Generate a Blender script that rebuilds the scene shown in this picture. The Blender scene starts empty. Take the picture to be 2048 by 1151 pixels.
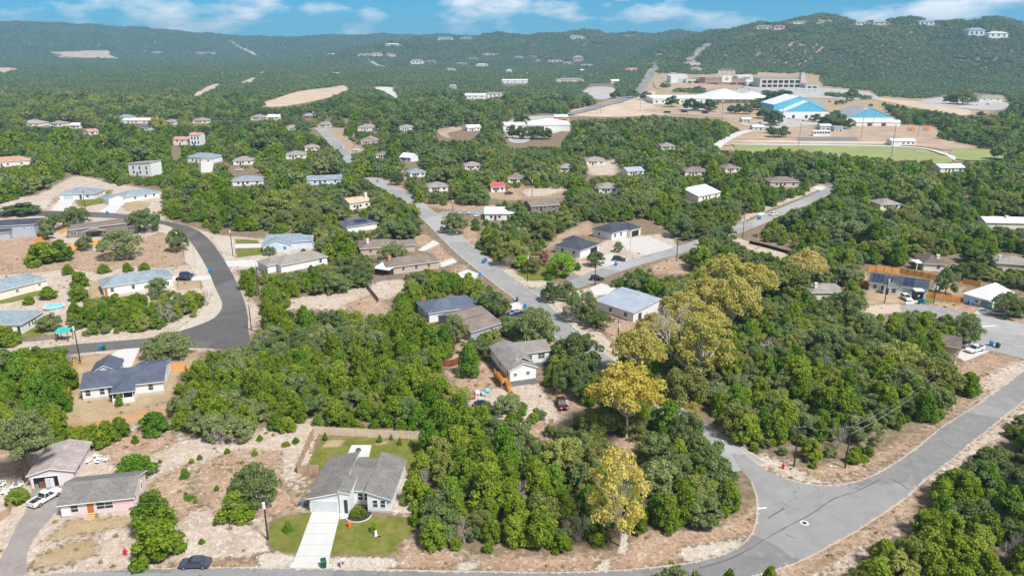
import bpy, bmesh, math, random
import numpy as np
from mathutils import Vector, Matrix

# ------------------------------------------------------------------ camera
F, CX, CY = 1500.0, 1024.0, 575.5          # focal length and centre in photograph pixels
PITCH = math.radians(17.9)                 # camera looks this far below the horizon
HC = 77.0                                  # drone height above the street
SC = bpy.context.scene
COL = SC.collection
cam = bpy.data.cameras.new('camera')
cam.sensor_width = 36.0
cam.lens = 36.0 * F / 2048.0
cam.clip_start = 0.5
cam.clip_end = 30000.0
camo = bpy.data.objects.new('camera', cam)
COL.objects.link(camo)
camo.location = (0, 0, HC)
camo.rotation_euler = (math.pi / 2 - PITCH, 0, 0)
SC.camera = camo

# ------------------------------------------------------------------ sky and sun
SUN_EL, SUN_AZ = math.radians(54), math.radians(136)   # azimuth clockwise from +Y (view direction)
W = bpy.data.worlds.new('World')
SC.world = W
W.use_nodes = True
wn, wl = W.node_tree.nodes, W.node_tree.links
wn.clear()
wout = wn.new('ShaderNodeOutputWorld')
wbg = wn.new('ShaderNodeBackground')
wbg.inputs['Strength'].default_value = 0.055
sky = wn.new('ShaderNodeTexSky')
sky.sky_type = 'NISHITA'
sky.sun_disc = False
sky.sun_elevation = SUN_EL
sky.sun_rotation = SUN_AZ
sky.altitude = 0
sky.air_density = 0.4
sky.dust_density = 0.0
sky.ozone_density = 4.0
# fair-weather clouds over the whole dome, thickened and brightened for fill light, flattened towards the horizon
wtc = wn.new('ShaderNodeTexCoord')
wmap = wn.new('ShaderNodeMapping')
wmap.inputs['Location'].default_value = (0.62, 0.1, 0.09)
wmap.inputs['Scale'].default_value = (1.0, 1.0, 3.0)
wl.new(wtc.outputs['Generated'], wmap.inputs['Vector'])
wno = wn.new('ShaderNodeTexNoise')
wno.inputs['Scale'].default_value = 7.5
wno.inputs['Detail'].default_value = 6
wno.inputs['Roughness'].default_value = 0.52
wl.new(wmap.outputs['Vector'], wno.inputs['Vector'])
wra = wn.new('ShaderNodeValToRGB')
wra.color_ramp.elements[0].position = 0.50
wra.color_ramp.elements[1].position = 0.63
wl.new(wno.outputs['Fac'], wra.inputs['Fac'])
wmx = wn.new('ShaderNodeMix')
wmx.data_type = 'RGBA'
wtint = wn.new('ShaderNodeMix')
wtint.data_type = 'RGBA'
wtint.blend_type = 'MULTIPLY'
wtint.inputs['Factor'].default_value = 1.0
wl.new(sky.outputs['Color'], wtint.inputs['A'])
wtint.inputs['B'].default_value = (0.25, 0.82, 0.84, 1)
wl.new(wra.outputs['Color'], wmx.inputs['Factor'])
wl.new(wtint.outputs['Result'], wmx.inputs['A'])
wmx.inputs['B'].default_value = (11.0, 10.8, 10.8, 1)
wl.new(wmx.outputs['Result'], wbg.inputs['Color'])
wl.new(wbg.outputs['Background'], wout.inputs['Surface'])

sl = bpy.data.lights.new('sun', 'SUN')
sl.energy = 2.75
sl.angle = math.radians(10)
sl.color = (1.0, 0.965, 0.92)
slo = bpy.data.objects.new('sun', sl)
COL.objects.link(slo)
sdir = Vector((math.sin(SUN_AZ) * math.cos(SUN_EL), math.cos(SUN_AZ) * math.cos(SUN_EL), math.sin(SUN_EL)))
slo.rotation_euler = sdir.to_track_quat('Z', 'Y').to_euler()
slo.location = (0, 0, 400)

vs = SC.view_settings
vs.view_transform = 'Standard'
vs.look = 'None'
vs.gamma = 1.0
vs.exposure = 1.24
vs.use_curve_mapping = False
cy = SC.cycles
cy.max_bounces = 5
cy.diffuse_bounces = 3
cy.glossy_bounces = 2
cy.transmission_bounces = 3
cy.transparent_max_bounces = 4
cy.volume_bounces = 0
cy.caustics_reflective = False
cy.caustics_refractive = False

# ------------------------------------------------------------------ pixel <-> place
cp, sp = math.cos(PITCH), math.sin(PITCH)


def ray(px, py):
    dx, dy = (px - CX) / F, -(py - CY) / F
    return dx, cp + dy * sp, -sp + dy * cp


def G(px, py, z=0.0):
    """the point at height z that the photograph shows at a pixel"""
    d = ray(px, py)
    t = (HC - z) / -d[2]
    return d[0] * t, d[1] * t, z


def proj(x, y, z):
    dep = y * cp - (z - HC) * sp
    v = y * sp + (z - HC) * cp
    return CX + F * x / dep, CY - F * v / dep, dep


def smooth(t):
    t = np.clip(t, 0, 1)
    return t * t * (3 - 2 * t)


def crest(pts):
    out = []
    for px, py, Y in pts:
        d = ray(px, py + 4)
        t = Y / d[1]
        out.append((d[0] * t, Y, HC + d[2] * t))
    return np.array(out)


RIDGES = [
    (crest([(1190, 150, 2050), (1250, 134, 2100), (1330, 112, 2200), (1400, 90, 2250), (1450, 68, 2300), (1500, 55, 2300),
            (1560, 44, 2300), (1700, 40, 2250), (1850, 41, 2200), (2048, 54, 2100), (2300, 62, 2050), (2800, 110, 2000)]), 800),
    (crest([(540, 140, 3500), (620, 118, 3550), (700, 102, 3600), (770, 90, 3600), (850, 78, 3650), (960, 74, 3700), (1100, 67, 3700),
            (1200, 66, 3700), (1300, 69, 3700), (1400, 66, 3700), (1600, 75, 3700), (1900, 100, 3700)]), 1150),
    (crest([(-1200, 80, 5600), (-500, 56, 5600), (0, 46, 5600), (75, 44, 5600), (180, 50, 5600), (300, 58, 5700), (430, 70, 5800),
            (560, 75, 5900), (700, 70, 5900), (850, 69, 5900), (1050, 74, 5900), (1400, 80, 5900), (2400, 70, 5900)]), 2100),
]


def H(x, y):
    """height of the land; level round the streets, hills beyond"""
    x = np.asarray(x, float)
    y = np.asarray(y, float)
    h = np.zeros(np.broadcast(x, y).shape)
    for cr, wf in RIDGES:
        cyy = np.interp(x, cr[:, 0], cr[:, 1])
        cz = np.interp(x, cr[:, 0], cr[:, 2], left=0, right=max(0, cr[-1, 2]))
        edge = smooth((x - cr[0, 0] + 500) / 500)
        f = smooth(1 + (y - cyy) / wf) ** 1.15
        b = 1 - 0.45 * smooth((y - cyy) / 1800)
        h = np.maximum(h, cz * f * b * edge)
    n = (np.sin(x * .011 + y * .006) * np.sin(y * .009 - x * .004) + .6 * np.sin(x * .023 - y * .017 + 1.3)
         + .35 * np.sin(x * .047 + .7) * np.sin(y * .041))
    return h + n * np.clip(h / 60, 0, 1) * 11


def GH(px, py):
    """like G but lands on the hills too"""
    d = ray(px, py)
    t = np.arange(60, 9000, 6.0)
    z = HC + d[2] * t
    g = H(d[0] * t, d[1] * t)
    k = np.argmax(z < g)
    if z[k] >= g[k]:
        k = len(t) - 1
    return d[0] * t[k], d[1] * t[k], float(g[k])


def pxm(py):
    """photograph pixels per metre across the view, on level ground at this row"""
    x, y, z = G(CX, py)
    return F / (y * cp + HC * sp)


def inpoly(P, X, Y):
    """vectorised point in polygon"""
    ins = np.zeros(X.shape, bool)
    n = len(P)
    j = n - 1
    for i in range(n):
        xi, yi = P[i]
        xj, yj = P[j]
        c = ((yi > Y) != (yj > Y))
        if yi != yj:
            c &= X < (xj - xi) * (Y - yi) / (yj - yi) + xi
        ins ^= c
        j = i
    return ins


def sdist(P, X, Y):
    """signed distance to a polygon, inside positive"""
    d = np.full(X.shape, 1e9)
    n = len(P)
    for i in range(n):
        x0, y0 = P[i]
        x1, y1 = P[(i + 1) % n]
        ex, ey = x1 - x0, y1 - y0
        L = ex * ex + ey * ey + 1e-9
        t = np.clip(((X - x0) * ex + (Y - y0) * ey) / L, 0, 1)
        d = np.minimum(d, np.hypot(X - x0 - t * ex, Y - y0 - t * ey))
    return np.where(inpoly(P, X, Y), d, -d)


def spline(pts, step=None, closed=False, sub=8):
    """Catmull-Rom through 2-D or 3-D points"""
    P = [np.array(p, float) for p in pts]
    n = len(P)
    out = []
    for i in range(n if closed else n - 1):
        p0 = P[(i - 1) % n] if closed or i > 0 else P[0]
        p1, p2 = P[i], P[(i + 1) % n]
        p3 = P[(i + 2) % n] if closed or i + 2 < n else P[-1]
        for k in range(sub):
            t = k / sub
            out.append(.5 * ((2 * p1) + (-p0 + p2) * t + (2 * p0 - 5 * p1 + 4 * p2 - p3) * t * t + (-p0 + 3 * p1 - 3 * p2 + p3) * t ** 3))
    if not closed:
        out.append(P[-1])
    return [tuple(p) for p in out]


# ------------------------------------------------------------------ objects
class MB:
    """collects polygons and links them as one mesh"""

    def __init__(s):
        s.v, s.f, s.m = [], [], []

    def poly(s, pts, m=0):
        k = len(s.v)
        s.v += [tuple(p) for p in pts]
        s.f.append(tuple(range(k, k + len(pts))))
        s.m.append(m)
        return s

    def box(s, x0, x1, y0, y1, z0, z1, m=0, bottom=True):
        k = len(s.v)
        s.v += [(x0, y0, z0), (x1, y0, z0), (x1, y1, z0), (x0, y1, z0), (x0, y0, z1), (x1, y0, z1), (x1, y1, z1), (x0, y1, z1)]
        fs = [(4, 5, 6, 7), (0, 1, 5, 4), (1, 2, 6, 5), (2, 3, 7, 6), (3, 0, 4, 7)]
        if bottom:
            fs.append((3, 2, 1, 0))
        for f in fs:
            s.f.append(tuple(k + i for i in f))
            s.m.append(m)
        return s

    def prism(s, bot, top, m=0, cap=True):
        """loft between two loops of equal length"""
        k, n = len(s.v), len(bot)
        s.v += [tuple(p) for p in bot] + [tuple(p) for p in top]
        for i in range(n):
            j = (i + 1) % n
            s.f.append((k + i, k + j, k + n + j, k + n + i))
            s.m.append(m)
        if cap:
            s.f.append(tuple(range(k + n - 1, k - 1, -1)))
            s.f.append(tuple(range(k + n, k + 2 * n)))
            s.m += [m, m]
        return s

    def slab(s, pts, t, m=0, ms=0):
        """a roof plane with thickness t below it; sides get material ms"""
        k, n = len(s.v), len(pts)
        s.v += [tuple(p) for p in pts] + [(p[0], p[1], p[2] - t) for p in pts]
        s.f.append(tuple(range(k, k + n)))
        s.m.append(m)
        s.f.append(tuple(range(k + 2 * n - 1, k + n - 1, -1)))
        s.m.append(ms)
        for i in range(n):
            j = (i + 1) % n
            s.f.append((k + i, k + n + i, k + n + j, k + j))
            s.m.append(ms)
        return s

    def tube(s, a, b, r0, r1, n=6, m=0, cap=True):
        a, b = Vector(a), Vector(b)
        d = (b - a).normalized()
        u = d.orthogonal().normalized()
        w = d.cross(u)
        A, B = [], []
        for i in range(n):
            q = 2 * math.pi * i / n
            o = u * math.cos(q) + w * math.sin(q)
            A.append(a + o * r0)
            B.append(b + o * r1)
        return s.prism(A, B, m, cap)

    def mesh(s, name, mats):
        me = bpy.data.meshes.new(name)
        me.from_pydata(s.v, [], s.f)
        if not isinstance(mats, (list, tuple)):
            mats = [mats]
        for q in mats:
            me.materials.append(q)
        if len(mats) > 1:
            me.polygons.foreach_set('material_index', s.m)
        me.update()
        return me

    def build(s, name, mats, parent=None):
        return obj(name, s.mesh(name, mats), parent)


def obj(name, data, parent=None):
    o = bpy.data.objects.new(name, data)
    COL.objects.link(o)
    if parent is not None:
        o.parent = parent
    return o


def tag(o, label=None, cat=None, group=None, kind=None):
    if label:
        o['label'] = label
    if cat:
        o['category'] = cat
    if group:
        o['group'] = group
    if kind:
        o['kind'] = kind
    return o


def thing(name, label, cat, loc=(0, 0, 0), rz=0.0, group=None):
    o = obj(name, None)
    o.empty_display_size = .3
    o.location = loc
    o.rotation_euler = (0, 0, rz)
    return tag(o, label, cat, group)


def copy_tree(o, parent=None):
    c = o.copy()
    COL.objects.link(c)
    c.parent = parent
    for ch in [q for q in o.children]:
        copy_tree(ch, c)
    return c


# ------------------------------------------------------------------ materials
def lin(c):
    return tuple(((v / 255) / 12.92 if v / 255 <= .04045 else ((v / 255 + .055) / 1.055) ** 2.4) for v in c)


class NT:
    def __init__(s, name):
        s.mat = bpy.data.materials.new(name)
        s.mat.use_nodes = True
        s.n, s.l = s.mat.node_tree.nodes, s.mat.node_tree.links
        s.b = s.n['Principled BSDF']
        s.b.inputs['Specular IOR Level'].default_value = .25

    def node(s, t, **kw):
        n = s.n.new(t)
        for k, v in kw.items():
            if k in n.inputs:
                n.inputs[k].default_value = v
            else:
                setattr(n, k, v)
        return n

    def noise(s, scale, detail=4, rough=.55, vec=None, dist=0):
        n = s.node('ShaderNodeTexNoise', Scale=scale, Detail=detail, Roughness=rough, Distortion=dist)
        s.l.new((vec or s.pos()), n.inputs['Vector'])
        return n.outputs['Fac']

    def pos(s):
        if not hasattr(s, '_p'):
            s._p = s.node('ShaderNodeNewGeometry').outputs['Position']
        return s._p

    def local(s):
        if not hasattr(s, '_o'):
            s._o = s.node('ShaderNodeTexCoord').outputs['Object']
        return s._o

    def ramp(s, fac, stops):
        r = s.node('ShaderNodeValToRGB')
        e = r.color_ramp.elements
        while len(e) < len(stops):
            e.new(.5)
        for q, (p, c) in zip(e, stops):
            q.position = p
            q.color = (*c, 1) if len(c) == 3 else c
        s.l.new(fac, r.inputs['Fac'])
        return r.outputs['Color']

    def mix(s, fac, a, b, mode='MIX'):
        m = s.node('ShaderNodeMix', data_type='RGBA', blend_type=mode)
        for k, v in (('Factor', fac), ('A', a), ('B', b)):
            if isinstance(v, (int, float)):
                m.inputs[k].default_value = v
            elif isinstance(v, tuple):
                m.inputs[k].default_value = (*v, 1)
            else:
                s.l.new(v, m.inputs[k])
        return m.outputs['Result']

    def math(s, op, a, b=0.0, c=None, clamp=False):
        m = s.node('ShaderNodeMath', operation=op, use_clamp=clamp)
        for i, v in enumerate((a, b, c)):
            if v is None:
                continue
            if isinstance(v, (int, float)):
                m.inputs[i].default_value = v
            else:
                s.l.new(v, m.inputs[i])
        return m.outputs[0]

    def attr(s, name):
        return s.node('ShaderNodeAttribute', attribute_name=name)

    def bump(s, hgt, strength=.4, dist=.1):
        b = s.node('ShaderNodeBump', Strength=strength, Distance=dist)
        s.l.new(hgt, b.inputs['Height'])
        s.l.new(b.outputs['Normal'], s.b.inputs['Normal'])

    def out(s, col, rough=.85, spec=None, metal=None):
        if isinstance(col, tuple):
            s.b.inputs['Base Color'].default_value = (*col, 1)
        else:
            s.l.new(col, s.b.inputs['Base Color'])
        s.b.inputs['Roughness'].default_value = rough
        if spec is not None:
            s.b.inputs['Specular IOR Level'].default_value = spec
        if metal is not None:
            s.b.inputs['Metallic'].default_value = metal
        return s.mat


_MC = {}


def plain(name, c, rough=.8, var=.12, scale=.6, spec=.25, metal=0, fine=0.0):
    """an even surface with slight stains and wear"""
    if name in _MC:
        return _MC[name]
    t = NT(name)
    a = tuple(min(1, v * (1 - var)) for v in c)
    b = tuple(min(1, v * (1 + var)) for v in c)
    col = t.ramp(t.noise(scale, 5, .6), [(.3, a), (.7, b)])
    if fine:
        col = t.mix(fine, col, t.ramp(t.noise(9, 3, .7), [(.35, tuple(v * .6 for v in c)), (.65, tuple(min(1, v * 1.35) for v in c))]))
    _MC[name] = t.out(col, rough, spec, metal)
    return _MC[name]


def shingle(name, c):
    if name in _MC:
        return _MC[name]
    t = NT(name)
    sep = t.node('ShaderNodeSeparateXYZ')
    t.l.new(t.local(), sep.inputs[0])
    bk = t.node('ShaderNodeTexVoronoi', Scale=3.2)
    t.l.new(t.local(), bk.inputs['Vector'])
    base = t.ramp(bk.outputs['Color'], [(.1, tuple(v * .82 for v in c)), (.9, tuple(v * 1.18 for v in c))])
    st = t.ramp(t.noise(.35, 4, .6), [(.3, (.8, .8, .8)), (.7, (1.15, 1.13, 1.1))])
    col = t.mix(1.0, base, st, 'MULTIPLY')
    row = t.math('PINGPONG', t.math('MULTIPLY', sep.outputs['Z'], 7.0), .5)
    t.bump(row, .35, .03)
    _MC[name] = t.out(col, .92, .12)
    return _MC[name]


def metalroof(name, c, rough=.45):
    if name in _MC:
        return _MC[name]
    t = NT(name)
    w = t.node('ShaderNodeTexWave', wave_type='BANDS', bands_direction='X', Scale=.7)
    t.l.new(t.local(), w.inputs['Vector'])
    st = t.ramp(t.noise(.3, 4), [(.3, tuple(v * .88 for v in c)), (.7, tuple(min(1, v * 1.1) for v in c))])
    t.bump(t.math('POWER', w.outputs['Fac'], 8), .5, .05)
    _MC[name] = t.out(st, rough, .35)
    return _MC[name]


def siding(name, c):
    if name in _MC:
        return _MC[name]
    t = NT(name)
    sep = t.node('ShaderNodeSeparateXYZ')
    t.l.new(t.local(), sep.inputs[0])
    row = t.math('FRACT', t.math('MULTIPLY', sep.outputs['Z'], 5.0))
    t.bump(row, .3, .025)
    col = t.ramp(t.noise(.7, 4), [(.25, tuple(v * .9 for v in c)), (.7, c)])
    _MC[name] = t.out(col, .7, .25)
    return _MC[name]


WHITE = (.80, .80, .79)
M_trim = plain('white_trim', (.78, .78, .77), .6, .04)
M_glass = plain('window_glass', (.035, .042, .05), .12, .2, 2, .5)
M_dark = plain('dark_opening', (.02, .019, .018), .9, .2)
M_conc = plain('concrete', (.48, .465, .44), .9, .09, .5, .15, fine=.18)
M_concw = plain('pale_concrete', (.52, .51, .49), .9, .06, .4, .15, fine=.12)
M_pole = plain('creosoted_wood', (.06, .036, .026), .9, .35, 1.5)
M_steel = plain('galvanised_steel', (.42, .43, .44), .5, .1, 1, .4, .6)
M_insul = plain('porcelain', (.62, .63, .64), .4, .05)
M_black = plain('black_rubber', (.018, .018, .019), .8, .2)
M_chrome = plain('wheel_alloy', (.45, .45, .46), .35, .05, 1, .5, .8)
M_lampw = plain('headlamp_glass', (.7, .72, .74), .1, .03, 1, .6)
M_lampr = plain('tail_lamp', (.35, .02, .02), .25, .05, 1, .5)
M_wood = plain('new_deck_timber', (.50, .22, .06), .8, .2, 1.2, fine=.3)
M_woodpale = plain('weathered_timber', (.44, .30, .20), .85, .25, .9, fine=.4)
M_woodor = plain('stained_cedar', (.82, .36, .085), .8, .18, .8, fine=.3)
M_woodred = plain('red_stained_timber', (.21, .05, .032), .85, .2, .8, fine=.3)
M_woodgrey = plain('grey_timber', (.22, .19, .17), .9, .2, .8, fine=.3)
M_stone = plain('limestone', (.62, .58, .52), .9, .18, 1.2, .15, fine=.4)
M_solar = plain('solar_glass', (.02, .028, .07), .15, .2, .6, .6)

# ------------------------------------------------------------------ the land
def axis_pts(lo, dlo, dhi, hi, d, g):
    core = list(np.arange(dlo, dhi, d))
    up, x, s = [], core[-1], d
    while x < hi:
        s *= 1 + g
        x += s
        up.append(x)
    dn, x, s = [], core[0], d
    while x > lo:
        s *= 1 + g
        x -= s
        dn.append(x)
    return np.array(dn[::-1] + core + up)


# kinds of surface, outlined on the photograph: (kind, feather in metres, outline)
ZONES = [
    # bottom-left lot and front verge
    ('cal', 2.2, [(-150, 880), (30, 895), (150, 890), (260, 845), (345, 865), (430, 880), (560, 850), (640, 835), (600, 945), (622, 1022), (560, 1040), (545, 1100),
                  (500, 1130), (0, 1160), (-200, 1170)]),
    ('red', 1.8, [(-60, 885), (40, 900), (60, 935), (20, 960), (-80, 990)]),
    ('red', 1.5, [(190, 900), (240, 870), (330, 850), (345, 885), (290, 915), (230, 925)]),
    ('red', 1.5, [(400, 930), (470, 900), (560, 905), (555, 960), (600, 1000), (560, 1030), (440, 1030), (390, 990)]),
    ('dry', 1.8, [(140, 1040), (270, 1032), (275, 1050), (200, 1060), (130, 1075), (90, 1080)]),
    ('dry', 1.6, [(150, 1085), (190, 1080), (190, 1110), (110, 1130), (60, 1135), (80, 1110)]),
    ('red', 1.5, [(300, 965), (370, 930), (390, 1010), (355, 1040), (300, 1000)]),
    ('red', 1.2, [(350, 1125), (500, 1120), (560, 1128), (540, 1134), (350, 1136)]),
    # front house lawns
    ('lawn', .5, [(540, 1045), (572, 1030), (624, 1024), (603, 1085), (592, 1110), (548, 1098), (534, 1080)]),
    ('lawn', .6, [(676, 1038), (740, 1032), (828, 1034), (826, 1060), (806, 1085), (800, 1108), (658, 1108)]),
    ('lawn', .4, [(612, 933), (640, 872), (845, 878), (838, 935)]),
    ('dry', 1.2, [(640, 894), (655, 878), (690, 878), (682, 894)]),
    ('dry', .7, [(742, 888), (770, 880), (790, 880), (760, 890)]),
    ('grav', .3, [(600, 933), (612, 933), (638, 870), (632, 868)]),
    ('cal', .8, [(783, 1026), (790, 985), (806, 940), (835, 938), (838, 975), (845, 1030)]),
    ('grav', .7, [(513, 1110), (545, 1102), (592, 1112), (584, 1134), (520, 1134)]),
    ('grav', .7, [(657, 1113), (800, 1114), (800, 1138), (657, 1136)]),
    ('red', 1.6, [(800, 1085), (840, 1085), (960, 1112), (1235, 1106), (1270, 1066), (1420, 1056), (1512, 1010), (1505, 1070), (1400, 1120), (1240, 1140), (960, 1143), (800, 1138)]),
    ('grav', 1.0, [(913, 1124), (955, 1122), (958, 1138), (920, 1140)]),
    ('grav', 1.2, [(1365, 1095), (1420, 1085), (1470, 1080), (1490, 1070), (1470, 1098), (1400, 1120), (1360, 1118)]),
    ('grav', .8, [(1188, 1140), (1208, 1116), (1222, 1118), (1216, 1142)]),
    ('grav', .7, [(1236, 1105), (1250, 1030), (1255, 960), (1262, 880), (1275, 870), (1272, 960), (1262, 1050), (1252, 1105)]),
    ('red', 1.2, [(1225, 910), (1240, 860), (1262, 850), (1270, 900), (1250, 940), (1225, 945)]),
    # verge between the side street and the main road
    ('cal', 2.0, [(1399, 848), (1470, 868), (1500, 900), (1600, 930), (1700, 920), (1770, 895), (1850, 850), (1910, 790), (1960, 770), (2060, 720), (2060, 740), (1950, 812),
                  (1887, 852), (1840, 890), (1751, 948), (1665, 972), (1570, 958), (1490, 911), (1405, 860)]),
    ('red', 1.6, [(1600, 935), (1700, 925), (1770, 900), (1850, 858), (1920, 795), (1960, 780), (1900, 830), (1820, 890), (1720, 945), (1640, 955)]),
    ('red', 1.5, [(1340, 805), (1410, 850), (1470, 872), (1495, 905), (1470, 895), (1400, 862)]),
    ('cal', 2.0, [(1920, 735), (1960, 705), (2060, 718), (2060, 745), (1960, 790), (1925, 780)]),
    ('red', 2.0, [(1920, 735), (1960, 705), (2040, 712), (1990, 735), (1940, 770)]),
    # bottom-right verge
    ('cal', 1.8, [(2060, 800), (2060, 830), (1990, 885), (1900, 950), (1850, 1000), (1800, 1060), (1700, 1140), (1560, 1170), (1545, 1140), (1651, 1098), (1766, 1029),
                  (1852, 960), (1953, 879)]),
    ('red', 1.2, [(1545, 1140), (1651, 1100), (1766, 1032), (1852, 963), (1870, 975), (1790, 1045), (1660, 1120), (1570, 1160)]),
    # dark-roofed house lot
    ('dry', 1.0, [(150, 722), (160, 700), (215, 700), (260, 695), (410, 692), (385, 730), (355, 750), (345, 790), (350, 835), (300, 842), (135, 862), (128, 830), (150, 770)]),
    ('red', 1.4, [(290, 812), (345, 800), (348, 830), (310, 835)]),
    # left street lots
    ('cal', 2.0, [(-120, 400), (70, 392), (150, 350), (330, 385), (330, 440), (440, 470), (560, 480), (640, 490), (655, 515), (540, 535), (470, 540), (500, 600), (530, 620),
                  (500, 665), (420, 700), (150, 712), (-160, 712)]),
    ('red', 2.0, [(-60, 480), (60, 465), (140, 500), (140, 535), (60, 545), (-60, 550)]),
    ('red', 1.8, [(275, 480), (340, 460), (365, 490), (390, 525), (330, 535), (260, 530), (200, 545), (140, 535), (145, 505), (220, 500)]),
    ('lawn', .6, [(150, 400), (190, 398), (212, 380), (225, 378), (212, 405), (160, 415)]),
    ('dry', .8, [(85, 420), (120, 398), (122, 392), (115, 390)]),
    ('dry', .8, [(245, 412), (262, 400), (300, 405), (290, 420), (255, 422)]),
    ('grav', .6, [(0, 395), (60, 405), (110, 395), (90, 420), (0, 425)]),
    ('lawn', .5, [(470, 478), (515, 480), (520, 488), (470, 487)]),
    ('lawn', .6, [(472, 496), (525, 494), (530, 508), (475, 515)]),
    ('grav', 1.0, [(392, 492), (415, 535), (435, 580), (446, 605), (444, 622), (420, 642), (365, 662), (345, 664), (395, 630), (412, 600), (398, 560), (370, 520), (365, 478)]),
    ('grav', .8, [(336, 446), (300, 452), (310, 462), (345, 470), (372, 480), (388, 492), (368, 466)]),
    ('grav', .8, [(444, 505), (420, 475), (470, 478), (470, 520), (450, 520)]),
    ('dry', .8, [(180, 565), (208, 560), (214, 600), (180, 602)]),
    ('dry', .7, [(355, 562), (400, 560), (402, 575), (355, 580)]),
    ('lawn', .7, [(-40, 600), (80, 580), (88, 588), (20, 605), (-40, 612)]),
    ('lawn', .6, [(65, 650), (80, 632), (108, 635), (105, 655), (80, 672), (30, 676)]),
    ('dry', .6, [(80, 672), (105, 655), (112, 670), (90, 680)]),
    ('cal', 1.2, [(-60, 690), (150, 682), (150, 690), (143, 708), (-60, 712)]),
    # middle
    ('cal', 1.6, [(545, 605), (627, 590), (740, 572), (760, 560), (805, 553), (815, 575), (775, 600), (778, 625), (740, 630), (685, 618), (560, 618)]),
    ('red', 1.5, [(690, 610), (740, 590), (775, 605), (775, 628), (730, 628)]),
    ('red', 1.2, [(825, 470), (850, 468), (872, 482), (895, 510), (860, 505), (835, 490)]),
    ('red', 1.2, [(860, 500), (890, 505), (915, 520), (880, 528)]),
    ('red', 1.0, [(900, 530), (935, 530), (930, 545), (905, 545)]),
    ('red', 1.6, [(842, 410), (800, 385), (780, 372), (800, 366), (850, 380), (890, 405), (1000, 410), (985, 425), (890, 418)]),
    ('red', 1.6, [(880, 440), (915, 430), (955, 455), (955, 500), (985, 515), (1040, 545), (1030, 555), (950, 508)]),
    ('cal', 1.0, [(950, 505), (990, 518), (1040, 548), (1100, 562), (1085, 575), (1050, 572), (1000, 540)]),
    ('lawn', .8, [(1033, 548), (1050, 530), (1110, 532), (1136, 548), (1130, 556), (1060, 562)]),
    ('red', 1.4, [(1090, 500), (1115, 470), (1180, 440), (1190, 470), (1150, 470), (1110, 490)]),
    ('cal', 1.2, [(1155, 515), (1230, 470), (1300, 470), (1340, 465), (1352, 492), (1250, 530), (1190, 550), (1140, 552)]),
    ('red', 1.0, [(1165, 520), (1200, 505), (1220, 515), (1200, 530)]),
    ('red', 1.4, [(1300, 530), (1350, 512), (1398, 536), (1380, 546), (1310, 548)]),
    ('red', 1.0, [(1185, 628), (1230, 625), (1270, 645), (1275, 690), (1230, 690)]),
    ('cal', .8, [(1100, 595), (1190, 572), (1215, 585), (1180, 600), (1175, 640), (1120, 620)]),
    ('grav', .6, [(1082, 600), (1098, 594), (1125, 622), (1165, 648), (1195, 672), (1225, 706), (1245, 730), (1240, 735), (1212, 722), (1190, 698), (1150, 668), (1130, 650), (1098, 622)]),
    ('cal', .8, [(1100, 598), (1135, 612), (1185, 650), (1240, 700), (1258, 728), (1240, 735), (1190, 690), (1130, 645)]),
    # decked house yard and the lane below it
    ('cal', 1.2, [(885, 745), (930, 722), (972, 722), (1018, 770), (1075, 768), (1100, 800), (1140, 800), (1165, 780), (1170, 830), (1100, 850), (1080, 900), (1030, 870), (960, 870), (880, 860),
                  (900, 830), (940, 800), (900, 775)]),
    ('red', 1.2, [(890, 745), (972, 724), (1000, 750), (990, 775), (920, 790)]),
    ('red', 1.2, [(1110, 790), (1165, 775), (1175, 830), (1120, 830)]),
    ('red', 1.2, [(1040, 850), (1100, 848), (1080, 895), (1045, 880)]),
    ('dry', 1.0, [(870, 740), (915, 700), (925, 715), (890, 735)]),
    ('red', 1.4, [(900, 660), (940, 660), (960, 690), (915, 700), (890, 690)]),
    ('red', 1.2, [(1085, 690), (1110, 680), (1120, 710), (1100, 720)]),
    # right side
    ('red', 1.5, [(1850, 600), (1950, 612), (2060, 640), (2060, 655), (1960, 632), (1870, 614)]),
    ('dry', .8, [(1735, 580), (1800, 588), (1810, 606), (1730, 610)]),
    ('lawn', .5, [(1848, 588), (1866, 592), (1864, 606), (1848, 604)]),
    ('cal', 1.0, [(1700, 612), (1800, 606), (1800, 624), (1700, 640)]),
    ('red', 1.2, [(1872, 560), (1930, 575), (1925, 600), (1870, 590)]),
    ('dry', 1.0, [(1702, 550), (1735, 545), (1735, 565), (1710, 562)]),
    ('cal', 1.0, [(1460, 470), (1490, 480), (1560, 500), (1590, 520), (1560, 520), (1490, 495), (1450, 480)]),
    ('cal', 1.2, [(1475, 450), (1500, 435), (1540, 418), (1600, 395), (1655, 372), (1640, 368), (1580, 395), (1530, 412), (1490, 430)]),
    ('dry', 8, [(1130, 234), (1185, 211), (1265, 185), (1290, 152), (1345, 150), (1510, 152), (1640, 152), (1745, 182), (1830, 198), (2010, 190), (2030, 212), (1950, 232), (1800, 215), (1800, 248), (1880, 255), (1960, 296), (2035, 308), (1960, 322), (1850, 321),
                (1700, 310), (1560, 300), (1420, 300), (1470, 266), (1440, 238), (1300, 230)]),
    # far streets
    ('red', 2.5, [(650, 255), (690, 260), (700, 280), (730, 300), (700, 318), (670, 290)]),
    ('red', 2.5, [(730, 345), (800, 350), (850, 370), (880, 395), (800, 380), (760, 360)]),
    ('red', 3, [(990, 360), (1030, 355), (1060, 385), (1130, 380), (1120, 395), (1020, 400), (965, 395)]),
    ('cal', 3, [(1040, 380), (1100, 370), (1140, 378), (1100, 392), (1050, 394)]),
    ('cal', 3, [(1170, 330), (1240, 318), (1230, 350), (1180, 350)]),
]

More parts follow.
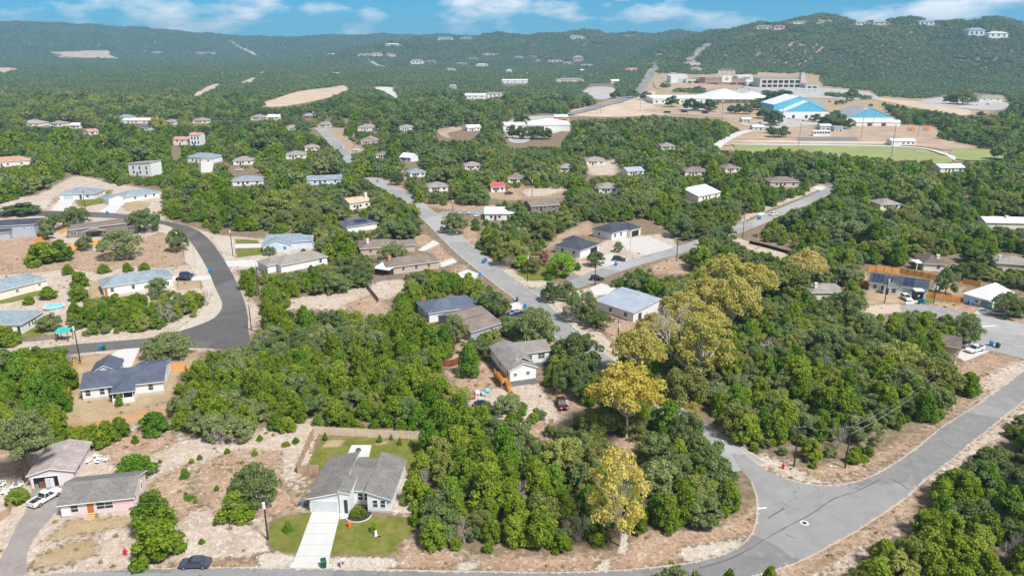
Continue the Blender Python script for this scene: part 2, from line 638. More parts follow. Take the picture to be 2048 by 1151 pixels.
gx = axis_pts(-7000, -110, 110, 7000, .9, .02)
gy = axis_pts(-400, 84, 235, 9200, .8, .0095)
GX, GY = np.meshgrid(gx, gy)
GZ = H(GX, GY)
WT = {k: np.zeros(GX.shape) for k in ('cal', 'red', 'lawn', 'dry', 'grav')}
ORDER = np.zeros(GX.shape)
for kind, fe, P in ZONES:
    fe *= {'cal': 1.7, 'red': 2.0, 'dry': 1.6, 'grav': 1.5, 'lawn': 1.2}[kind]
    PW = [G(px, max(py, 150))[:2] for px, py in P]
    xs, ys = [p[0] for p in PW], [p[1] for p in PW]
    i0, i1 = np.searchsorted(gx, [min(xs) - fe * 2, max(xs) + fe * 2])
    j0, j1 = np.searchsorted(gy, [min(ys) - fe * 2, max(ys) + fe * 2])
    X, Y = GX[j0:j1, i0:i1], GY[j0:j1, i0:i1]
    if X.size == 0:
        continue
    w = np.clip(.5 + sdist(PW, X, Y) / (2 * fe), 0, 1)
    for k in WT:
        q = WT[k][j0:j1, i0:i1]
        WT[k][j0:j1, i0:i1] = np.maximum(q, w) if k == kind else q * (1 - w)
ny, nx = GX.shape
me = bpy.data.meshes.new('ground')
me.vertices.add(nx * ny)
me.vertices.foreach_set('co', np.stack([GX, GY, GZ], -1).astype(np.float32).ravel())
I = np.arange(nx * ny).reshape(ny, nx)
Q = np.stack([I[:-1, :-1], I[:-1, 1:], I[1:, 1:], I[1:, :-1]], -1).reshape(-1, 4)
me.loops.add(Q.size)
me.loops.foreach_set('vertex_index', Q.ravel().astype(np.int32))
me.polygons.add(len(Q))
me.polygons.foreach_set('loop_start', np.arange(0, Q.size, 4, dtype=np.int32))
me.polygons.foreach_set('use_smooth', np.ones(len(Q), bool))
me.update()
for k, w in WT.items():
    a = me.attributes.new('w_' + k, 'FLOAT', 'POINT')
    a.data.foreach_set('value', w.astype(np.float32).ravel())

t = NT('land')
n_big = t.noise(.06, 5, .6)
n_mid = t.noise(.55, 6, .65)
n_fine = t.noise(4.5, 5, .75)
n_edge = t.noise(.9, 6, .7)


def layer(name, amp=1.5, sharp=4.0):
    w = t.attr('w_' + name).outputs['Fac']
    e = t.math('MULTIPLY', t.math('SUBTRACT', n_edge, .5), amp)
    e = t.math('MULTIPLY', e, t.math('SUBTRACT', 1.0, t.math('ABSOLUTE', t.math('MULTIPLY_ADD', w, 2.0, -1.0))))
    return t.math('MULTIPLY_ADD', t.math('SUBTRACT', t.math('MULTIPLY_ADD', e, 2.2, w), .5), sharp, .5, clamp=True)


floor = t.ramp(n_mid, [(.3, (.12, .082, .055)), (.5, (.22, .16, .11)), (.62, (.29, .22, .16)), (.78, (.40, .33, .255))])
floor = t.mix(t.ramp(n_fine, [(.45, (0, 0, 0)), (.62, (.5, .5, .5))]), floor, (.085, .088, .032))
# pale caliche with reddish soil, dry grass and white stone breaking through
n_small = t.noise(2.4, 6, .78)
n_wide = t.noise(.17, 5, .62)
cal = t.ramp(n_wide, [(.32, (.36, .265, .20)), (.5, (.44, .345, .275)), (.66, (.52, .44, .37))])
cal = t.mix(t.ramp(n_small, [(.46, (0, 0, 0)), (.64, (.6, .6, .6))]), cal, (.58, .52, .455))
cal = t.mix(t.ramp(n_mid, [(.34, (.62, .62, .62)), (.5, (0, 0, 0))]), cal, (.31, .23, .165))
cal = t.mix(t.ramp(n_fine, [(.36, (.6, .6, .6)), (.5, (0, 0, 0))]), cal, (.26, .195, .135))
n_rock = t.noise(.95, 7, .72, dist=.8)
n_litter = t.noise(1.5, 7, .74, dist=.5)
cal = t.mix(t.ramp(n_rock, [(.52, (0, 0, 0)), (.61, (.68, .68, .68))]), cal, (.62, .57, .51))
cal = t.mix(t.ramp(n_litter, [(.52, (0, 0, 0)), (.61, (.66, .66, .66))]), cal, (.235, .165, .105))
cal = t.mix(t.ramp(t.noise(6.5, 4, .8), [(.54, (0, 0, 0)), (.66, (.6, .6, .6))]), cal, (.68, .635, .575))
red = t.ramp(n_wide, [(.3, (.25, .145, .09)), (.5, (.35, .23, .16)), (.7, (.43, .305, .225))])
red = t.mix(t.ramp(n_fine, [(.48, (0, 0, 0)), (.66, (.7, .7, .7))]), red, (.47, .36, .255))
red = t.mix(t.ramp(n_small, [(.34, (.7, .7, .7)), (.48, (0, 0, 0))]), red, (.18, .12, .065))
red = t.mix(t.ramp(n_mid, [(.56, (0, 0, 0)), (.74, (.7, .7, .7))]), red, (.50, .42, .33))
red = t.mix(t.ramp(n_rock, [(.52, (0, 0, 0)), (.62, (.65, .65, .65))]), red, (.57, .49, .41))
red = t.mix(t.ramp(n_litter, [(.52, (0, 0, 0)), (.6, (.75, .75, .75))]), red, (.19, .125, .062))
lawn = t.ramp(t.noise(.35, 5, .65), [(.3, (.10, .125, .018)), (.5, (.15, .165, .03)), (.7, (.25, .215, .07))])
lawn = t.mix(t.ramp(n_litter, [(.5, (0, 0, 0)), (.64, (.6, .6, .6))]), lawn, (.235, .195, .075))
lawn = t.mix(t.ramp(n_fine, [(.38, (.5, .5, .5)), (.55, (0, 0, 0))]), lawn, (.075, .095, .016))
dry = t.ramp(n_wide, [(.3, (.30, .215, .125)), (.5, (.38, .285, .175)), (.7, (.47, .375, .26))])
dry = t.mix(t.ramp(n_fine, [(.42, (.6, .6, .6)), (.55, (0, 0, 0))]), dry, (.27, .19, .085))
dry = t.mix(t.ramp(n_litter, [(.5, (0, 0, 0)), (.62, (.6, .6, .6))]), dry, (.25, .17, .085))
dry = t.mix(t.ramp(n_small, [(.5, (0, 0, 0)), (.64, (.6, .6, .6))]), dry, (.52, .44, .32))
grav = t.ramp(t.noise(7.0, 3, .8), [(.32, (.24, .195, .15)), (.46, (.45, .395, .335)), (.6, (.63, .59, .535))])
grav = t.mix(t.ramp(n_litter, [(.5, (0, 0, 0)), (.6, (.65, .65, .65))]), grav, (.27, .205, .145))
grav = t.mix(t.ramp(n_mid, [(.45, (0, 0, 0)), (.7, (.7, .7, .7))]), grav, (.40, .315, .23))
c = t.mix(layer('cal'), floor, cal)
c = t.mix(layer('red'), c, red)
c = t.mix(layer('dry', .7), c, dry)
c = t.mix(layer('lawn', .5, 6), c, lawn)
c = t.mix(layer('grav', .7, 5), c, grav)
t.bump(t.math('ADD', n_fine, t.math('MULTIPLY', n_mid, 2.0)), .55, .12)
M_land = t.out(c, .95, .1)
me.materials.append(M_land)
ground = obj('ground', me)
ground['kind'] = 'structure'


# ------------------------------------------------------------------ roads
def asphalt(name, c, streak=.2, crack=.5):
    t = NT(name)
    base = t.ramp(t.noise(.25, 5, .6), [(.3, tuple(v * .86 for v in c)), (.7, tuple(v * 1.13 for v in c))])
    base = t.mix(.35, base, t.ramp(t.noise(14, 2, .8), [(.3, tuple(v * .6 for v in c)), (.7, tuple(v * 1.35 for v in c))]))
    patch = t.node('ShaderNodeTexVoronoi', Scale=.045)
    t.l.new(t.pos(), patch.inputs['Vector'])
    base = t.mix(streak, base, t.mix(1.0, base, t.ramp(patch.outputs['Color'], [(.2, (.72, .72, .72)), (.8, (1.25, 1.25, 1.25))]), 'MULTIPLY'))
    vo = t.node('ShaderNodeTexVoronoi', Scale=.16, feature='DISTANCE_TO_EDGE')
    wv = t.node('ShaderNodeVectorMath', operation='ADD')
    t.l.new(t.pos(), wv.inputs[0])
    nz = t.node('ShaderNodeTexNoise', Scale=.5, Detail=4.0)
    t.l.new(t.pos(), nz.inputs['Vector'])
    sc = t.node('ShaderNodeVectorMath', operation='SCALE', Scale=4.0)
    t.l.new(nz.outputs['Color'], sc.inputs[0])
    t.l.new(sc.outputs[0], wv.inputs[1])
    t.l.new(wv.outputs[0], vo.inputs['Vector'])
    ck = t.ramp(vo.outputs['Distance'], [(.004, (crack,) * 3), (.012, (0, 0, 0))])
    gate = t.ramp(t.noise(.08, 3), [(.48, (0, 0, 0)), (.58, (1, 1, 1))])
    base = t.mix(t.mix(1.0, ck, gate, 'MULTIPLY'), base, tuple(v * .4 for v in c))
    # sun-bleached wheel tracks and dust
    base = t.mix(t.ramp(t.noise(.5, 6, .7), [(.5, (0, 0, 0)), (.75, (.5, .5, .5))]), base, tuple(min(1, v * 1.3) for v in c))
    return t.out(base, .9, .2)


M_road = asphalt('worn_asphalt', (.225, .22, .216), .6, .8)
M_side = asphalt('bleached_asphalt', (.30, .292, .285), .5, .6)
M_newroad = asphalt('newer_asphalt', (.115, .108, .104), .6, .5)
M_drivew = asphalt('old_drive_asphalt', (.26, .235, .22), .5, .5)
M_farlot = plain('car_park_paving', (.40, .375, .35), .9, .25, .04, fine=.2)
M_farsand = plain('bare_sandy_field', (.50, .385, .285), .95, .30, .035, fine=.35)
M_fardirt = plain('trodden_school_dirt', (.38, .275, .195), .95, .42, .05, fine=.4)
M_turf = plain('sports_turf', (.24, .265, .10), .95, .15, .05)
M_track = plain('running_track_gravel', (.52, .42, .35), .95, .08, .05)
M_paint = plain('road_paint', (.75, .75, .73), .8, .12, 2, fine=.3)

RNG = random.Random(7)


def sheet(name, px_pts, z, mat_, jit=0.0, sub=0, far=False, kind='structure'):
    """a paved or bare area as one flat sheet, outlined on the photograph"""
    P = [(GH if far else G)(px, py) for px, py in px_pts]
    if sub:
        P = spline(P, closed=True, sub=sub)
    if jit:
        P = [(p[0] + RNG.uniform(-jit, jit), p[1] + RNG.uniform(-jit, jit), p[2]) for p in P]
    m = MB().poly([(p[0], p[1], p[2] + z) for p in P])
    a = sum(P[i][0] * P[(i + 1) % len(P)][1] - P[(i + 1) % len(P)][0] * P[i][1] for i in range(len(P)))
    if a < 0:
        m.f[0] = tuple(reversed(m.f[0]))
    o = m.build(name, mat_)
    if kind:
        o['kind'] = kind
    return o


def ribbon(name, px_pts, width, z, mat_, kerb=0.0, jit=.05, far=False, drape=False):
    P = [(GH if far else G)(px, py) for px, py in px_pts]
    S = spline([p[:2] for p in P], sub=10)
    L, R = [], []
    for i, p in enumerate(S):
        a, b = S[max(0, i - 1)], S[min(len(S) - 1, i + 1)]
        d = Vector((b[0] - a[0], b[1] - a[1])).normalized()
        w = width if not isinstance(width, (list, tuple)) else np.interp(i / (len(S) - 1), np.linspace(0, 1, len(width)), width)
        n = Vector((-d.y, d.x)) * w / 2
        L.append((p[0] + n.x + RNG.uniform(-jit, jit), p[1] + n.y + RNG.uniform(-jit, jit)))
        R.append((p[0] - n.x + RNG.uniform(-jit, jit), p[1] - n.y + RNG.uniform(-jit, jit)))
    m = MB()

    def zz(q):
        return (float(H(q[0], q[1])) if drape else 0.0) + z
    for i in range(len(S) - 1):
        m.poly([(*R[i], zz(R[i])), (*R[i + 1], zz(R[i + 1])), (*L[i + 1], zz(L[i + 1])), (*L[i], zz(L[i]))])
    o = m.build(name, mat_)
    o['kind'] = 'structure'
    if kerb:
        for E, s in ((L, 1), (R, -1)):
            k = MB()
            for i in range(len(E) - 1):
                d = Vector((S[i + 1][0] - S[i][0], S[i + 1][1] - S[i][1])).normalized()
                n = Vector((-d.y, d.x)) * .3 * s
                a, b = E[i], E[i + 1]
                bot = [(a[0], a[1], 0), (b[0], b[1], 0), (b[0] + n.x, b[1] + n.y, 0), (a[0] + n.x, a[1] + n.y, 0)]
                if s < 0:
                    bot.reverse()
                k.prism(bot, [(q[0], q[1], kerb) for q in bot])
            k.build('kerb', M_conc, o)
    return o


# main road along the bottom, swinging up to the right, with the mouth of the side street
ROAD_A = ([(-260, 1185), (57, 1150), (167, 1141), (357, 1135), (512, 1134), (700, 1137), (962, 1142), (1100, 1144), (1238, 1139), (1330, 1131),
           (1405, 1119), (1471, 1096), (1503, 1067), (1514, 1033), (1513, 993), (1503, 964), (1480, 935), (1462, 906)],
          [(1490, 909), (1522, 934), (1570, 956), (1617, 967), (1665, 970), (1713, 962), (1751, 947), (1792, 924), (1840, 889), (1887, 851), (1950, 811),
           (2048, 740), (2160, 655)],
          [(2160, 710), (2025, 820), (1953, 877), (1898, 923), (1852, 958), (1812, 995), (1766, 1027), (1708, 1064), (1651, 1096), (1593, 1125), (1520, 1148), (1420, 1174), (1300, 1190),
           (1000, 1198), (500, 1192), (0, 1215), (-300, 1245)])
P = []
for seg in ROAD_A:
    P += spline([G(*p) for p in seg], sub=6)
mb = MB().poly([(p[0] + RNG.uniform(-.06, .06), p[1] + RNG.uniform(-.06, .06), .020) for p in P[::-1]])
main_road = mb.build('main_road', M_road)
main_road['kind'] = 'structure'
side_street = ribbon('side_street', [(1500, 935), (1440, 893), (1375, 850), (1311, 806), (1250, 762), (1195, 720), (1119, 655), (1060, 600), (1022, 572), (979, 539),
                                     (930, 500), (875, 447), (838, 415), (805, 390), (750, 358), (705, 322), (680, 296), (660, 275), (640, 256)],
                     [7.5, 7, 7, 7, 7.5, 8, 8, 8.5, 8.5, 9, 9, 9, 9], .016, M_side, kerb=.11)
ribbon('cross_street', [(590, 256), (640, 256.5), (690, 258), (740, 262)], 9, .024, M_side)
ribbon('branch_street', [(868, 432), (900, 426), (940, 423), (1000, 420)], 8.5, .024, M_side)
east_street = ribbon('east_street', [(1050, 590), (1100, 578), (1150, 568), (1200, 547), (1250, 530), (1300, 516), (1350, 502), (1410, 483), (1465, 463), (1516, 443), (1545, 430), (1585, 414), (1624, 397),
                                     (1655, 383), (1672, 372)], 7.5, .024, M_side)
new_street = ([(-150, 424), (0, 421), (73, 421), (160, 423), (248, 428), (336, 443), (386, 456), (417, 477), (443, 511), (469, 556), (487, 597), (495, 629), (497, 655), (500, 690)],
              [(480, 700), (407, 696), (287, 695), (200, 702), (143, 708), (50, 722), (-120, 745)],
              [(-120, 718), (50, 700), (151, 688), (300, 675), (365, 660), (422, 639), (440, 622), (444, 604), (430, 574), (412, 532), (386, 490), (365, 467), (326, 449), (235, 437), (86, 432), (-150, 433)])
P = []
for seg in new_street:
    P += spline([G(*p) for p in seg], sub=6)
o = MB().poly([(p[0] + RNG.uniform(-.05, .05), p[1] + RNG.uniform(-.05, .05), .016) for p in P[::-1]]).build('bend_street', M_newroad)
o['kind'] = 'structure'
sheet('cul_de_sac', [(1800, 613), (1823, 608), (1875, 612), (1927, 625), (1995, 637), (2100, 658), (2250, 690), (2250, 790), (2048, 718), (1995, 704), (1940, 694), (1890, 665), (1850, 642), (1805, 622)], .016, M_side, .04, 4)
sheet('gravel_lane', [(1690, 612), (1750, 612), (1806, 610), (1806, 622), (1750, 628), (1690, 640)], .012, plain('gravel_track', (.46, .38, .29), .95, .15, .8, fine=.4), .1, 4)
# painted marks
sheet('stop_line', [(1515, 1015.5), (1533, 1013), (1533, 1015.5), (1515, 1018)], .026, M_paint)
sheet('stop_line', [(1963, 652), (1992, 650), (1992, 651.5), (1963, 653.5)], .022, M_paint)
x, y, _ = G(1609, 1045)
mh = MB()
ring = [(x + math.cos(a) * .75, y + math.sin(a) * .75) for a in np.linspace(0, 2 * math.pi, 25)[:-1]]
mh.poly([(*p, .030) for p in ring])
mh = mh.build('manhole_collar', M_concw)
mh['kind'] = 'structure'
MB().poly([(x + math.cos(a) * .36, y + math.sin(a) * .36, .036) for a in np.linspace(0, 2 * math.pi, 25)[:-1]]).build('manhole_cover', M_dark, mh)

# seams, cracks and dust on the main road
M_seam = asphalt('road_seam_tar', (.11, .108, .106), .3, 0)
for pts_, w_ in (([(1536, 1073), (1575, 1052), (1622, 1027), (1665, 998), (1714, 981), (1760, 958)], .22), ([(1536, 1035), (1568, 1016)], .3), ([(1780, 957), (1800, 966), (1818, 979)], .3), ([(1572, 1068), (1590, 1076)], .16),
                 ([(1400, 1135), (1470, 1112), (1536, 1073)], .2), ([(1870, 880), (1895, 888), (1905, 898)], .16)):
    q = ribbon('road_seam', pts_, w_, .0255, M_seam, jit=.06)
    q.parent = main_road
    del q['kind']
M_dust = plain('caliche_dust', (.44, .365, .295), .95, .25, 1.2, fine=.5)


def dust(pts_, side):
    S = spline([G(*p)[:2] for p in pts_], sub=44)
    m_ = MB()
    A_, B_ = [], []
    for i, p in enumerate(S):
        a, b = S[max(0, i - 1)], S[min(len(S) - 1, i + 1)]
        d = Vector((b[0] - a[0], b[1] - a[1])).normalized()
        n = Vector((-d.y, d.x)) * side
        w_ = .02 + .5 * RNG.random() ** 3 + .12 * abs(math.sin(i * .043) * math.sin(i * .0171 + 1))
        A_.append((p[0] - n.x * .12, p[1] - n.y * .12, .0245))
        B_.append((p[0] + n.x * w_, p[1] + n.y * w_, .0245))
    for i in range(len(S) - 1):
        f = [A_[i], A_[i + 1], B_[i + 1], B_[i]]
        m_.poly(f if side > 0 else f[::-1])
    q = m_.build('verge_dust', M_dust, main_road)
    return q


dust(ROAD_A[0][:14], -1)
dust(ROAD_A[0][13:16], -1)
dust(ROAD_A[1][2:], -1)
dust(ROAD_A[2], -1)
# drives and paths
sheet('driveway', [(624, 1022.5), (680, 1022.5), (676, 1045), (666, 1085), (658, 1118), (659, 1138), (577, 1137), (590, 1115), (605, 1075)], .012, M_concw)
drv = bpy.data.objects['driveway']
for py in (1045, 1066, 1088, 1111):
    a_, b_ = G(700, py), G(700, py + .45)
    xl = G(np.interp(py, [1022, 1075, 1115, 1137], [624, 605, 590, 578]) + 1, py)[0]
    xr = G(np.interp(py, [1022, 1045, 1085, 1118], [680, 676, 666, 658]) - 1, py)[0]
    MB().poly([(xl, b_[1], .0165), (xr, b_[1], .0165), (xr, a_[1], .0165), (xl, a_[1], .0165)]).build('expansion_joint', plain('joint_filler', (.22, .21, .2), .9), drv)
sheet('walkway', [(680, 1022.5), (697, 1022.5), (697, 1036), (679, 1037)], .012, M_concw)
sheet('patio', [(693, 913), (703, 889), (743, 889), (738, 913)], .012, M_concw)
sheet('old_driveway', [(70, 972), (150, 966), (130, 985), (118, 1015), (80, 1060), (55, 1105), (48, 1150), (-10, 1158), (15, 1090), (40, 1040), (60, 1005)], .012, M_drivew, .12, 5)
sheet('driveway', [(190, 732), (235, 700), (265, 694), (280, 694), (262, 735), (240, 735), (245, 712), (215, 735)], .012, M_concw)
sheet('driveway', [(120, 398), (150, 398), (135, 424), (98, 426)], .012, M_concw)
sheet('driveway', [(222, 407), (250, 404), (228, 428), (192, 428)], .012, M_concw)
sheet('driveway', [(470, 487.5), (521, 487), (522, 495), (470, 496)], .012, M_concw)
sheet('driveway', [(450, 521), (540, 518), (560, 534), (540, 534), (455, 533)], .012, M_concw)
sheet('driveway', [(388, 552), (345, 552), (345, 562), (405, 560), (440, 556), (438, 548)], .012, M_concw)
sheet('driveway', [(835, 500), (867, 480), (880, 487), (848, 502)], .012, M_concw)
sheet('driveway', [(872, 528), (905, 516), (915, 524), (885, 534)], .012, M_concw)
sheet('driveway', [(900, 553), (935, 538), (965, 550), (940, 560)], .012, M_concw)
sheet('driveway', [(1010, 612), (1035, 602), (1062, 612), (1030, 622)], .012, M_concw)
sheet('driveway', [(1180, 575), (1202, 566), (1235, 575), (1215, 588), (1190, 590)], .012, M_concw)
sheet('driveway', [(1237, 478), (1297, 472), (1340, 490), (1352, 497), (1300, 512), (1255, 500)], .012, M_conc)
sheet('driveway', [(1200, 512), (1222, 506), (1258, 520), (1240, 528), (1190, 536)], .012, M_conc)
sheet('driveway', [(1128, 557), (1144, 540), (1152, 548), (1170, 560), (1140, 562)], .012, M_drivew)
sheet('driveway', [(1806, 585), (1826, 587), (1845, 607), (1812, 608)], .012, M_concw)
sheet('driveway', [(1960, 614), (1982, 606), (2004, 620), (1985, 634), (1948, 626)], .012, M_conc)
sheet('driveway', [(1912, 712), (1932, 690), (1980, 690), (1984, 700), (1930, 722)], .012, M_conc)
sheet('driveway', [(1608, 372), (1618, 369), (1662, 376), (1652, 383)], .012, M_concw)
sheet('driveway', [(1505, 426), (1512, 422), (1540, 428), (1532, 434)], .012, M_concw)
sheet('footpath', [(425, 300), (402, 318), (402, 345), (424, 345), (428, 320)], .03, M_concw)

# far open ground
for nm, pts, z, m_ in [
    ('sandy_field', [(510, 212), (545, 200), (600, 183), (660, 176), (690, 171), (702, 182), (660, 195), (600, 208), (550, 215)], .3, M_farsand),
    ('sandy_field', [(742, 176), (785, 176), (800, 198), (790, 198), (770, 186), (745, 184)], .3, M_concw),
    ('sandy_field', [(380, 197), (395, 184), (425, 170), (443, 168), (430, 180), (400, 192)], .3, M_farsand),
    ('sandy_field', [(478, 166), (500, 157), (513, 156), (508, 164), (485, 168)], .3, M_farsand),
    ('sandy_field', [(514, 148), (532, 141), (530, 147), (517, 151)], .3, M_farsand),
    ('sandy_field', [(-20, 138), (20, 135), (42, 140), (10, 146), (-20, 147)], .3, M_farsand),
    ('sandy_field', [(645, 144), (690, 146), (680, 150), (650, 149)], .3, M_farsand),
    ('school_field', [(1140, 222), (1185, 213), (1260, 198), (1310, 182), (1310, 215), (1400, 218), (1500, 240), (1530, 262), (1500, 255), (1430, 235), (1340, 230), (1240, 235), (1150, 232)], .3, M_farsand),
    ('school_field', [(1300, 218), (1440, 222), (1500, 225), (1560, 245), (1700, 240), (1790, 255), (1870, 258), (1880, 280), (1960, 295), (1900, 302), (1800, 293), (1500, 290), (1430, 296), (1420, 293), (1480, 262), (1510, 252), (1430, 236), (1310, 226)], .45, M_fardirt),
    ('car_park', [(1430, 195), (1480, 178), (1530, 172), (1690, 180), (1750, 190), (1735, 200), (1600, 196)], .5, M_farlot),
    ('bare_verge', [(1310, 160), (1350, 148), (1410, 162), (1440, 175), (1400, 182), (1320, 180)], .4, M_fardirt),
    ('car_park', [(1840, 205), (1890, 195), (2000, 205), (2020, 212), (1985, 222), (1870, 212)], .5, M_farlot),
    ('bare_verge', [(1735, 195), (1840, 205), (1900, 215), (1940, 222), (1920, 232), (1800, 210)], .4, M_farsand),
    ('car_park', [(1500, 255), (1575, 235), (1660, 238), (1640, 250), (1560, 258)], .6, M_farlot),
    ('sports_pitch', [(1470, 296), (1500, 291), (1800, 297), (1880, 312), (1905, 322), (1850, 330), (1500, 318)], .6, M_turf),
    ('sports_pitch', [(1905, 302), (1940, 298), (2010, 304), (2030, 312), (2000, 322), (1920, 322), (1900, 312)], .6, M_turf),
    ('running_track', [(1495, 290), (1800, 294), (1900, 312), (1910, 322), (1904, 322), (1880, 310), (1800, 297), (1495, 293)], .75, M_concw),
    ('running_track', [(1500, 282), (1800, 287), (1800, 290), (1500, 286)], .6, M_track),
    ('school_lane', [(1424, 296), (1440, 283), (1470, 268), (1505, 260), (1506, 263), (1480, 272), (1452, 288), (1440, 298)], .6, M_concw),
    ('campus_yard', [(1008, 252), (1040, 236), (1105, 232), (1138, 238), (1120, 264), (1075, 272), (1050, 286), (1022, 286), (1014, 272)], .3, M_farlot),
    ('campus_yard', [(1166, 186), (1185, 174), (1225, 176), (1230, 192), (1200, 200)], .3, M_farlot),
    ('quarry', [(98, 105), (160, 103), (215, 103), (222, 112), (240, 119), (160, 116), (118, 116), (125, 110)], 1.5, M_farsand),
    ('bare_clearing', [(874, 258), (912, 252), (924, 260), (896, 268), (902, 277), (884, 274)], .3, M_fardirt),
    ('bare_clearing', [(840, 252), (870, 245), (875, 262), (845, 265)], .3, M_farsand),
]:
    sheet(nm, pts, z, m_, .3, 4, far=True)
ribbon('hill_road', [(1130, 231), (1175, 221), (1205, 212), (1240, 203), (1270, 188), (1288, 168), (1302, 148), (1313, 131)], 16, 1.0, M_road, far=True, drape=True, jit=.2)
ribbon('hill_road', [(1374, 124), (1390, 110), (1404, 98), (1416, 88)], 22, 2.5, M_road, far=True, drape=True, jit=.2)
ribbon('far_track', [(455, 82), (475, 92), (498, 104), (516, 112)], 26, 4, M_farlot, far=True, drape=True, jit=1)
ribbon('far_track', [(730, 118), (745, 126), (760, 133), (775, 134)], 12, 3, M_farlot, far=True, drape=True, jit=.5)

# ------------------------------------------------------------------ houses
SEMI = []          # the same for houses that the photograph shows part-hidden
HARD = []          # photograph outlines that no scattered crown may cover


def hull(pts):
    pts = sorted(set((round(a, 2), round(b, 2)) for a, b in pts))
    if len(pts) < 3:
        return pts

    def half(it):
        h = []
        for p in it:
            while len(h) > 1 and (h[-1][0] - h[-2][0]) * (p[1] - h[-2][1]) - (h[-1][1] - h[-2][1]) * (p[0] - h[-2][0]) <= 0:
                h.pop()
            h.append(p)
        return h
    a, b = half(pts), half(reversed(pts))
    return a[:-1] + b[:-1]


def fbox(m, face, c, u0, u1, n0, n1, z0, z1, mi=0):
    """a box on a wall: u along it, n out of it"""
    if face == 'F':
        m.box(u0, u1, c - n1, c - n0, z0, z1, mi)
    elif face == 'B':
        m.box(u0, u1, c + n0, c + n1, z0, z1, mi)
    elif face == 'R':
        m.box(c + n0, c + n1, u0, u1, z0, z1, mi)
    else:
        m.box(c - n1, c - n0, u0, u1, z0, z1, mi)


def window(root, face, c, u, w, z0, z1, trim, glass, small=False):
    f = MB()
    b = .09
    for q in ((u - w / 2 - b, u - w / 2, z0 - b, z1 + b), (u + w / 2, u + w / 2 + b, z0 - b, z1 + b),
              (u - w / 2, u + w / 2, z0 - b, z0), (u - w / 2, u + w / 2, z1, z1 + b)):
        fbox(f, face, c, q[0], q[1], .004, .07, q[2], q[3])
    if not small:
        zm = (z0 + z1) / 2
        fbox(f, face, c, u - w / 2, u + w / 2, .03, .06, zm - .03, zm + .03)
        if w > 1.3:
            fbox(f, face, c, u - .03, u + .03, .031, .062, z0, zm - .03)
            fbox(f, face, c, u - .03, u + .03, .031, .062, zm + .03, z1)
    o = f.build('window', trim, root)
    p = MB()
    fbox(p, face, c, u - w / 2, u + w / 2, .004, .026, z0, z1)
    p.build('pane', glass, o)


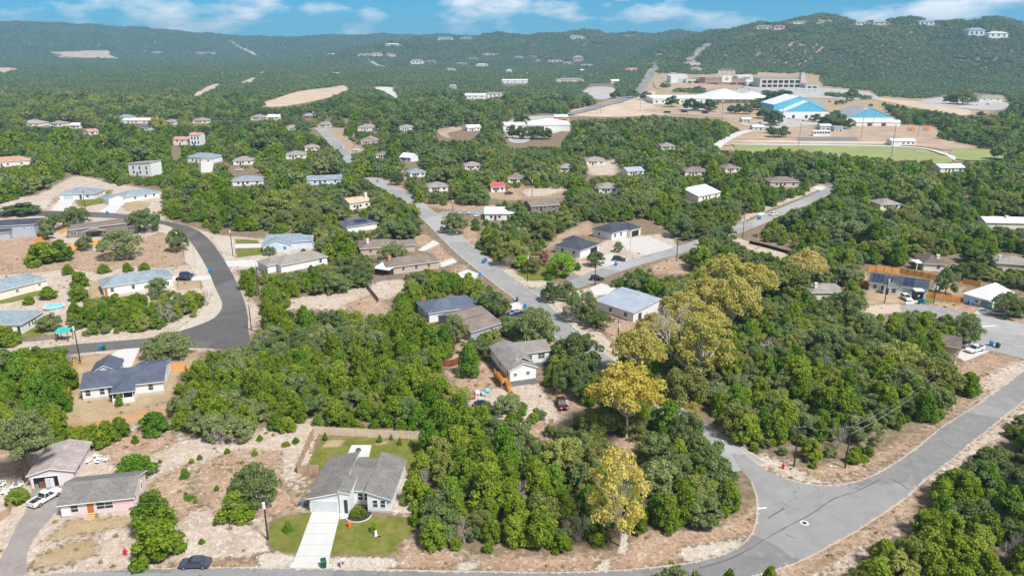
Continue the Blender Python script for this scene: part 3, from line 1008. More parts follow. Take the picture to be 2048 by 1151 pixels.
def block(root, x0, x1, y0, y1, h, roof, rise, wall, rmat, o=.45, gable=None, trim=None, plinth=None, z0=-.3):
    """walls and roof of one part of a house; returns the roof"""
    trim = trim or M_trim
    xm, ym = (x0 + x1) / 2, (y0 + y1) / 2
    w = MB()
    gm = 0 if gable is None else 1
    mats = [wall] if gable is None else [wall, gable]
    k, e = .18, .004
    r = MB()
    up = k + e
    if roof in ('gx', 'gy'):
        if roof == 'gx':
            pr = [(x0, y0), (x1, y0), (x1, y1), (x0, y1)]
            w.box(x0, x1, y0, y1, z0, h)
            if gable is not None:
                for q in (x0, x1):
                    w.poly([(q, y0, h), (q, y1, h), (q, ym, h + rise)], gm)
            else:
                for q in (x0, x1):
                    w.poly([(q, y0, h), (q, y1, h), (q, ym, h + rise)])
            s = rise / (ym - y0)
            a, b = y0 - o, y1 + o
            za = h - o * s + up
            zr = h + rise + up
            g = o * .7
            r.slab([(x0 - g, a, za), (x1 + g, a, za), (x1 + g, ym, zr), (x0 - g, ym, zr)], k, 0, 1)
            r.slab([(x0 - g, ym, zr), (x1 + g, ym, zr), (x1 + g, b, za), (x0 - g, b, za)], k, 0, 1)
        else:
            w.box(x0, x1, y0, y1, z0, h)
            for q in (y0, y1):
                w.poly([(x0, q, h), (x1, q, h), (xm, q, h + rise)], gm)
            s = rise / (xm - x0)
            a, b = x0 - o, x1 + o
            za = h - o * s + up
            zr = h + rise + up
            g = o * .7
            r.slab([(a, y0 - g, za), (xm, y0 - g, zr), (xm, y1 + g, zr), (a, y1 + g, za)], k, 0, 1)
            r.slab([(xm, y0 - g, zr), (b, y0 - g, za), (b, y1 + g, za), (xm, y1 + g, zr)], k, 0, 1)
    elif roof == 'hip':
        w.box(x0, x1, y0, y1, z0, h)
        half = min(x1 - x0, y1 - y0) / 2
        s = rise / half
        za, zr = h - o * s + up, h + rise + up
        A, B, C, D = (x0 - o, y0 - o, za), (x1 + o, y0 - o, za), (x1 + o, y1 + o, za), (x0 - o, y1 + o, za)
        if x1 - x0 >= y1 - y0:
            R1, R2 = (x0 + half, ym, zr), (x1 - half, ym, zr)
            r.slab([A, B, R2, R1], k, 0, 1).slab([B, C, R2], k, 0, 1).slab([C, D, R1, R2], k, 0, 1).slab([D, A, R1], k, 0, 1)
        else:
            R1, R2 = (xm, y0 + half, zr), (xm, y1 - half, zr)
            r.slab([A, B, R1], k, 0, 1).slab([B, C, R2, R1], k, 0, 1).slab([C, D, R2], k, 0, 1).slab([D, A, R1, R2], k, 0, 1)
    else:
        # one slope: roof = 'sx+', 'sx-', 'sy+', 'sy-', rising that way
        def zt(x, y):
            if roof == 'sx+':
                return h + rise * (x - x0) / (x1 - x0)
            if roof == 'sx-':
                return h + rise * (x1 - x) / (x1 - x0)
            if roof == 'sy+':
                return h + rise * (y - y0) / (y1 - y0)
            return h + rise * (y1 - y) / (y1 - y0)
        C4 = [(x0, y0), (x1, y0), (x1, y1), (x0, y1)]
        w.prism([(*c_, z0) for c_ in C4], [(*c_, zt(*c_)) for c_ in C4])
        O4 = [(x0 - o, y0 - o), (x1 + o, y0 - o), (x1 + o, y1 + o), (x0 - o, y1 + o)]
        r.slab([(*c_, zt(*c_) + up) for c_ in O4], k, 0, 1)
    w.build('wall', mats, root)
    if plinth:
        p = MB()
        p.box(x0 - .03, x1 + .03, y0 - .03, y1 + .03, -.4, plinth)
        p.build('foundation', M_conc if plinth < .8 else plain('grey_skirting', (.16, .17, .19)), root)
    return r.build('roof', [rmat, trim], root)


def place(A, B, hill=False):
    if hill:
        c = GH((A[0] + B[0]) / 2, (A[1] + B[1]) / 2)
        dep = c[1] * cp - (c[2] - HC) * sp
        w = (B[0] - A[0]) / F * dep
        return (c[0] - w / 2, c[1], c[2]), 0.0, w
    a, b = G(*A), G(*B)
    w = math.hypot(b[0] - a[0], b[1] - a[1])
    return a, math.atan2(b[1] - a[1], b[0] - a[0]), w


def house(label, A, B, blocks, wins=(), doors=(), garages=(), chimneys=(), vents=(), name='house', cat='house', prot=0.0, hill=False, group=None, glass=None, trim=None, ret=False, protect=True):
    loc, rz, Wd = place(A, B, hill)
    root = thing(name, label, cat, loc, rz, group)
    roofs, pts = [], []
    ca, sa = math.cos(rz), math.sin(rz)

    def world(x, y, z):
        return loc[0] + x * ca - y * sa, loc[1] + x * sa + y * ca, loc[2] + z
    for bk in blocks:
        fx0, fx1 = bk['x']
        y0, y1 = bk['y']
        h, rise = bk.get('h', 2.8), bk.get('rise', 1.6)
        roofs.append(block(root, fx0 * Wd, fx1 * Wd, y0, y1, h, bk.get('roof', 'gx'), rise, bk['wall'], bk['rm'], bk.get('o', .45),
                           bk.get('gable'), bk.get('trim', trim), bk.get('plinth'), bk.get('z0', -.3)))
        zs = [prot, h] if prot < h else [h]
        for x in (fx0 * Wd, fx1 * Wd):
            for y in (y0, y1):
                for z in zs:
                    pts.append(proj(*world(x, y, z))[:2])
        xm, ym = (fx0 + fx1) / 2 * Wd, (y0 + y1) / 2
        q = bk.get('roof', 'gx')
        ends = [(fx0 * Wd, ym), (fx1 * Wd, ym)] if q == 'gx' else [(xm, y0), (xm, y1)] if q == 'gy' else [(xm, ym)]
        for x, y in ends:
            pts.append(proj(*world(x, y, h + rise))[:2])
    if protect:
        (SEMI if 260 <= A[1] < 470 and not hill else HARD).append(hull(pts))
    for wn_ in wins:
        face, c, u, w, z0, z1 = wn_[:6]
        if face in 'FB':
            u = u * Wd
        else:
            c = c * Wd
        window(root, face, c, u, w, z0, z1, trim or M_trim, glass or M_glass, small=len(wn_) > 6)
    for d in doors:
        face, c, u, w, h, m_ = d[:6]
        if face in 'FB':
            u = u * Wd
        else:
            c = c * Wd
        q = MB()
        fbox(q, face, c, u - w / 2, u + w / 2, .004, .05, 0.02, h)
        q = q.build('door', m_, root)
        hd = MB()
        fbox(hd, face, c, u + w * .36, u + w * .36 + .08, .052, .1, 1.0, 1.1)
        hd.build('handle', M_steel, q)
    for g_ in garages:
        face, c, u, w, h, m_ = g_
        if face in 'FB':
            u = u * Wd
        else:
            c = c * Wd
        q = MB()
        fbox(q, face, c, u - w / 2 - .12, u - w / 2, .004, .08, 0.0, h + .12)
        fbox(q, face, c, u + w / 2, u + w / 2 + .12, .004, .08, 0.0, h + .12)
        fbox(q, face, c, u - w / 2, u + w / 2, .004, .08, h, h + .12)
        q = q.build('garage_door', trim or M_trim, root)
        n = 4
        for i in range(n):
            p = MB()
            fbox(p, face, c, u - w / 2 + .01, u + w / 2 - .01, .004, .04, .02 + i * h / n, (i + 1) * h / n - .02)
            p.build('door_section', m_, q)
    for (x, y, w, d, zt, m_) in chimneys:
        q = MB().box(x * Wd - w / 2, x * Wd + w / 2, y - d / 2, y + d / 2, 2.2, zt)
        q.box(x * Wd - w / 2 - .08, x * Wd + w / 2 + .08, y - d / 2 - .08, y + d / 2 + .08, zt, zt + .12)
        q.build('chimney', m_, roofs[0])
    for (x, y, z) in vents:
        q = MB().box(x * Wd - .16, x * Wd + .16, y - .16, y + .16, z - .25, z + .22)
        q.build('roof_vent', M_steel, roofs[0])
    if ret:
        return root, Wd, world
    return root


R_grey = shingle('grey_shingles', (.185, .175, .168))
R_grey2 = shingle('warm_grey_shingles', (.235, .215, .205))
R_mauve = shingle('mauve_grey_shingles', (.34, .295, .285))
R_slate = shingle('slate_blue_shingles', (.092, .105, .145))
R_char = shingle('charcoal_shingles', (.060, .068, .088))
R_blue = shingle('blue_grey_shingles', (.225, .275, .315))
R_steelb = shingle('steel_blue_shingles', (.10, .125, .165))
R_brown = shingle('brown_shingles', (.20, .165, .145))
R_brown2 = shingle('dark_brown_shingles', (.145, .115, .105))
R_tan = shingle('tan_shingles', (.27, .245, .225))
R_terra = shingle('terracotta_tiles', (.43, .26, .19))
R_red = metalroof('red_metal_roof', (.42, .10, .10))
R_met = metalroof('pale_blue_metal_roof', (.33, .37, .43))
R_white = metalroof('white_metal_roof', (.70, .72, .73), .5)
R_green = metalroof('pale_green_metal_roof', (.52, .62, .60))
W_white = siding('white_siding', (.76, .76, .755))
W_pink = siding('pink_siding', (.76, .58, .59))
W_pinkw = siding('pale_pink_siding', (.76, .66, .66))
W_blue = siding('pale_blue_siding', (.56, .66, .76))
W_greyb = siding('blue_grey_siding', (.36, .40, .45))
W_taupe = siding('taupe_siding', (.22, .19, .17))
W_cream = plain('cream_stucco', (.72, .67, .58), .85, .06)
W_stone = plain('pale_stone_wall', (.58, .53, .46), .9, .12, 1.2, fine=.35)
W_tanb = plain('tan_brick', (.50, .40, .33), .9, .1, 1.4, fine=.3)
W_brick = plain('red_brick', (.34, .17, .12), .9, .12, 1.5, fine=.3)
D_white = plain('white_garage_paint', (.60, .605, .625), .55, .04)
D_blue = plain('grey_blue_garage_paint', (.48, .54, .60), .55, .05)
D_black = plain('black_garage_paint', (.022, .021, .021), .5, .1)
D_wood = plain('orange_brown_door', (.42, .14, .045), .6, .1)
D_teal = plain('teal_garage_paint', (.15, .30, .30), .6, .06)
D_dark = plain('dark_door_paint_and_shade', (.06, .05, .045), .6, .1)

# the white house with the long concrete drive
root, Wd, world = house('white house with grey shingle roof and long concrete drive to the main road', (620, 1021.5), (781, 1027.5), [
    dict(x=(0, .375), y=(0, 13.2), h=2.6, roof='sx+', rise=1.35, wall=W_white, rm=R_grey, o=.35, plinth=.2),
    dict(x=(.375, .714), y=(2.6, 12.8), h=2.85, roof='gx', rise=1.25, wall=W_white, rm=R_grey, o=.3),
    dict(x=(.714, 1), y=(.5, 13.2), h=2.65, roof='sx-', rise=1.3, wall=W_white, rm=R_grey, o=.35, plinth=.42),
    dict(x=(.385, .51), y=(-.3, 4.6), h=4.0, roof='sx-', rise=.3, wall=W_white, rm=R_grey, o=.22),
], wins=[('F', 2.6, .585, .85, .95, 2.3), ('F', 2.6, .672, .85, .95, 2.3), ('F', .5, .81, .8, 1.0, 2.4), ('F', .5, .905, .8, 1.0, 2.4), ('R', 1, 5, 1.2, 1.2, 2.3), ('R', 1, 9, .9, 1.2, 2.3)],
    doors=[('F', -.3, .462, .62, 2.75, D_dark)], garages=[('F', 0, .185, 4.6, 2.15, D_white)],  # tall dark panel paints the shade of the entry recess, built as a door
    vents=[(.18, 8, 3.4), (.8, 7.5, 3.5), (.86, 4, 3.3)], ret=True)
q = MB().box(.0 * Wd + .15, .15 + .1, -.14, -.004, 1.8, 2.15)
q.build('wall_lamp', M_black, root)
q = MB().box(.965 * Wd, .965 * Wd + .1, .36, .496, 1.8, 2.15)
q.build('wall_lamp', M_black, root)
q = MB().box(.40 * Wd, .50 * Wd, -1.5, -.31, .005, .12)
q.build('porch_step', M_concw, root)

# pink house and its garage
root, Wd, world = house('pink single-storey house with grey roof and yellow wooden front steps', (125, 1035), (270, 1019), [
    dict(x=(0, 1), y=(0, 8.2), h=2.75, roof='gx', rise=1.5, wall=W_pink, gable=W_pinkw, rm=R_grey, o=.5, plinth=.3),
], wins=[('F', 0, .185, 1.15, .95, 2.2), ('F', 0, .60, 2.6, 1.0, 2.25), ('R', 1, 1.2, .8, 1.1, 2.2), ('R', 1, 5.2, 1.0, 1.1, 2.3)],
    doors=[('F', 0, .40, 1.0, 2.25, D_wood)], vents=[(.3, 5.5, 3.6), (.75, 5.5, 3.6), (.95, 5.2, 3.8)], ret=True)
q = MB().box(.755 * Wd, .965 * Wd, -.05, -.004, .1, 2.3)
q.build('panel', plain('pink_panel_paint', (.74, .50, .53), .7, .05), root)
q = MB().box(.0 * Wd - .01, .12 * Wd, -.03, -.002, .1, 2.72)
q.build('panel', plain('white_panel_paint', (.78, .76, .76), .7, .05), root)
M_step = plain('yellow_new_timber', (.62, .42, .16), .8, .15, 2, fine=.2)
st = obj('steps', None, root)
for i in range(4):
    MB().box(.355 * Wd, .455 * Wd, -.45 - .36 * i, -.12 - .36 * i, .42 - .13 * i, .5 - .13 * i).build('tread', M_step, st)
for s in (.352, .452):
    MB().prism([(s * Wd, -1.55, 0), (s * Wd + .06, -1.55, 0), (s * Wd + .06, -.1, 0), (s * Wd, -.1, 0)],
               [(s * Wd, -1.55, .06), (s * Wd + .06, -1.55, .06), (s * Wd + .06, -.1, .52), (s * Wd, -.1, .52)]).build('stringer', M_step, st)

root, Wd, world = house('pale pink garage with open doorway and shallow gable roof', (64, 976), (150, 966), [
    dict(x=(0, 1), y=(0, 10.5), h=2.7, roof='gy', rise=.95, wall=W_pinkw, gable=W_pink, rm=R_mauve, o=.5),
], wins=[('R', 1, 3, 1.2, 1.2, 2.0)], name='garage', cat='garage', ret=True)
# open doorway: a near-black panel paints the unlit room, cabinets and white appliances before it
q = MB()
q.box(.07 * Wd, .64 * Wd, -.02, -.004, .02, 2.1)
q.build('doorway_shade_panel', M_dark, root)
for a, b, z, m_ in ((.345, .445, 1.75, D_white), (.455, .54, 1.7, plain('white_appliance', (.7, .72, .74), .4, .04)), (.2, .32, 1.2, plain('rust_cabinet', (.22, .09, .05), .8, .2)),
                    (.1, .17, .8, plain('grey_crate', (.3, .3, .3), .8, .2))):
    MB().box(a * Wd, b * Wd, -.3, -.024, .03, z).build('cabinet', m_, root)
q = MB()
q.box(.05 * Wd, .07 * Wd, -.09, -.004, 0, 2.2).box(.64 * Wd, .66 * Wd, -.09, -.004, 0, 2.2).box(.07 * Wd, .64 * Wd, -.09, -.004, 2.1, 2.2)
q.build('door_frame', M_trim, root)

# slate-roofed white house, seen from its back garden
root, Wd, world = house('white house with slate-blue roof and covered back porch above a dry garden', (167, 801), (330, 782), [
    dict(x=(0, .66), y=(0, 9.6), h=3.0, roof='gx', rise=1.7, wall=W_white, rm=R_slate, o=.5, plinth=.55),
    dict(x=(.64, 1), y=(-.6, 12.5), h=3.0, roof='gx', rise=1.9, wall=W_white, rm=R_slate, o=.5, plinth=.55),
    dict(x=(.02, .34), y=(9.0, 15.5), h=3.0, roof='gy', rise=1.5, wall=W_white, rm=R_slate, o=.5),
], wins=[('F', 0, .07, 1.0, 1.1, 2.5), ('F', 0, .24, 1.0, 1.1, 2.5), ('F', -.6, .84, 1.0, 1.1, 2.4), ('R', 1, 4, .9, 1.1, 2.3)],
    doors=[('F', 0, .36, 1.7, 2.45, M_glass)], vents=[(.45, 6.2, 4.5), (.6, 6.5, 4.5), (.52, 3, 3.9), (.75, 7.5, 4.6)], ret=True)
# covered porch: posts, half wall, roof
px0, px1, py0, py1 = .40 * Wd, .65 * Wd, -3.6, -.02
r_ = MB()
za, zr = 2.75, 3.55
r_.slab([(px0 - .4, py0 - .4, za), (px1 + .4, py0 - .4, za), ((px0 + px1) / 2 + .6, -1.2, zr), ((px0 + px1) / 2 - .6, -1.2, zr)], .16, 0, 1)
r_.slab([(px1 + .4, py0 - .4, za), (px1 + .4, .6, za + .25), ((px0 + px1) / 2 + .6, .9, zr + .3), ((px0 + px1) / 2 + .6, -1.2, zr)], .16, 0, 1)
r_.slab([(px0 - .4, .6, za + .25), (px0 - .4, py0 - .4, za), ((px0 + px1) / 2 - .6, -1.2, zr), ((px0 + px1) / 2 - .6, .9, zr + .3)], .16, 0, 1)
r_.slab([((px0 + px1) / 2 - .6, -1.2, zr), ((px0 + px1) / 2 + .6, -1.2, zr), ((px0 + px1) / 2 + .6, .9, zr + .3), ((px0 + px1) / 2 - .6, .9, zr + .3)], .16, 0, 1)
r_.build('porch_roof', [R_slate, M_trim], root)
for x in (px0, (px0 + px1) / 2, px1 - .15):
    MB().box(x, x + .15, py0, py0 + .15, -.3, 2.7).build('post', M_trim, root)
for x in (px1 - .15,):
    MB().box(x, x + .15, -1.2, -1.05, -.3, 2.7).build('post', M_trim, root)
MB().box(px0 - .1, px1 + .1, py0 - .1, py1, -.3, .55).build('porch_floor', M_conc, root)
q = MB().box(px0 - .08, px1 + .08, py0 - .16, py0 - .08, -.3, 1.25).box(px1 + .08, px1 + .16, py0 - .16, py1, -.3, 1.25)
q.build('half_wall', W_white, root)
x, y, z = world(px0 + 2.9, py0 + 1.7, .55)
ht = thing('hot_tub', 'dark hot tub standing on the covered porch of the slate-roofed house', 'hot tub', (x, y, z))
m = MB().prism([(math.cos(a) * .95, math.sin(a) * .95, 0) for a in np.linspace(0, 2 * math.pi, 17)[:-1]], [(math.cos(a) * .98, math.sin(a) * .98, .72) for a in np.linspace(0, 2 * math.pi, 17)[:-1]])
m.build('shell', D_dark, ht)
m = MB().prism([(math.cos(a) * 1.02, math.sin(a) * 1.02, .722) for a in np.linspace(0, 2 * math.pi, 17)[:-1]], [(math.cos(a) * .98, math.sin(a) * .98, .82) for a in np.linspace(0, 2 * math.pi, 17)[:-1]])
m.build('cover', plain('grey_vinyl', (.12, .12, .13), .5), ht)

# decked white house
a, b = G(1020, 773), G(1072, 765.5)
root, Wd, world = house('white house on a grey skirting with an orange timber deck at its corner', (1020, 773), (1072, 765.5), [
    dict(x=(0, 1), y=(0, 15.5), h=4.2, roof='gy', rise=1.35, wall=W_white, rm=R_grey2, o=.45, plinth=1.35),
    dict(x=(.5, 2.05), y=(9.0, 16.2), h=4.2, roof='gx', rise=1.3, wall=W_white, rm=R_grey2, o=.45, plinth=1.1),
], wins=[('F', 0, .2, .8, 2.6, 3.3), ('F', 0, .68, .8, 2.6, 3.4), ('L', 0, 1.8, .9, 2.2, 3.4), ('L', 0, 7.6, .9, 2.3, 3.5), ('L', 0, 13.6, .7, 2.7, 3.4),
         ('F', 9.0, 1.22, 1.5, 2.2, 3.4), ('F', 9.0, 1.72, 1.7, 2.2, 3.5)],
    doors=[('L', 0, 4.0, .9, 3.5, M_trim)], ret=True)
q = MB().tube((.15 * Wd, 11.5, 4.4), (.15 * Wd, 11.5, 6.1), .12, .12, 8).build('flue', M_steel, root)
# small decorative gable on the front slope
xg = .62 * Wd
q = MB()
q.slab([(xg - .1, 2.2, 6.15), (xg + 1.8, 2.0, 5.25), (xg + 1.8, 3.4, 5.3), (xg - .1, 4.6, 6.0)], .12, 0, 1)
q.slab([(xg - 1.9, 2.0, 5.35), (xg - .1, 2.2, 6.15), (xg - .1, 4.6, 6.0), (xg - 1.9, 3.4, 5.5)], .12, 0, 1)
q.build('dormer_gable', [R_grey2, M_trim], root)
dk = obj('deck', None, root)
MB().box(-2.3, -.06, -.6, 5.6, 1.55, 1.72).build('deck_floor', M_wood, dk)
for x, y in ((-2.2, -.5), (-2.2, 1.4), (-2.2, 3.4), (-2.2, 5.4), (-.3, -.5)):
    MB().box(x - .08, x + .08, y - .08, y + .08, -.2, 2.75).build('post', M_wood, dk)
for y in np.arange(-.5, 5.4, .3):
    MB().box(-2.24, -2.17, y + .1, y + .2, 1.74, 2.62).build('baluster', M_wood, dk)
MB().box(-2.27, -2.13, -.6, 5.6, 2.62, 2.72).build('handrail', M_wood, dk)
MB().box(-2.2, -.1, -.57, -.45, 2.622, 2.722).build('handrail', M_wood, dk)
for i in range(7):
    MB().box(-1.3, -.1, -.95 - .32 * i, -.65 - .32 * i, 1.38 - .21 * i, 1.46 - .21 * i).build('tread', M_wood, dk)
MB().prism([(-1.36, -3.0, 0), (-1.3, -3.0, 0), (-1.3, -.6, 0), (-1.36, -.6, 0)], [(-1.36, -3.0, .9), (-1.3, -3.0, .9), (-1.3, -.6, 2.5), (-1.36, -.6, 2.5)]).build('stair_panel', plain('ochre_timber', (.55, .28, .04), .8, .15, 2, fine=.2), dk)


def H1(label, A, B, d, roof, rise, rm, wall, h=2.9, wins=(), doors=(), garages=(), chimneys=(), vents=(), prot=0., extra=(), hill=False, o=.45, gable=None, trim=None, name='house', cat='house', group=None, glass=None, protect=True):
    bl = [dict(x=(0, 1), y=(0, d), h=h, roof=roof, rise=rise, rm=rm, wall=wall, o=o, gable=gable, plinth=None)]
    for e in extra:
        q = dict(h=h, roof=roof, rise=rise, rm=rm, wall=wall, o=o)
        q.update(e)
        bl.append(q)
    return house(label, A, B, bl, wins, doors, garages, chimneys, vents, prot=prot, hill=hill, trim=trim, name=name, cat=cat, group=group, glass=glass, protect=protect, ret=True)


WN = lambda *fs: [('F', 0, f, 1.1, 1.0, 2.2) for f in fs]
# middle and left streets
H1('white house with steel-blue hip roof beside the side street junction', (859, 645), (958, 629), 10.5, 'hip', 2.0, R_steelb, W_white, 3.0,
   wins=[('L', 0, 2, 1.2, 1.0, 2.3), ('L', 0, 6, 1.0, 1.0, 2.3)] + WN(.6, .85), garages=(), vents=[(.2, 6.5, 4.3), (.5, 6, 4.6), (.75, 7, 4.3)])
H1('warm-grey roofed house half hidden by oaks next to the steel-blue hip roof', (942, 683), (1000, 664), 9, 'gx', 1.5, R_brown, W_greyb, 2.9,
   wins=WN(.7), extra=[dict(x=(.1, 1.25), y=(7.5, 16), roof='gx', rise=1.3)], vents=[(.3, 6, 4.1), (.7, 12, 3.8)], prot=1.8)
H1('white house with pale blue metal roof beside orange dirt yard', (1192, 619), (1266, 644), 12, 'sy+', 1.5, R_met, W_white, 2.9,
   wins=[('F', 0, .8, 1.2, 1.0, 2.2), ('F', 0, .4, 1.2, 1.0, 2.2)], doors=[('R', 1, 3.0, 1.4, 2.2, D_dark)], extra=[dict(x=(-.05, .55), y=(11, 15), roof='sy-', rise=.9, h=3.4)], prot=.6)
H1('white house with charcoal hip roof behind the bright lime-green tree', (1110, 505), (1160, 515.5), 13, 'hip', 2.3, R_char, W_white, 3.0,
   wins=[('F', 0, .3, 1.2, 1.0, 2.2), ('F', 0, .75, 1.2, 1.0, 2.2)], garages=[('R', 1, 9.2, 4.8, 2.3, D_black)], extra=[dict(x=(-.25, .3), y=(9, 15), roof='hip', rise=1.6)], prot=0)
H1('white house with charcoal hip roof and black garage door on wide concrete apron', (1185, 472), (1223, 481), 15, 'hip', 2.4, R_char, W_white, 3.2,
   wins=[('F', 0, .35, 1.0, 1.1, 2.3, 1), ('R', 1, 2.2, 1.4, 1.0, 2.5), ('R', 1, 6, 1.4, 1.0, 2.5)], garages=[('R', 1.16, 13.3, 4.8, 2.4, D_black)],
   extra=[dict(x=(.35, 1.16), y=(10.2, 17.0), roof='hip', rise=1.8)])
H1('long brown-roofed house with pale porch roof and orange chimney', (776, 550), (878, 536), 9.5, 'hip', 1.8, R_brown, W_tanb, 2.8,
   wins=WN(.3, .55, .8), chimneys=[(.12, 5.0, .9, .9, 5.4, plain('orange_brick', (.55, .28, .14), .9, .1))], vents=[(.5, 6, 4.2), (.7, 3, 3.7)], prot=.3)
rt, Wp, wo = H1('screened porch with pale blue roof against the long brown-roofed house', (750, 549), (778, 553), 7.5, 'sy+', .7, metalroof('pale_porch_metal', (.62, .74, .76)), plain('dark_screen', (.05, .03, .028), .9), 2.4, name='screened_porch', cat='porch')
for i in range(6):
    MB().box(i * Wp / 5 - .05, i * Wp / 5 + .05, -.09, -.004, 0, 2.4).build('post', M_woodred, rt)
H1('brown-roofed house with white chimney above the side street', (722, 511), (800, 506), 10, 'hip', 1.9, R_brown, W_tanb, 2.8, wins=WN(.25, .7),
   chimneys=[(.2, 3.2, 1.0, 1.0, 5.6, W_cream)], extra=[dict(x=(.95, 1.4), y=(1, 8), roof='gx', rise=1.2)], prot=1.2)
H1('pale blue gabled house with white garage beside long concrete drive', (531, 500), (600, 497), 12, 'gx', 1.7, R_blue, W_blue, 3.0,
   wins=[('F', -4, .6, 1.0, 1.0, 2.2)], extra=[dict(x=(-.02, .75), y=(-4, 3), roof='gy', rise=1.8), dict(x=(.8, 1.35), y=(1, 9), roof='hip', rise=1.3)], garages=[('L', -.02, -.5, 4.5, 2.2, D_white)], prot=.5)
H1('white house with warm grey hip roof below the pale blue gabled house', (563, 546), (655, 527), 10, 'hip', 1.9, R_tan, W_white, 2.9, wins=[('F', 0, .85, 1.0, 1.0, 2.3)], extra=[dict(x=(-.2, .3), y=(3, 11), roof='hip', rise=1.5)], prot=.8)
rt, Wp, wo = H1('dark slate roof with solar panels deep among trees', (693, 467), (754, 457), 10, 'hip', 1.9, R_slate, W_white, 2.8, prot=1.6)
for i in range(4):
    MB().slab([((.36 + .1 * i) * Wp, 1.2, 3.53), ((.45 + .1 * i) * Wp, 1.2, 3.53), ((.45 + .1 * i) * Wp, 3.8, 4.52), ((.36 + .1 * i) * Wp, 3.8, 4.52)], .05).build('solar_panel', M_solar, rt)
H1('blue-grey roofed white house with wide garage door, beside the bare hillside', (120, 399), (190, 398), 13, 'hip', 2.1, R_blue, W_white, 2.9, wins=[('F', 0, .8, 1.2, 1.0, 2.2), ('R', 1, 4, 1.0, 1.0, 2.2), ('R', 1, 8, 1.0, 1.0, 2.2)],
   doors=[('F', 0, .60, 1.0, 2.3, D_dark)], garages=[('F', 0, .25, 4.8, 2.2, D_blue)])
H1('blue-grey roofed white house with small garage wing and blue bin at its drive', (250, 405), (319, 394), 11, 'hip', 2.0, R_blue, W_white, 2.8, wins=WN(.3, .6, .85),
   extra=[dict(x=(-.42, .05), y=(.5, 7.5), roof='gy', rise=1.3)], garages=[('F', .5, -.2, 4.2, 2.1, D_white)])
H1('tall blue-grey modern house with flat-pitched charcoal roof', (-30, 478), (72, 472), 12, 'hip', 1.2, R_char, siding('steel_grey_siding', (.42, .46, .52)), 5.2, wins=[('F', 0, .80, .9, 3.6, 4.0, 1), ('F', 0, .94, .9, 3.3, 3.7, 1)],
   extra=[dict(x=(-.1, .55), y=(-3.5, .05), roof='sy+', rise=.7, h=3.2)], prot=.5)
rt, Wp, wo = H1('taupe modern house with slanted grey roofs and open back porch', (136, 476), (258, 468), 11, 'sx+', 1.6, R_brown, W_taupe, 3.2, wins=[('F', 0, .10, 2.2, 1.1, 2.5)],
   extra=[dict(x=(.30, .62), y=(-2.6, 4), roof='gy', rise=1.0, h=2.9, z0=2.7), dict(x=(.6, 1.15), y=(1, 10), roof='hip', rise=1.6, h=3.2)], doors=[('F', 0, .45, 3.0, 2.3, M_glass)], prot=.5)
for f in (.305, .60):
    MB().box(f * Wp, f * Wp + .18, -2.55, -2.37, -.3, 2.72).build('post', W_stone, rt)
H1('white house with blue-grey hip roof beside stony bare lot', (-70, 618), (96, 575), 10, 'hip', 2.1, R_blue, W_cream, 3.0, wins=[('F', 0, .62, .9, 1.2, 2.0), ('F', 0, .90, .9, 1.4, 2.1)], prot=.2)
rt, Wp, wo = H1('white house with blue-grey roof and corner porch near round pool', (-75, 668), (46, 667), 10.5, 'hip', 2.0, R_blue, W_white, 3.0, wins=[('F', 0, .82, .9, .9, 2.2), ('R', 1, 3.5, .8, 1.0, 2.3), ('R', 1, 5, .8, 1.0, 2.3), ('R', 1, 6.5, .8, 1.0, 2.3)], doors=[('F', 0, .95, .8, 2.2, D_dark)])
H1('white house with blue-grey hip roof and two dark cars parked at its end', (209, 591), (346, 570), 9.5, 'hip', 2.0, R_blue, W_white, 3.0, wins=[('F', 0, .12, 1.0, .9, 2.2), ('F', 0, .42, 1.0, .9, 2.2), ('F', 0, .7, .8, 1.4, 2.2)],
   doors=[('F', 0, .03, .9, 2.2, D_wood)], prot=.8, vents=[(.35, 5.5, 4.8)])
# right side
rt, Wp, wo = H1('white house with dark roof and blue solar panels before the orange fence', (1737, 580), (1852, 596), 9.5, 'gx', 1.8, R_char, W_white, 2.9,
   wins=[('F', 0, .1, 1.0, .9, 2.2), ('F', 0, .24, 1.0, .9, 2.2), ('F', -2.0, .44, 1.2, .9, 2.3)], extra=[dict(x=(.27, .52), y=(-2, 4), roof='gy', rise=1.3)],
   doors=[('F', -2.0, .33, .9, 2.2, D_dark)], garages=[('F', 0, .72, 4.6, 2.2, D_blue)])
for i in range(5):
    f = (.03, .10, .17, .58, .68)[i]
    MB().slab([(f * Wp, .1, 3.16), ((f + .06 + .03 * (i > 2)) * Wp, .1, 3.16), ((f + .06 + .03 * (i > 2)) * Wp, 4.2, 4.71), (f * Wp, 4.2, 4.71)], .06).build('solar_panel', M_solar, rt)
a = G(1828, 600)
bx = thing('storage_container', 'tall black storage container with white top beside the solar-panelled house', 'container', a, -.1)
MB().box(0, 2.6, 0, 2.2, 0, 2.9).build('body', D_black, bx)
MB().box(-.05, 2.65, -.05, 2.25, 2.9, 3.35).build('top', M_trim, bx)
MB().box(.9, 1.5, -.03, -.003, 1.3, 1.7).build('notice', M_trim, bx)
rt, Wp, wo = H1('white house with broad white metal hip roof by the cul-de-sac', (1925, 603), (1974, 616.5), 14, 'hip', 2.6, R_white, W_white, 2.9, wins=[('F', 0, .55, .9, 1.0, 1.8)], garages=[('F', 0, .94, 3.4, 2.2, D_teal)], prot=.3)
H1('brown-roofed house with white posted porch behind the orange fence', (1846, 541), (1888, 543), 10, 'hip', 2.0, R_brown2, W_cream, 2.9, wins=WN(.7), chimneys=[(.72, 2.5, 1, 1, 5.4, W_cream)], prot=.8)
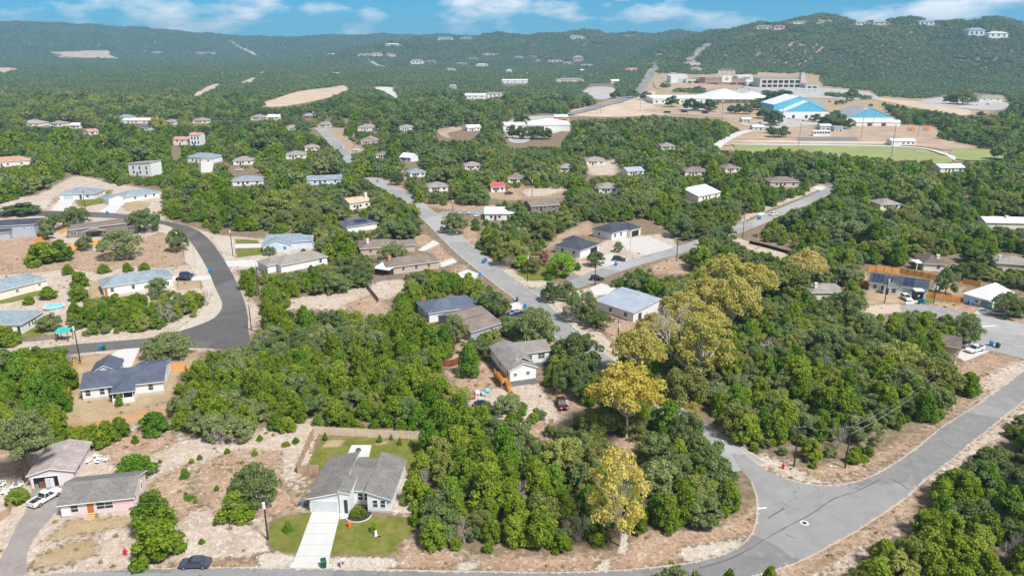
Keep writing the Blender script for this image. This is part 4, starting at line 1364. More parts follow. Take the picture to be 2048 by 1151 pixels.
rt = thing('porch', 'flat white porch roof on cream posts beside the brown-roofed house', 'porch', G(1832, 540), 0.05)
MB().box(-.3, 4.6, -.3, 4.0, 2.6, 2.8).build('porch_roof', M_trim, rt)
for x in (0, 2.1, 4.2):
    MB().box(x, x + .3, 0, .3, -.1, 2.6).build('post', W_cream, rt)
HARD.append([(1829, 520), (1866, 520), (1866, 542), (1829, 542)])
H1('pale low roof with white chimney sunk among oaks by the gravel lane', (1622, 600), (1690, 600), 9, 'hip', 1.5, R_tan, W_cream, 2.6, chimneys=[(.18, 2.5, .9, .9, 4.9, W_cream)], prot=2.2, protect=False)
SEMI.append([(1625, 574), (1680, 574), (1690, 586), (1620, 586)])
H1('long pale metal-roofed house high in the trees beyond the solar house', (1970, 458), (2080, 460), 10, 'gx', 1.5, R_white, W_cream, 3.0, chimneys=[(.45, 4, 1.2, 1.2, 5.2, W_cream)], prot=2)
H1('brown-roofed house hidden under oaks beside the parked white pickup', (1845, 700), (1917, 712), 8, 'gx', 1.4, R_brown2, W_tanb, 2.5, prot=2.5, protect=False)
HARD.append([(1900, 680), (1925, 672), (1935, 705), (1915, 715)])
H1('small tan-roofed house behind white porch, beyond the cul-de-sac houses', (1992, 540), (2060, 545), 9, 'hip', 1.8, R_tan, W_cream, 2.8, prot=1.5, chimneys=[(.1, 2, .9, .9, 5, W_cream)])
# houses poking out of the trees farther off
MID = [
    ('white two-storey house with offset flat roofs standing alone in the juniper wood', (259, 350), (304, 352), 10, 'sx+', 1.4, R_tan, W_white, 7.0, .5),
    ('house with orange tile roof and white upper gallery', (347, 290), (384, 290), 11, 'gx', 1.6, R_terra, W_cream, 4.5, 1.5),
    ('tall white house wing beside orange tile roof', (381, 291), (402, 291), 10, 'gx', 1.4, R_terra, W_white, 8.5, 1.5),
    ('blue-grey roofed white house with steep concrete drive', (374, 324), (428, 326), 12, 'hip', 2.2, R_blue, W_white, 3.6, .3),
    ('small tan-roofed white house beside dark oak', (467, 330), (506, 329), 10, 'hip', 1.8, R_tan, W_white, 3.0, .6),
    ('pale blue roof with white car standing behind it', (463, 372), (528, 370), 11, 'hip', 1.9, R_blue, W_white, 2.8, 1.2),
    ('long pale blue-green roof lying along the street trees', (615, 370), (685, 367), 11, 'gx', 1.6, R_blue, W_blue, 2.8, 1.4),
    ('tan hip-roofed house with dark entry above green shrubs', (572, 318), (612, 317), 11, 'hip', 2.0, R_tan, W_cream, 3.0, .6),
    ('grey-roofed brick house with tall white chimney', (604, 238), (629, 238), 12, 'hip', 2.2, R_blue, W_brick, 3.4, .3),
    ('orange tile roof showing at the left edge of the wood', (-30, 336), (62, 330), 12, 'hip', 2.4, R_terra, W_cream, 3.4, .8),
    ('pinkish low hip roof on far wooded rise', (42, 253), (82, 253), 14, 'hip', 2.6, R_mauve, W_cream, 3.2, 1),
    ('grey hip roof next to the pinkish roof', (100, 254), (126, 253), 12, 'hip', 2.2, R_tan, W_white, 3, 1),
    ('pale roof in the bright trees below the valley', (386, 248), (416, 246), 13, 'hip', 2.2, R_tan, W_cream, 3, 1),
    ('blue roof behind bright yellow-green trees', (234, 241), (262, 240), 12, 'hip', 2.2, R_blue, W_white, 3, 1),
    ('dark blue roof near the orange tile house', (278, 262), (298, 262), 11, 'gx', 1.8, R_steelb, W_white, 3, 1.5),
    ('small terracotta roof buried in oaks', (178, 270), (198, 268), 10, 'gx', 1.6, R_terra, W_cream, 3, 1.5),
    ('pale sandstone house behind street oaks', (716, 262), (754, 262), 12, 'hip', 2.2, R_tan, W_cream, 3.4, .8),
    ('grey gabled house behind parked white cars', (722, 288), (752, 288), 11, 'gy', 2.4, R_tan, W_tanb, 3, 1),
    ('white steep-gabled shed by a dirt yard', (800, 322), (822, 324), 9, 'gx', 2.2, R_white, W_white, 3, .5),
    ('low tan roof behind spreading oak near the bare verge', (858, 384), (896, 382), 10, 'hip', 1.8, R_tan, W_cream, 2.8, 1.4),
    ('low white flat-roofed house above the branch street', (970, 440), (1028, 440), 10, 'sy+', .9, R_white, W_white, 3.0, .6),
    ('low grey-roofed ranch house with deep dark eaves', (1062, 424), (1118, 420), 11, 'gx', 1.6, R_brown, W_taupe, 2.8, .8),
    ('red-roofed white cottage among oaks', (982, 384), (1010, 383), 9, 'gx', 1.8, R_red, W_white, 2.8, .5),
    ('dark grey-roofed house above the red-roofed cottage', (1016, 366), (1048, 366), 10, 'hip', 2.0, R_brown, W_cream, 2.8, .8),
    ('grey roof near the open dirt drives', (1120, 344), (1146, 344), 10, 'hip', 2, R_tan, W_cream, 2.8, 1),
    ('pale grey roof at the end of a paved drive', (1172, 330), (1210, 330), 12, 'hip', 2, R_tan, W_cream, 3, 1),
    ('grey-roofed house with white lean-to beside reddish fence', (1198, 386), (1236, 386), 11, 'hip', 2, R_tan, W_white, 2.9, .6),
    ('grey hip roof deep in the oak wood', (1370, 352), (1414, 352), 11, 'hip', 2, R_brown, W_cream, 3, 1.6),
    ('pale green metal roof slanting among trees', (1396, 404), (1440, 395), 10, 'sy+', 2.6, R_green, W_cream, 3, 1.8),
    ('grey-roofed house at the head of the white drive', (1540, 374), (1598, 374), 12, 'hip', 2, R_brown, W_stone, 3, 1),
    ('pinkish roofed house with round deck and chimney', (700, 420), (742, 414), 10, 'gx', 1.6, shingle('pale_orange_shingles', (.55, .38, .27)), W_cream, 3.4, 1.5),
    ('pale roof at the top of the sloping side street', (636, 256), (662, 254), 12, 'hip', 2, R_tan, W_cream, 2.6, .3),
    ('tan roof corner beyond the pine edge above the sports field', (1322, 300), (1350, 300), 11, 'hip', 2, R_tan, W_cream, 3, 1.6),
    ('brown house on the lower hill slope above the shops', (1436, 148), (1470, 148), 16, 'hip', 4, R_brown2, W_stone, 7, 0),
    ('cream house in pale trees beyond the school', (1958, 205), (2004, 204), 22, 'hip', 4.5, R_tan, W_cream, 4.5, 0),
    ('white house at the turn of the hill road', (1372, 132), (1398, 129), 18, 'hip', 3.5, R_tan, W_cream, 5, 0),
    ('small white house above the shops by the hill road', (1384, 143), (1404, 141), 16, 'hip', 3.5, R_tan, W_white, 5, 0),
    ('white two-storey house in distant oaks', (900, 180), (912, 180), 10, 'gx', 2.5, R_blue, W_white, 6.5, 0),
    ('long house with pale green roof far beyond the street', (930, 199), (972, 198), 14, 'gx', 3, R_green, W_white, 5, 1),
    ('cream house with stone tower next to the pale green roof', (975, 198), (1004, 196), 14, 'gx', 2, R_tan, W_cream, 7, 1),
    ('long white building in the distant school grounds', (1004, 168), (1056, 166), 25, 'sy+', 1.5, R_white, W_white, 6, 0),
    ('pale grey building by the campus trees', (1112, 166), (1168, 164), 25, 'hip', 3, R_tan, W_stone, 6, 0),
    ('white shed in oaks beside the hill road', (1222, 166), (1238, 166), 14, 'gx', 3, R_white, W_white, 4, 0),
    ('flat brown-roofed house beside the hill road', (1252, 143), (1279, 142), 18, 'hip', 3, R_terra, W_cream, 5, 0),
    ('white block house among far trees', (1012, 148), (1024, 148), 14, 'hip', 2, R_white, W_white, 10, 0),
    ('pale low house in far trees below the ridge', (890, 143), (912, 143), 20, 'hip', 4, R_tan, W_cream, 6, 0),
    ('white low house in far trees', (1158, 145), (1170, 143), 16, 'hip', 3, R_white, W_white, 5, 0),
    ('pale grey roof among the bright trees of the valley rim', (502, 241), (530, 240), 13, 'hip', 2.2, R_tan, W_cream, 3, 1),
    ('white-walled roof beside the grey rim roof', (534, 241), (558, 240), 13, 'gx', 2.2, R_white, W_white, 3, 1),
    ('white low roof beside the pinkish rim roof', (140, 258), (160, 257), 11, 'gx', 1.8, R_white, W_white, 3, 1),
    ('long white roof behind the yellow-green belt', (245, 248), (300, 246), 12, 'gx', 1.8, R_white, W_cream, 3, 1),
    ('cream roof between oaks above the dark blue roof', (330, 250), (350, 249), 11, 'hip', 2, R_tan, W_cream, 3, 1),
    ('tan roof beside a bare yard under the sandy field', (575, 262), (600, 261), 12, 'hip', 2, R_tan, W_cream, 3, 1.2),
    ('grey roof below the long house with pale green roof', (800, 262), (832, 261), 13, 'hip', 2.2, R_tan, W_white, 3, 1),
    ('white roof by the small pinkish clearing', (935, 262), (962, 261), 12, 'gx', 2, R_white, W_white, 3, 1),
    ('low brown roof left of the white steep shed', (752, 318), (784, 317), 10, 'hip', 1.8, R_brown, W_cream, 2.8, 1.3),
    ('tan roof beside the sloping upper street', (610, 302), (640, 301), 10, 'hip', 1.8, R_tan, W_cream, 2.8, 1.3),
    ('pale roof in oaks beyond the red-roofed cottage', (930, 340), (962, 339), 10, 'hip', 1.8, R_tan, W_cream, 2.8, 1.3),
    ('grey metal roof in oaks right of the ranch house', (1255, 352), (1288, 350), 10, 'gx', 1.8, R_met, W_cream, 2.8, 1.3),
    ('brown roof in the wood below the sports pitch', (1450, 345), (1480, 344), 10, 'hip', 1.8, R_brown, W_cream, 2.8, 1.3),
    ('blue-grey roof between the upper street and pale shed', (820, 355), (852, 353), 10, 'hip', 1.8, R_blue, W_white, 2.8, 1.3),
    ('pale green roof near the right edge of the wood', (1880, 345), (1930, 344), 11, 'gx', 1.8, R_green, W_cream, 2.8, 1.3),
    ('tan roof in the wood beyond the metal-roofed house', (1760, 420), (1800, 419), 10, 'hip', 1.8, R_tan, W_cream, 2.8, 1.5),
]
for label, A, B, d, rf, rise, rm, wall, h, prot in MID:
    far = A[1] < 260
    wz = (1.0, 2.2) if h < 4 else (h * .55, h * .85)
    ws = [('F', 0, f, 1.2 if not far else 2.0, wz[0], wz[1], 1) for f in (.22, .5, .8)]
    if h >= 6:
        ws += [('F', 0, f, 1.2 if not far else 2.0, h * .15, h * .42, 1) for f in (.22, .5, .8)]
    ch = []
    if 'chimney' in label:
        ch = [(.9, 3, 1.2, 1.2, h + rise + 2.0, W_cream)]
    H1(label, A, B, d, rf, rise, rm, wall, h, wins=ws, doors=[('F', 0, .36, 1.1, 2.1, D_dark)], prot=min(prot, 1.0), hill=far, chimneys=ch)

# the school
M_bluew = plain('school_blue_cladding', (.12, .43, .60), .6, .05, .1)
M_schw = plain('school_white_render', (.74, .73, .70), .8, .05, .1)
M_schroof = metalroof('school_white_roof', (.72, .76, .78))
rt, Wp, wo = H1('long white school building with flat white roofs', (1306, 210), (1420, 207), 60, 'sy+', 1.2, M_schroof, M_schw, 7, hill=True,
                wins=[('F', 0, f, 2.4, 2.0, 4.6, 1) for f in np.linspace(.06, .96, 9)], name='school', cat='school')
rt, Wp, wo = H1('hip-roofed white school hall beside the long flat school building', (1417, 208), (1506, 207), 75, 'hip', 11, M_schroof, W_tanb, 7, hill=True, o=3,
                wins=[('F', 0, f, 1.6, 1.0, 5.6, 1) for f in np.linspace(.06, .94, 7)], extra=[dict(x=(.95, 1.5), y=(30, 75), roof='hip', rise=6)], name='school_hall', cat='school')
rt, Wp, wo = H1('gymnasium with bright blue gables and white roof', (1566, 238), (1658, 238), 16, 'gy', 11, M_schroof, M_schw, 7.5, hill=True, gable=M_bluew, o=.5,
                doors=[('F', 0, f, 3, 4, D_dark) for f in (.22, .5)], extra=[dict(x=(-.12, .95), y=(16, 60), roof='gy', rise=9, h=14, wall=M_bluew, gable=M_bluew)], name='gymnasium', cat='gymnasium')
rt, Wp, wo = H1('second gymnasium with grey roof and blue gable', (1692, 250), (1786, 250), 45, 'gy', 9.5, metalroof('grey_gym_roof', (.32, .33, .35)), M_schw, 7, hill=True, gable=M_bluew, o=.5, name='gymnasium', cat='gymnasium')
rt, Wp, wo = H1('low white annex with dark doorways before the second gymnasium', (1712, 254), (1800, 254), 8, 'gx', 1.6, M_schroof, M_schw, 4.2, hill=True,
                doors=[('F', 0, f, 4.5, 3.2, D_dark) for f in (.3, .62)], name='annex', cat='building')
rt, Wp, wo = H1('white field house at the end of the running track', (1783, 291), (1830, 292), 10, 'gx', 1.5, M_schroof, M_schw, 3.6, hill=True,
                wins=[('F', 0, f, 1.5, 1.4, 2.6, 1) for f in (.5, .7, .9)], name='field_house', cat='building')
rt, Wp, wo = H1('white press box on top of the bleachers', (1626, 274), (1660, 274), 4, 'sy+', .4, M_schroof, M_schw, 4.6, hill=True, wins=[('F', 0, f, 1.6, 2.6, 4.0, 1) for f in np.linspace(.1, .9, 6)], name='press_box', cat='press box')
a, rz, L = place((1597, 285), (1720, 284), True)
bl = thing('bleachers', 'long grey aluminium bleachers beside the green pitch', 'bleachers', a, rz)
for i in range(8):
    MB().box(0, L, i * .75, i * .75 + .6, .5 + i * .42, .58 + i * .42).build('bench_row', plain('aluminium_planks', (.55, .58, .60), .5, .06), bl)
    MB().box(0, L, i * .75 + .61, i * .75 + .66, .1 + i * .42, .45 + i * .42).build('riser', plain('aluminium_risers', (.36, .38, .41), .5, .06), bl)
for i in range(9):
    MB().box(i * L / 8 - .08, i * L / 8 + .08, 0, 5.9, 0, .3).build('support', M_steel, bl)
HARD.append([(1595, 268), (1722, 266), (1722, 288), (1595, 288)])
for i, (a_, b_, c_, h_, rm_, lb_) in enumerate(((1640, 1662, 262, 4.5, M_schroof, 'grey shed between the two gymnasiums'), (1668, 1686, 264, 4, R_tan, 'small tan hut beneath the oaks by the second gymnasium'), (1505, 1528, 262, 3.5, M_schroof, 'low white canopy beside the school lane'),
                                           (1545, 1562, 240, 4, R_tan, 'tan portable classroom beside the blue gymnasium'), (1484, 1502, 246, 3.5, M_schroof, 'small white dugout on the practice ground'))):
    H1(lb_, (a_, c_), (b_, c_), 9, 'gx', 1.2, rm_, siding('hut_siding', (.50, .52, .54)), h_, hill=True, wins=[('F', 0, .3, 1.4, 1.2, 2.4, 1)], doors=[('F', 0, .7, 1.4, 2.3, D_dark)], name='shed', cat='shed')
# shops
rt, Wp, wo = H1('white plain-fronted shop building at the end of the shopping row', (1341, 166), (1375, 167), 40, 'sy+', .8, M_schroof, M_schw, 14, hill=True, doors=[('F', 0, .6, 12, 9, D_blue)], name='shop', cat='shop')
rt, Wp, wo = H1('low cream shop with dark arches', (1372, 167), (1398, 168), 35, 'sy+', .8, R_tan, W_cream, 9, hill=True, doors=[('F', 0, f, 9, 5, D_dark) for f in (.28, .72)], name='shop', cat='shop')
rt, Wp, wo = H1('maroon and tan supermarket with white front panel', (1398, 170), (1492, 171), 60, 'sy+', 1, R_brown, plain('tan_store_wall', (.40, .27, .22), .8, .06), 11, hill=True,
                wins=[('F', 0, f, 12, .8, 4.5, 1) for f in (.22, .34, .72, .88)], name='supermarket', cat='shop')
q = MB().box(0, .12 * Wp, -.5, -.01, 5, 15)
q.build('panel', plain('maroon_store_panel', (.20, .045, .055), .7), rt)
q = MB().box(.48 * Wp, .68 * Wp, -1, -.02, 5, 18)
q.build('panel', M_trim, rt)
xm_ = .58 * Wp
q = MB().prism([(xm_ + 4 * dx, -1.05, 12 + 4 * dz) for dx, dz in ((0, -1), (1, 0), (0, 1), (-1, 0))], [(xm_ + 4 * dx, -1.2, 12 + 4 * dz) for dx, dz in ((0, -1), (1, 0), (0, 1), (-1, 0))])
q.build('emblem', plain('red_emblem', (.55, .05, .06), .6, .02), rt)
q = MB().prism([(xm_ + 1.8 * dx, -1.21, 12 + 1.8 * dz) for dx, dz in ((0, -1), (1, 0), (0, 1), (-1, 0))], [(xm_ + 1.8 * dx, -1.3, 12 + 1.8 * dz) for dx, dz in ((0, -1), (1, 0), (0, 1), (-1, 0))])
q.build('emblem_centre', M_trim, rt)
rt, Wp, wo = H1('white shop front with dark lettering beside the supermarket', (1474, 168), (1506, 168), 30, 'sy+', 1, M_schroof, M_schw, 15, hill=True, name='shop', cat='shop')
for i in range(6):
    MB().box((.30 + .085 * i) * Wp, (.355 + .085 * i) * Wp, -.3, -.01, 10.5, 12.6).build('letter', M_dark, rt)
rt, Wp, wo = H1('low white colonnade joining the shops', (1494, 172), (1522, 173), 30, 'sy+', 1, M_schroof, M_schw, 8, hill=True, doors=[('F', 0, f, 6, 4, D_dark) for f in (.2, .5, .8)], name='colonnade', cat='shop')
rt, Wp, wo = H1('two-storey tan shopping arcade with dark arches and a stubby tower', (1519, 175), (1612, 177), 45, 'sy+', 1.5, R_tan, W_stone, 17, hill=True, name='arcade', cat='shop',
                extra=[dict(x=(.86, .95), y=(-2, 8), h=27, roof='hip', rise=2)])
for i in range(7):
    for z0, z1 in ((1.5, 6), (9, 14)):
        MB().box((.05 + .118 * i) * Wp, (.135 + .118 * i) * Wp, -.3, -.01, z0, z1).build('arch', M_dark, rt)
rt, Wp, wo = H1('single-storey tan wing at the end of the arcade', (1611, 177), (1637, 178), 25, 'sy+', 1, R_tan, W_stone, 8, hill=True, doors=[('F', 0, f, 7, 4.5, D_dark) for f in (.3, .7)], name='shop', cat='shop')
# white campus with round hall
rt, Wp, wo = H1('sprawling white campus hall with shaded porch among oaks', (1056, 263), (1140, 262), 34, 'hip', 4, M_schroof, M_schw, 6, hill=True, doors=[('F', 0, .18, 16, 4.5, D_dark)], prot=0, name='campus_hall', cat='school')  # the porch shade is a wide dark-painted panel, built as a door
rt, Wp, wo = H1('low white campus block beside parked vans', (1006, 262), (1050, 258), 22, 'sy+', 1, M_schroof, M_schw, 4, hill=True, wins=[('F', 0, f, 2, 1.4, 2.8, 1) for f in (.2, .5, .8)], prot=0, name='campus_block', cat='school')
rt, Wp, wo = H1('orange building with white windows behind the campus hall', (1110, 245), (1136, 246), 14, 'sy+', 1, M_schroof, plain('orange_render', (.62, .25, .10), .8, .06), 6, hill=True, wins=[('F', 0, f, 2.2, 1.8, 3.8, 1) for f in (.15, .35, .55, .75)], name='campus_block', cat='school')

# houses on the far slopes and ridges
FARH = [
    ('grey stepped villa on the right-hand crest', 1513, 1545, 60, 12, R_tan, W_stone), ('red-roofed pink villa on the right-hand crest', 1548, 1577, 60, 12, R_red, plain('pink_stucco', (.66, .48, .46), .8)),
    ('low cream villa beside the red-roofed villa', 1586, 1615, 49, 8, R_tan, W_cream), ('pale long villa on the crest oaks', 1637, 1664, 48, 8, R_tan, W_cream),
    ('cream crest villa with two wings', 1711, 1741, 52, 10, R_tan, W_cream), ('grey crest villa with terrace', 1746, 1780, 51, 9, R_tan, W_stone),
    ('bluish white villa on the crest', 1838, 1868, 51, 12, R_blue, W_blue), ('tall pale blue villa below the crest', 1936, 1968, 74, 20, R_blue, W_blue),
    ('pale turquoise roofed villa below the crest', 1977, 2015, 78, 14, R_green, W_white),
    ('pale house with long glazed front on the middle ridge', 876, 906, 82, 15, R_blue, W_blue), ('grey house beside the glazed ridge house', 921, 946, 80, 12, R_tan, W_stone),
    ('bluish mansion on top of the middle ridge', 1140, 1166, 79, 16, R_blue, W_blue), ('low house at the end of the middle ridge', 1250, 1276, 74, 8, R_tan, W_stone),
    ('white house on the left shoulder of the middle ridge', 770, 798, 92, 9, R_white, W_white), ('white house at the foot of the left shoulder', 654, 672, 111, 9, R_white, W_white),
    ('cream villa of the hillside cluster', 716, 738, 114, 12, R_tan, W_cream), ('tall cream villa of the hillside cluster', 742, 764, 113, 14, R_tan, W_cream),
    ('cream villa at the end of the hillside cluster', 773, 790, 113, 10, R_terra, W_cream), ('white villa with terrace below the middle ridge', 822, 846, 129, 16, R_tan, W_white),
    ('grey roofed house beside the white terrace villa', 850, 872, 126, 9, R_brown, W_stone), ('tan house of the sloping lane', 914, 934, 131, 10, R_tan, W_tanb),
    ('grey house of the sloping lane', 938, 958, 120, 10, R_brown, W_stone), ('tan house at the top of the sloping lane', 967, 988, 112, 9, R_tan, W_cream),
    ('white house in the ridge-foot wood', 1030, 1046, 118, 10, R_blue, W_white), ('white long house in the ridge-foot wood', 952, 976, 133, 8, R_white, W_white),
    ('pale house below the tall tan house', 1096, 1124, 125, 10, R_brown, W_cream), ('cream house with bare drive', 1126, 1146, 130, 11, R_tan, W_cream),
    ('tall tan house on the ridge flank', 1147, 1166, 124, 20, R_terra, W_tanb), ('white house under the tall tan house', 1162, 1188, 134, 9, R_tan, W_white),
    ('pale house in a clearing of the ridge flank', 1070, 1082, 124, 9, R_tan, W_cream), ('grey house where the hill road meets the slope', 1298, 1317, 132, 7, R_brown, W_stone),
    ('tan house at the valley head', 302, 326, 108, 11, R_terra, W_cream), ('small cream house at the valley head', 279, 290, 104, 8, R_tan, W_cream),
    ('long terracotta house in the far valley', 392, 430, 109, 10, R_terra, W_cream), ('grey house on the ridge lane', 1058, 1068, 116, 8, R_brown, W_stone),
    ('pale house above the hill road', 1312, 1326, 114, 9, R_tan, W_stone),
]
for label, x0, x1, yb, h, rm, wall in FARH:
    H1(label, (x0, yb), (x1, yb), 18, 'hip', h * .25, rm, wall, h * .8, hill=True, o=1.0, name='villa', cat='house', group='houses on the far slopes',
       wins=[('F', 0, f, 4.5, h * .3, h * .6, 1) for f in (.2, .5, .8)])

# ------------------------------------------------------------------ vehicles
def paint(name, c, rough=.28):
    return plain('paint_' + name, c, rough, .03, 1, .55)


P_white, P_black, P_blue = paint('white', (.78, .78, .78)), paint('black', (.012, .012, .014)), paint('blue', (.02, .06, .20))
P_navy, P_silver, P_maroon = paint('grey_blue', (.055, .07, .11)), paint('silver', (.50, .51, .52)), paint('maroon', (.10, .012, .016))


def car(label, px, py, heading, kind, pm, yaw_px=None, L=None, cat=None, name=None):
    """heading: degrees of the nose, clockwise from the view direction"""
    L = L or {'sedan': 4.7, 'suv': 4.8, 'pickup': 5.7, 'van': 5.2}[kind]
    w = 1.85 if kind != 'pickup' else 1.95
    x, y, z = G(px, py)
    zr = .03
    root = thing(name or {'sedan': 'parked_car', 'suv': 'parked_suv', 'pickup': 'pickup_truck', 'van': 'parked_van'}[kind], label,
                 cat or {'sedan': 'car', 'suv': 'car', 'pickup': 'pickup truck', 'van': 'van'}[kind], (x, y, zr), -math.radians(heading))
    hw = w / 2
    # side profile: (y from tail to nose, z), lower body
    if kind == 'sedan':
        low = [(-.5, .32), (-.5, .75), (-.47, .95), (-.33, .98), (.20, .92), (.42, .82), (.49, .66), (.5, .34)]
        cab = [(-.36, .95, .97), (-.20, 1.42, .80), (.05, 1.45, .80), (.24, .90, .96)]
    elif kind in ('suv', 'van'):
        low = [(-.5, .38), (-.5, .85), (-.49, 1.05), (-.3, 1.06), (.22, 1.04), (.43, .95), (.5, .75), (.5, .4)]
        cab = [(-.485, 1.04, .97), (-.42, 1.68, .82), (.02, 1.72, .82), (.24, 1.02, .96)]
    else:
        low = [(-.5, .45), (-.5, 1.02), (-.12, 1.02), (.20, 1.05), (.44, 1.0), (.5, .85), (.5, .45)]
        cab = [(-.13, 1.02, .97), (-.08, 1.75, .84), (.10, 1.78, .84), (.24, 1.04, .96)]
    m = MB()
    n = len(low)
    bev = .07
    ring0 = [(-hw + bev, q[0] * L, q[1]) for q in low]
    prof = lambda s, f: [(s * hw * f, q[0] * L * (1 if abs(f) == 1 else .985), q[1] if f == 1 else q[1]) for q in low]
    # four loops across the width so that the flanks round over
    loops = []
    for xx, zs in ((-hw, .93), (-hw + .12, 1.0), (hw - .12, 1.0), (hw, .93)):
        zm = .7
        loops.append([(xx, q[0] * L * (1 if zs == 1 else .985), q[1] if zs == 1 else zm + (q[1] - zm) * zs) for q in low])
    for a, b in zip(loops, loops[1:]):
        for i in range(n):
            j = (i + 1) % n
            m.poly([a[i], b[i], b[j], a[j]])
    m.poly(loops[0])
    m.poly(loops[-1][::-1])
    body = m.build('body', pm, root)
    # glasshouse
    g = MB()
    loops = [[(s * hw * f * .985, q * L, z) for (q, z, f) in cab] for s in (-1, 1)]
    A, B = loops
    for i in range(len(A) - 1):
        if i != 1:
            g.poly([A[i], B[i], B[i + 1], A[i + 1]])
    g.poly(A[::-1]).poly(B)
    g.build('windows', M_glass, root)
    r = MB()
    rt = [A[1], B[1], B[2], A[2]]
    r.prism([(p[0], p[1], p[2] + .004) for p in rt], [(p[0] * .94, p[1] * (1.0), p[2] + .06) for p in rt])
    r.build('roof', pm, root)
    p = MB()      # pillars
    for s, lp in ((-1, A), (1, B)):
        for i in (0, 2):
            p.tube(Vector(lp[i]) + Vector((s * .012, 0, 0)), Vector(lp[i + 1]) + Vector((s * .012, 0, 0)), .045, .04, 4)
        mid0 = (Vector(lp[0]) + Vector(lp[3])) / 2
        mid1 = (Vector(lp[1]) + Vector(lp[2])) / 2
        p.tube(mid0 + Vector((s * .012, 0, 0)), mid1 + Vector((s * .012, 0, 0)), .045, .04, 4)
    p.build('pillars', pm, root)
    if kind == 'pickup':
        b = MB().box(-hw + .16, hw - .16, -.485 * L, -.145 * L, 1.022, 1.03)
        b.build('bed', D_black, root)
        b = MB().box(-hw + .02, -hw + .15, -.5 * L, -.14 * L, 1.0, 1.25).box(hw - .15, hw - .02, -.5 * L, -.14 * L, 1.0, 1.25).box(-hw + .15, hw - .15, -.5 * L, -.485 * L, 1.0, 1.25)
        b.build('bed_side', pm, root)
    R = .33 if kind == 'sedan' else .39
    for s in (-1, 1):
        for q in (-.31, .31):
            wh = MB().tube((s * (hw - .2), q * L, R), (s * (hw + .02), q * L, R), R, R, 14).build('wheel', M_black, root)
            MB().tube((s * (hw + .021), q * L, R), (s * (hw + .03), q * L, R), R * .62, R * .58, 10).build('rim', M_chrome, wh)
        z1 = low[-2][1]
        MB().box(s * (hw - .32) - .18, s * (hw - .32) + .18, .492 * L, .503 * L, z1 - .14, z1 + .02).build('headlight', M_lampw, root)
        MB().box(s * (hw - .22) - .14, s * (hw - .22) + .14, -.506 * L, -.499 * L, .72, .9).build('taillight', M_lampr, root)
        MB().box(s * (hw + .06) - .07, s * (hw + .06) + .07, .17 * L, .17 * L + .1, .95 if kind == 'sedan' else 1.08, 1.1 if kind == 'sedan' else 1.24).build('mirror', pm, root)
    return root


car('grey-blue sedan parked on the gravel edge of the main road', 391, 1131, -92, 'sedan', P_navy)
car('white pickup with open black bed on the old asphalt drive of the pink house', 92, 1000, 22, 'pickup', P_white)
car('white double-cab pickup parked by the cul-de-sac', 1949, 702, -118, 'pickup', P_white)
car('white car tucked behind the white double-cab pickup', 1926, 692, -118, 'suv', P_white)
car('dark red pickup on the bare dirt of the decked house', 1124, 812, 172, 'pickup', P_maroon, L=5.0)
car('black SUV at the mouth of the concrete apron', 1238, 521, 105, 'suv', P_black, L=5.0)
car('dark car half covered by a street-side oak', 1194, 560, 95, 'suv', P_black)
car('black car in front of the blue car on the gravel drive', 368, 560, 88, 'sedan', P_black, L=5)
car('bright blue SUV on the gravel drive', 374, 553, 88, 'suv', P_blue, L=4.8)
car('white hatchback on the drive of the solar-panelled house', 1812, 599, 178, 'suv', P_white, L=4.2)
car('silver SUV on the drive of the white metal-roofed house', 1991, 629, -70, 'suv', P_silver)
car('white sedan at the edge of the east street', 1547, 430, 60, 'sedan', P_white)
car('white sedan on the verge of the sloping side street', 685, 296, -30, 'sedan', P_white, L=5)
car('white SUV in a driveway beside a black one', 697, 284, 85, 'suv', P_white)
car('black SUV parked beside the white SUV', 707, 283, 85, 'suv', P_black)
car('black SUV beneath oaks by the warm-grey roofed house', 1038, 631, 70, 'suv', P_black)
car('blue tarpaulin-covered car under oaks', 1024, 634, 75, 'sedan', P_blue)
car('white car behind the pale blue roof', 478, 341, 90, 'sedan', P_white)
car('dark car in the gymnasium car park', 1606, 243, 20, 'suv', P_black)
car('white car in the gymnasium car park', 1611, 244, 20, 'suv', P_white)
car('silver car in the gymnasium car park', 1579, 239, 90, 'suv', P_silver)
car('grey-blue car by the school canopy', 1520, 248, 60, 'suv', P_navy)
car('white van beside the campus block', 1030, 270, 80, 'van', P_white)
car('white van at the campus yard edge', 1022, 274, 80, 'van', P_white)
car('silver car on the branch street', 930, 428, 85, 'sedan', P_silver)
car('maroon car by the red-roofed cottage', 1018, 388, 60, 'sedan', P_maroon)
car('white sedan in the drive beside the low white house', 955, 432, 20, 'sedan', P_white)
lots = [(1512, 176), (1521, 178), (1531, 177), (1543, 179), (1556, 180), (1569, 179), (1581, 180), (1594, 181), (1606, 181), (1485, 177), (1474, 179), (1499, 180), (1618, 182), (1630, 183), (1645, 184), (1660, 184), (1676, 186), (1690, 187), (1540, 183), (1552, 184), (1566, 185), (1580, 186), (1455, 181), (1465, 184), (1700, 190), (1720, 190), (1915, 208), (1935, 210), (1955, 212), (1975, 210)]
for i, (x, y) in enumerate(lots):
    car('small far car in the shopping centre car park', x, y, 15 * i, 'suv', (P_white, P_black, P_silver, P_navy)[i % 4])['group'] = 'cars in the shopping centre car park'

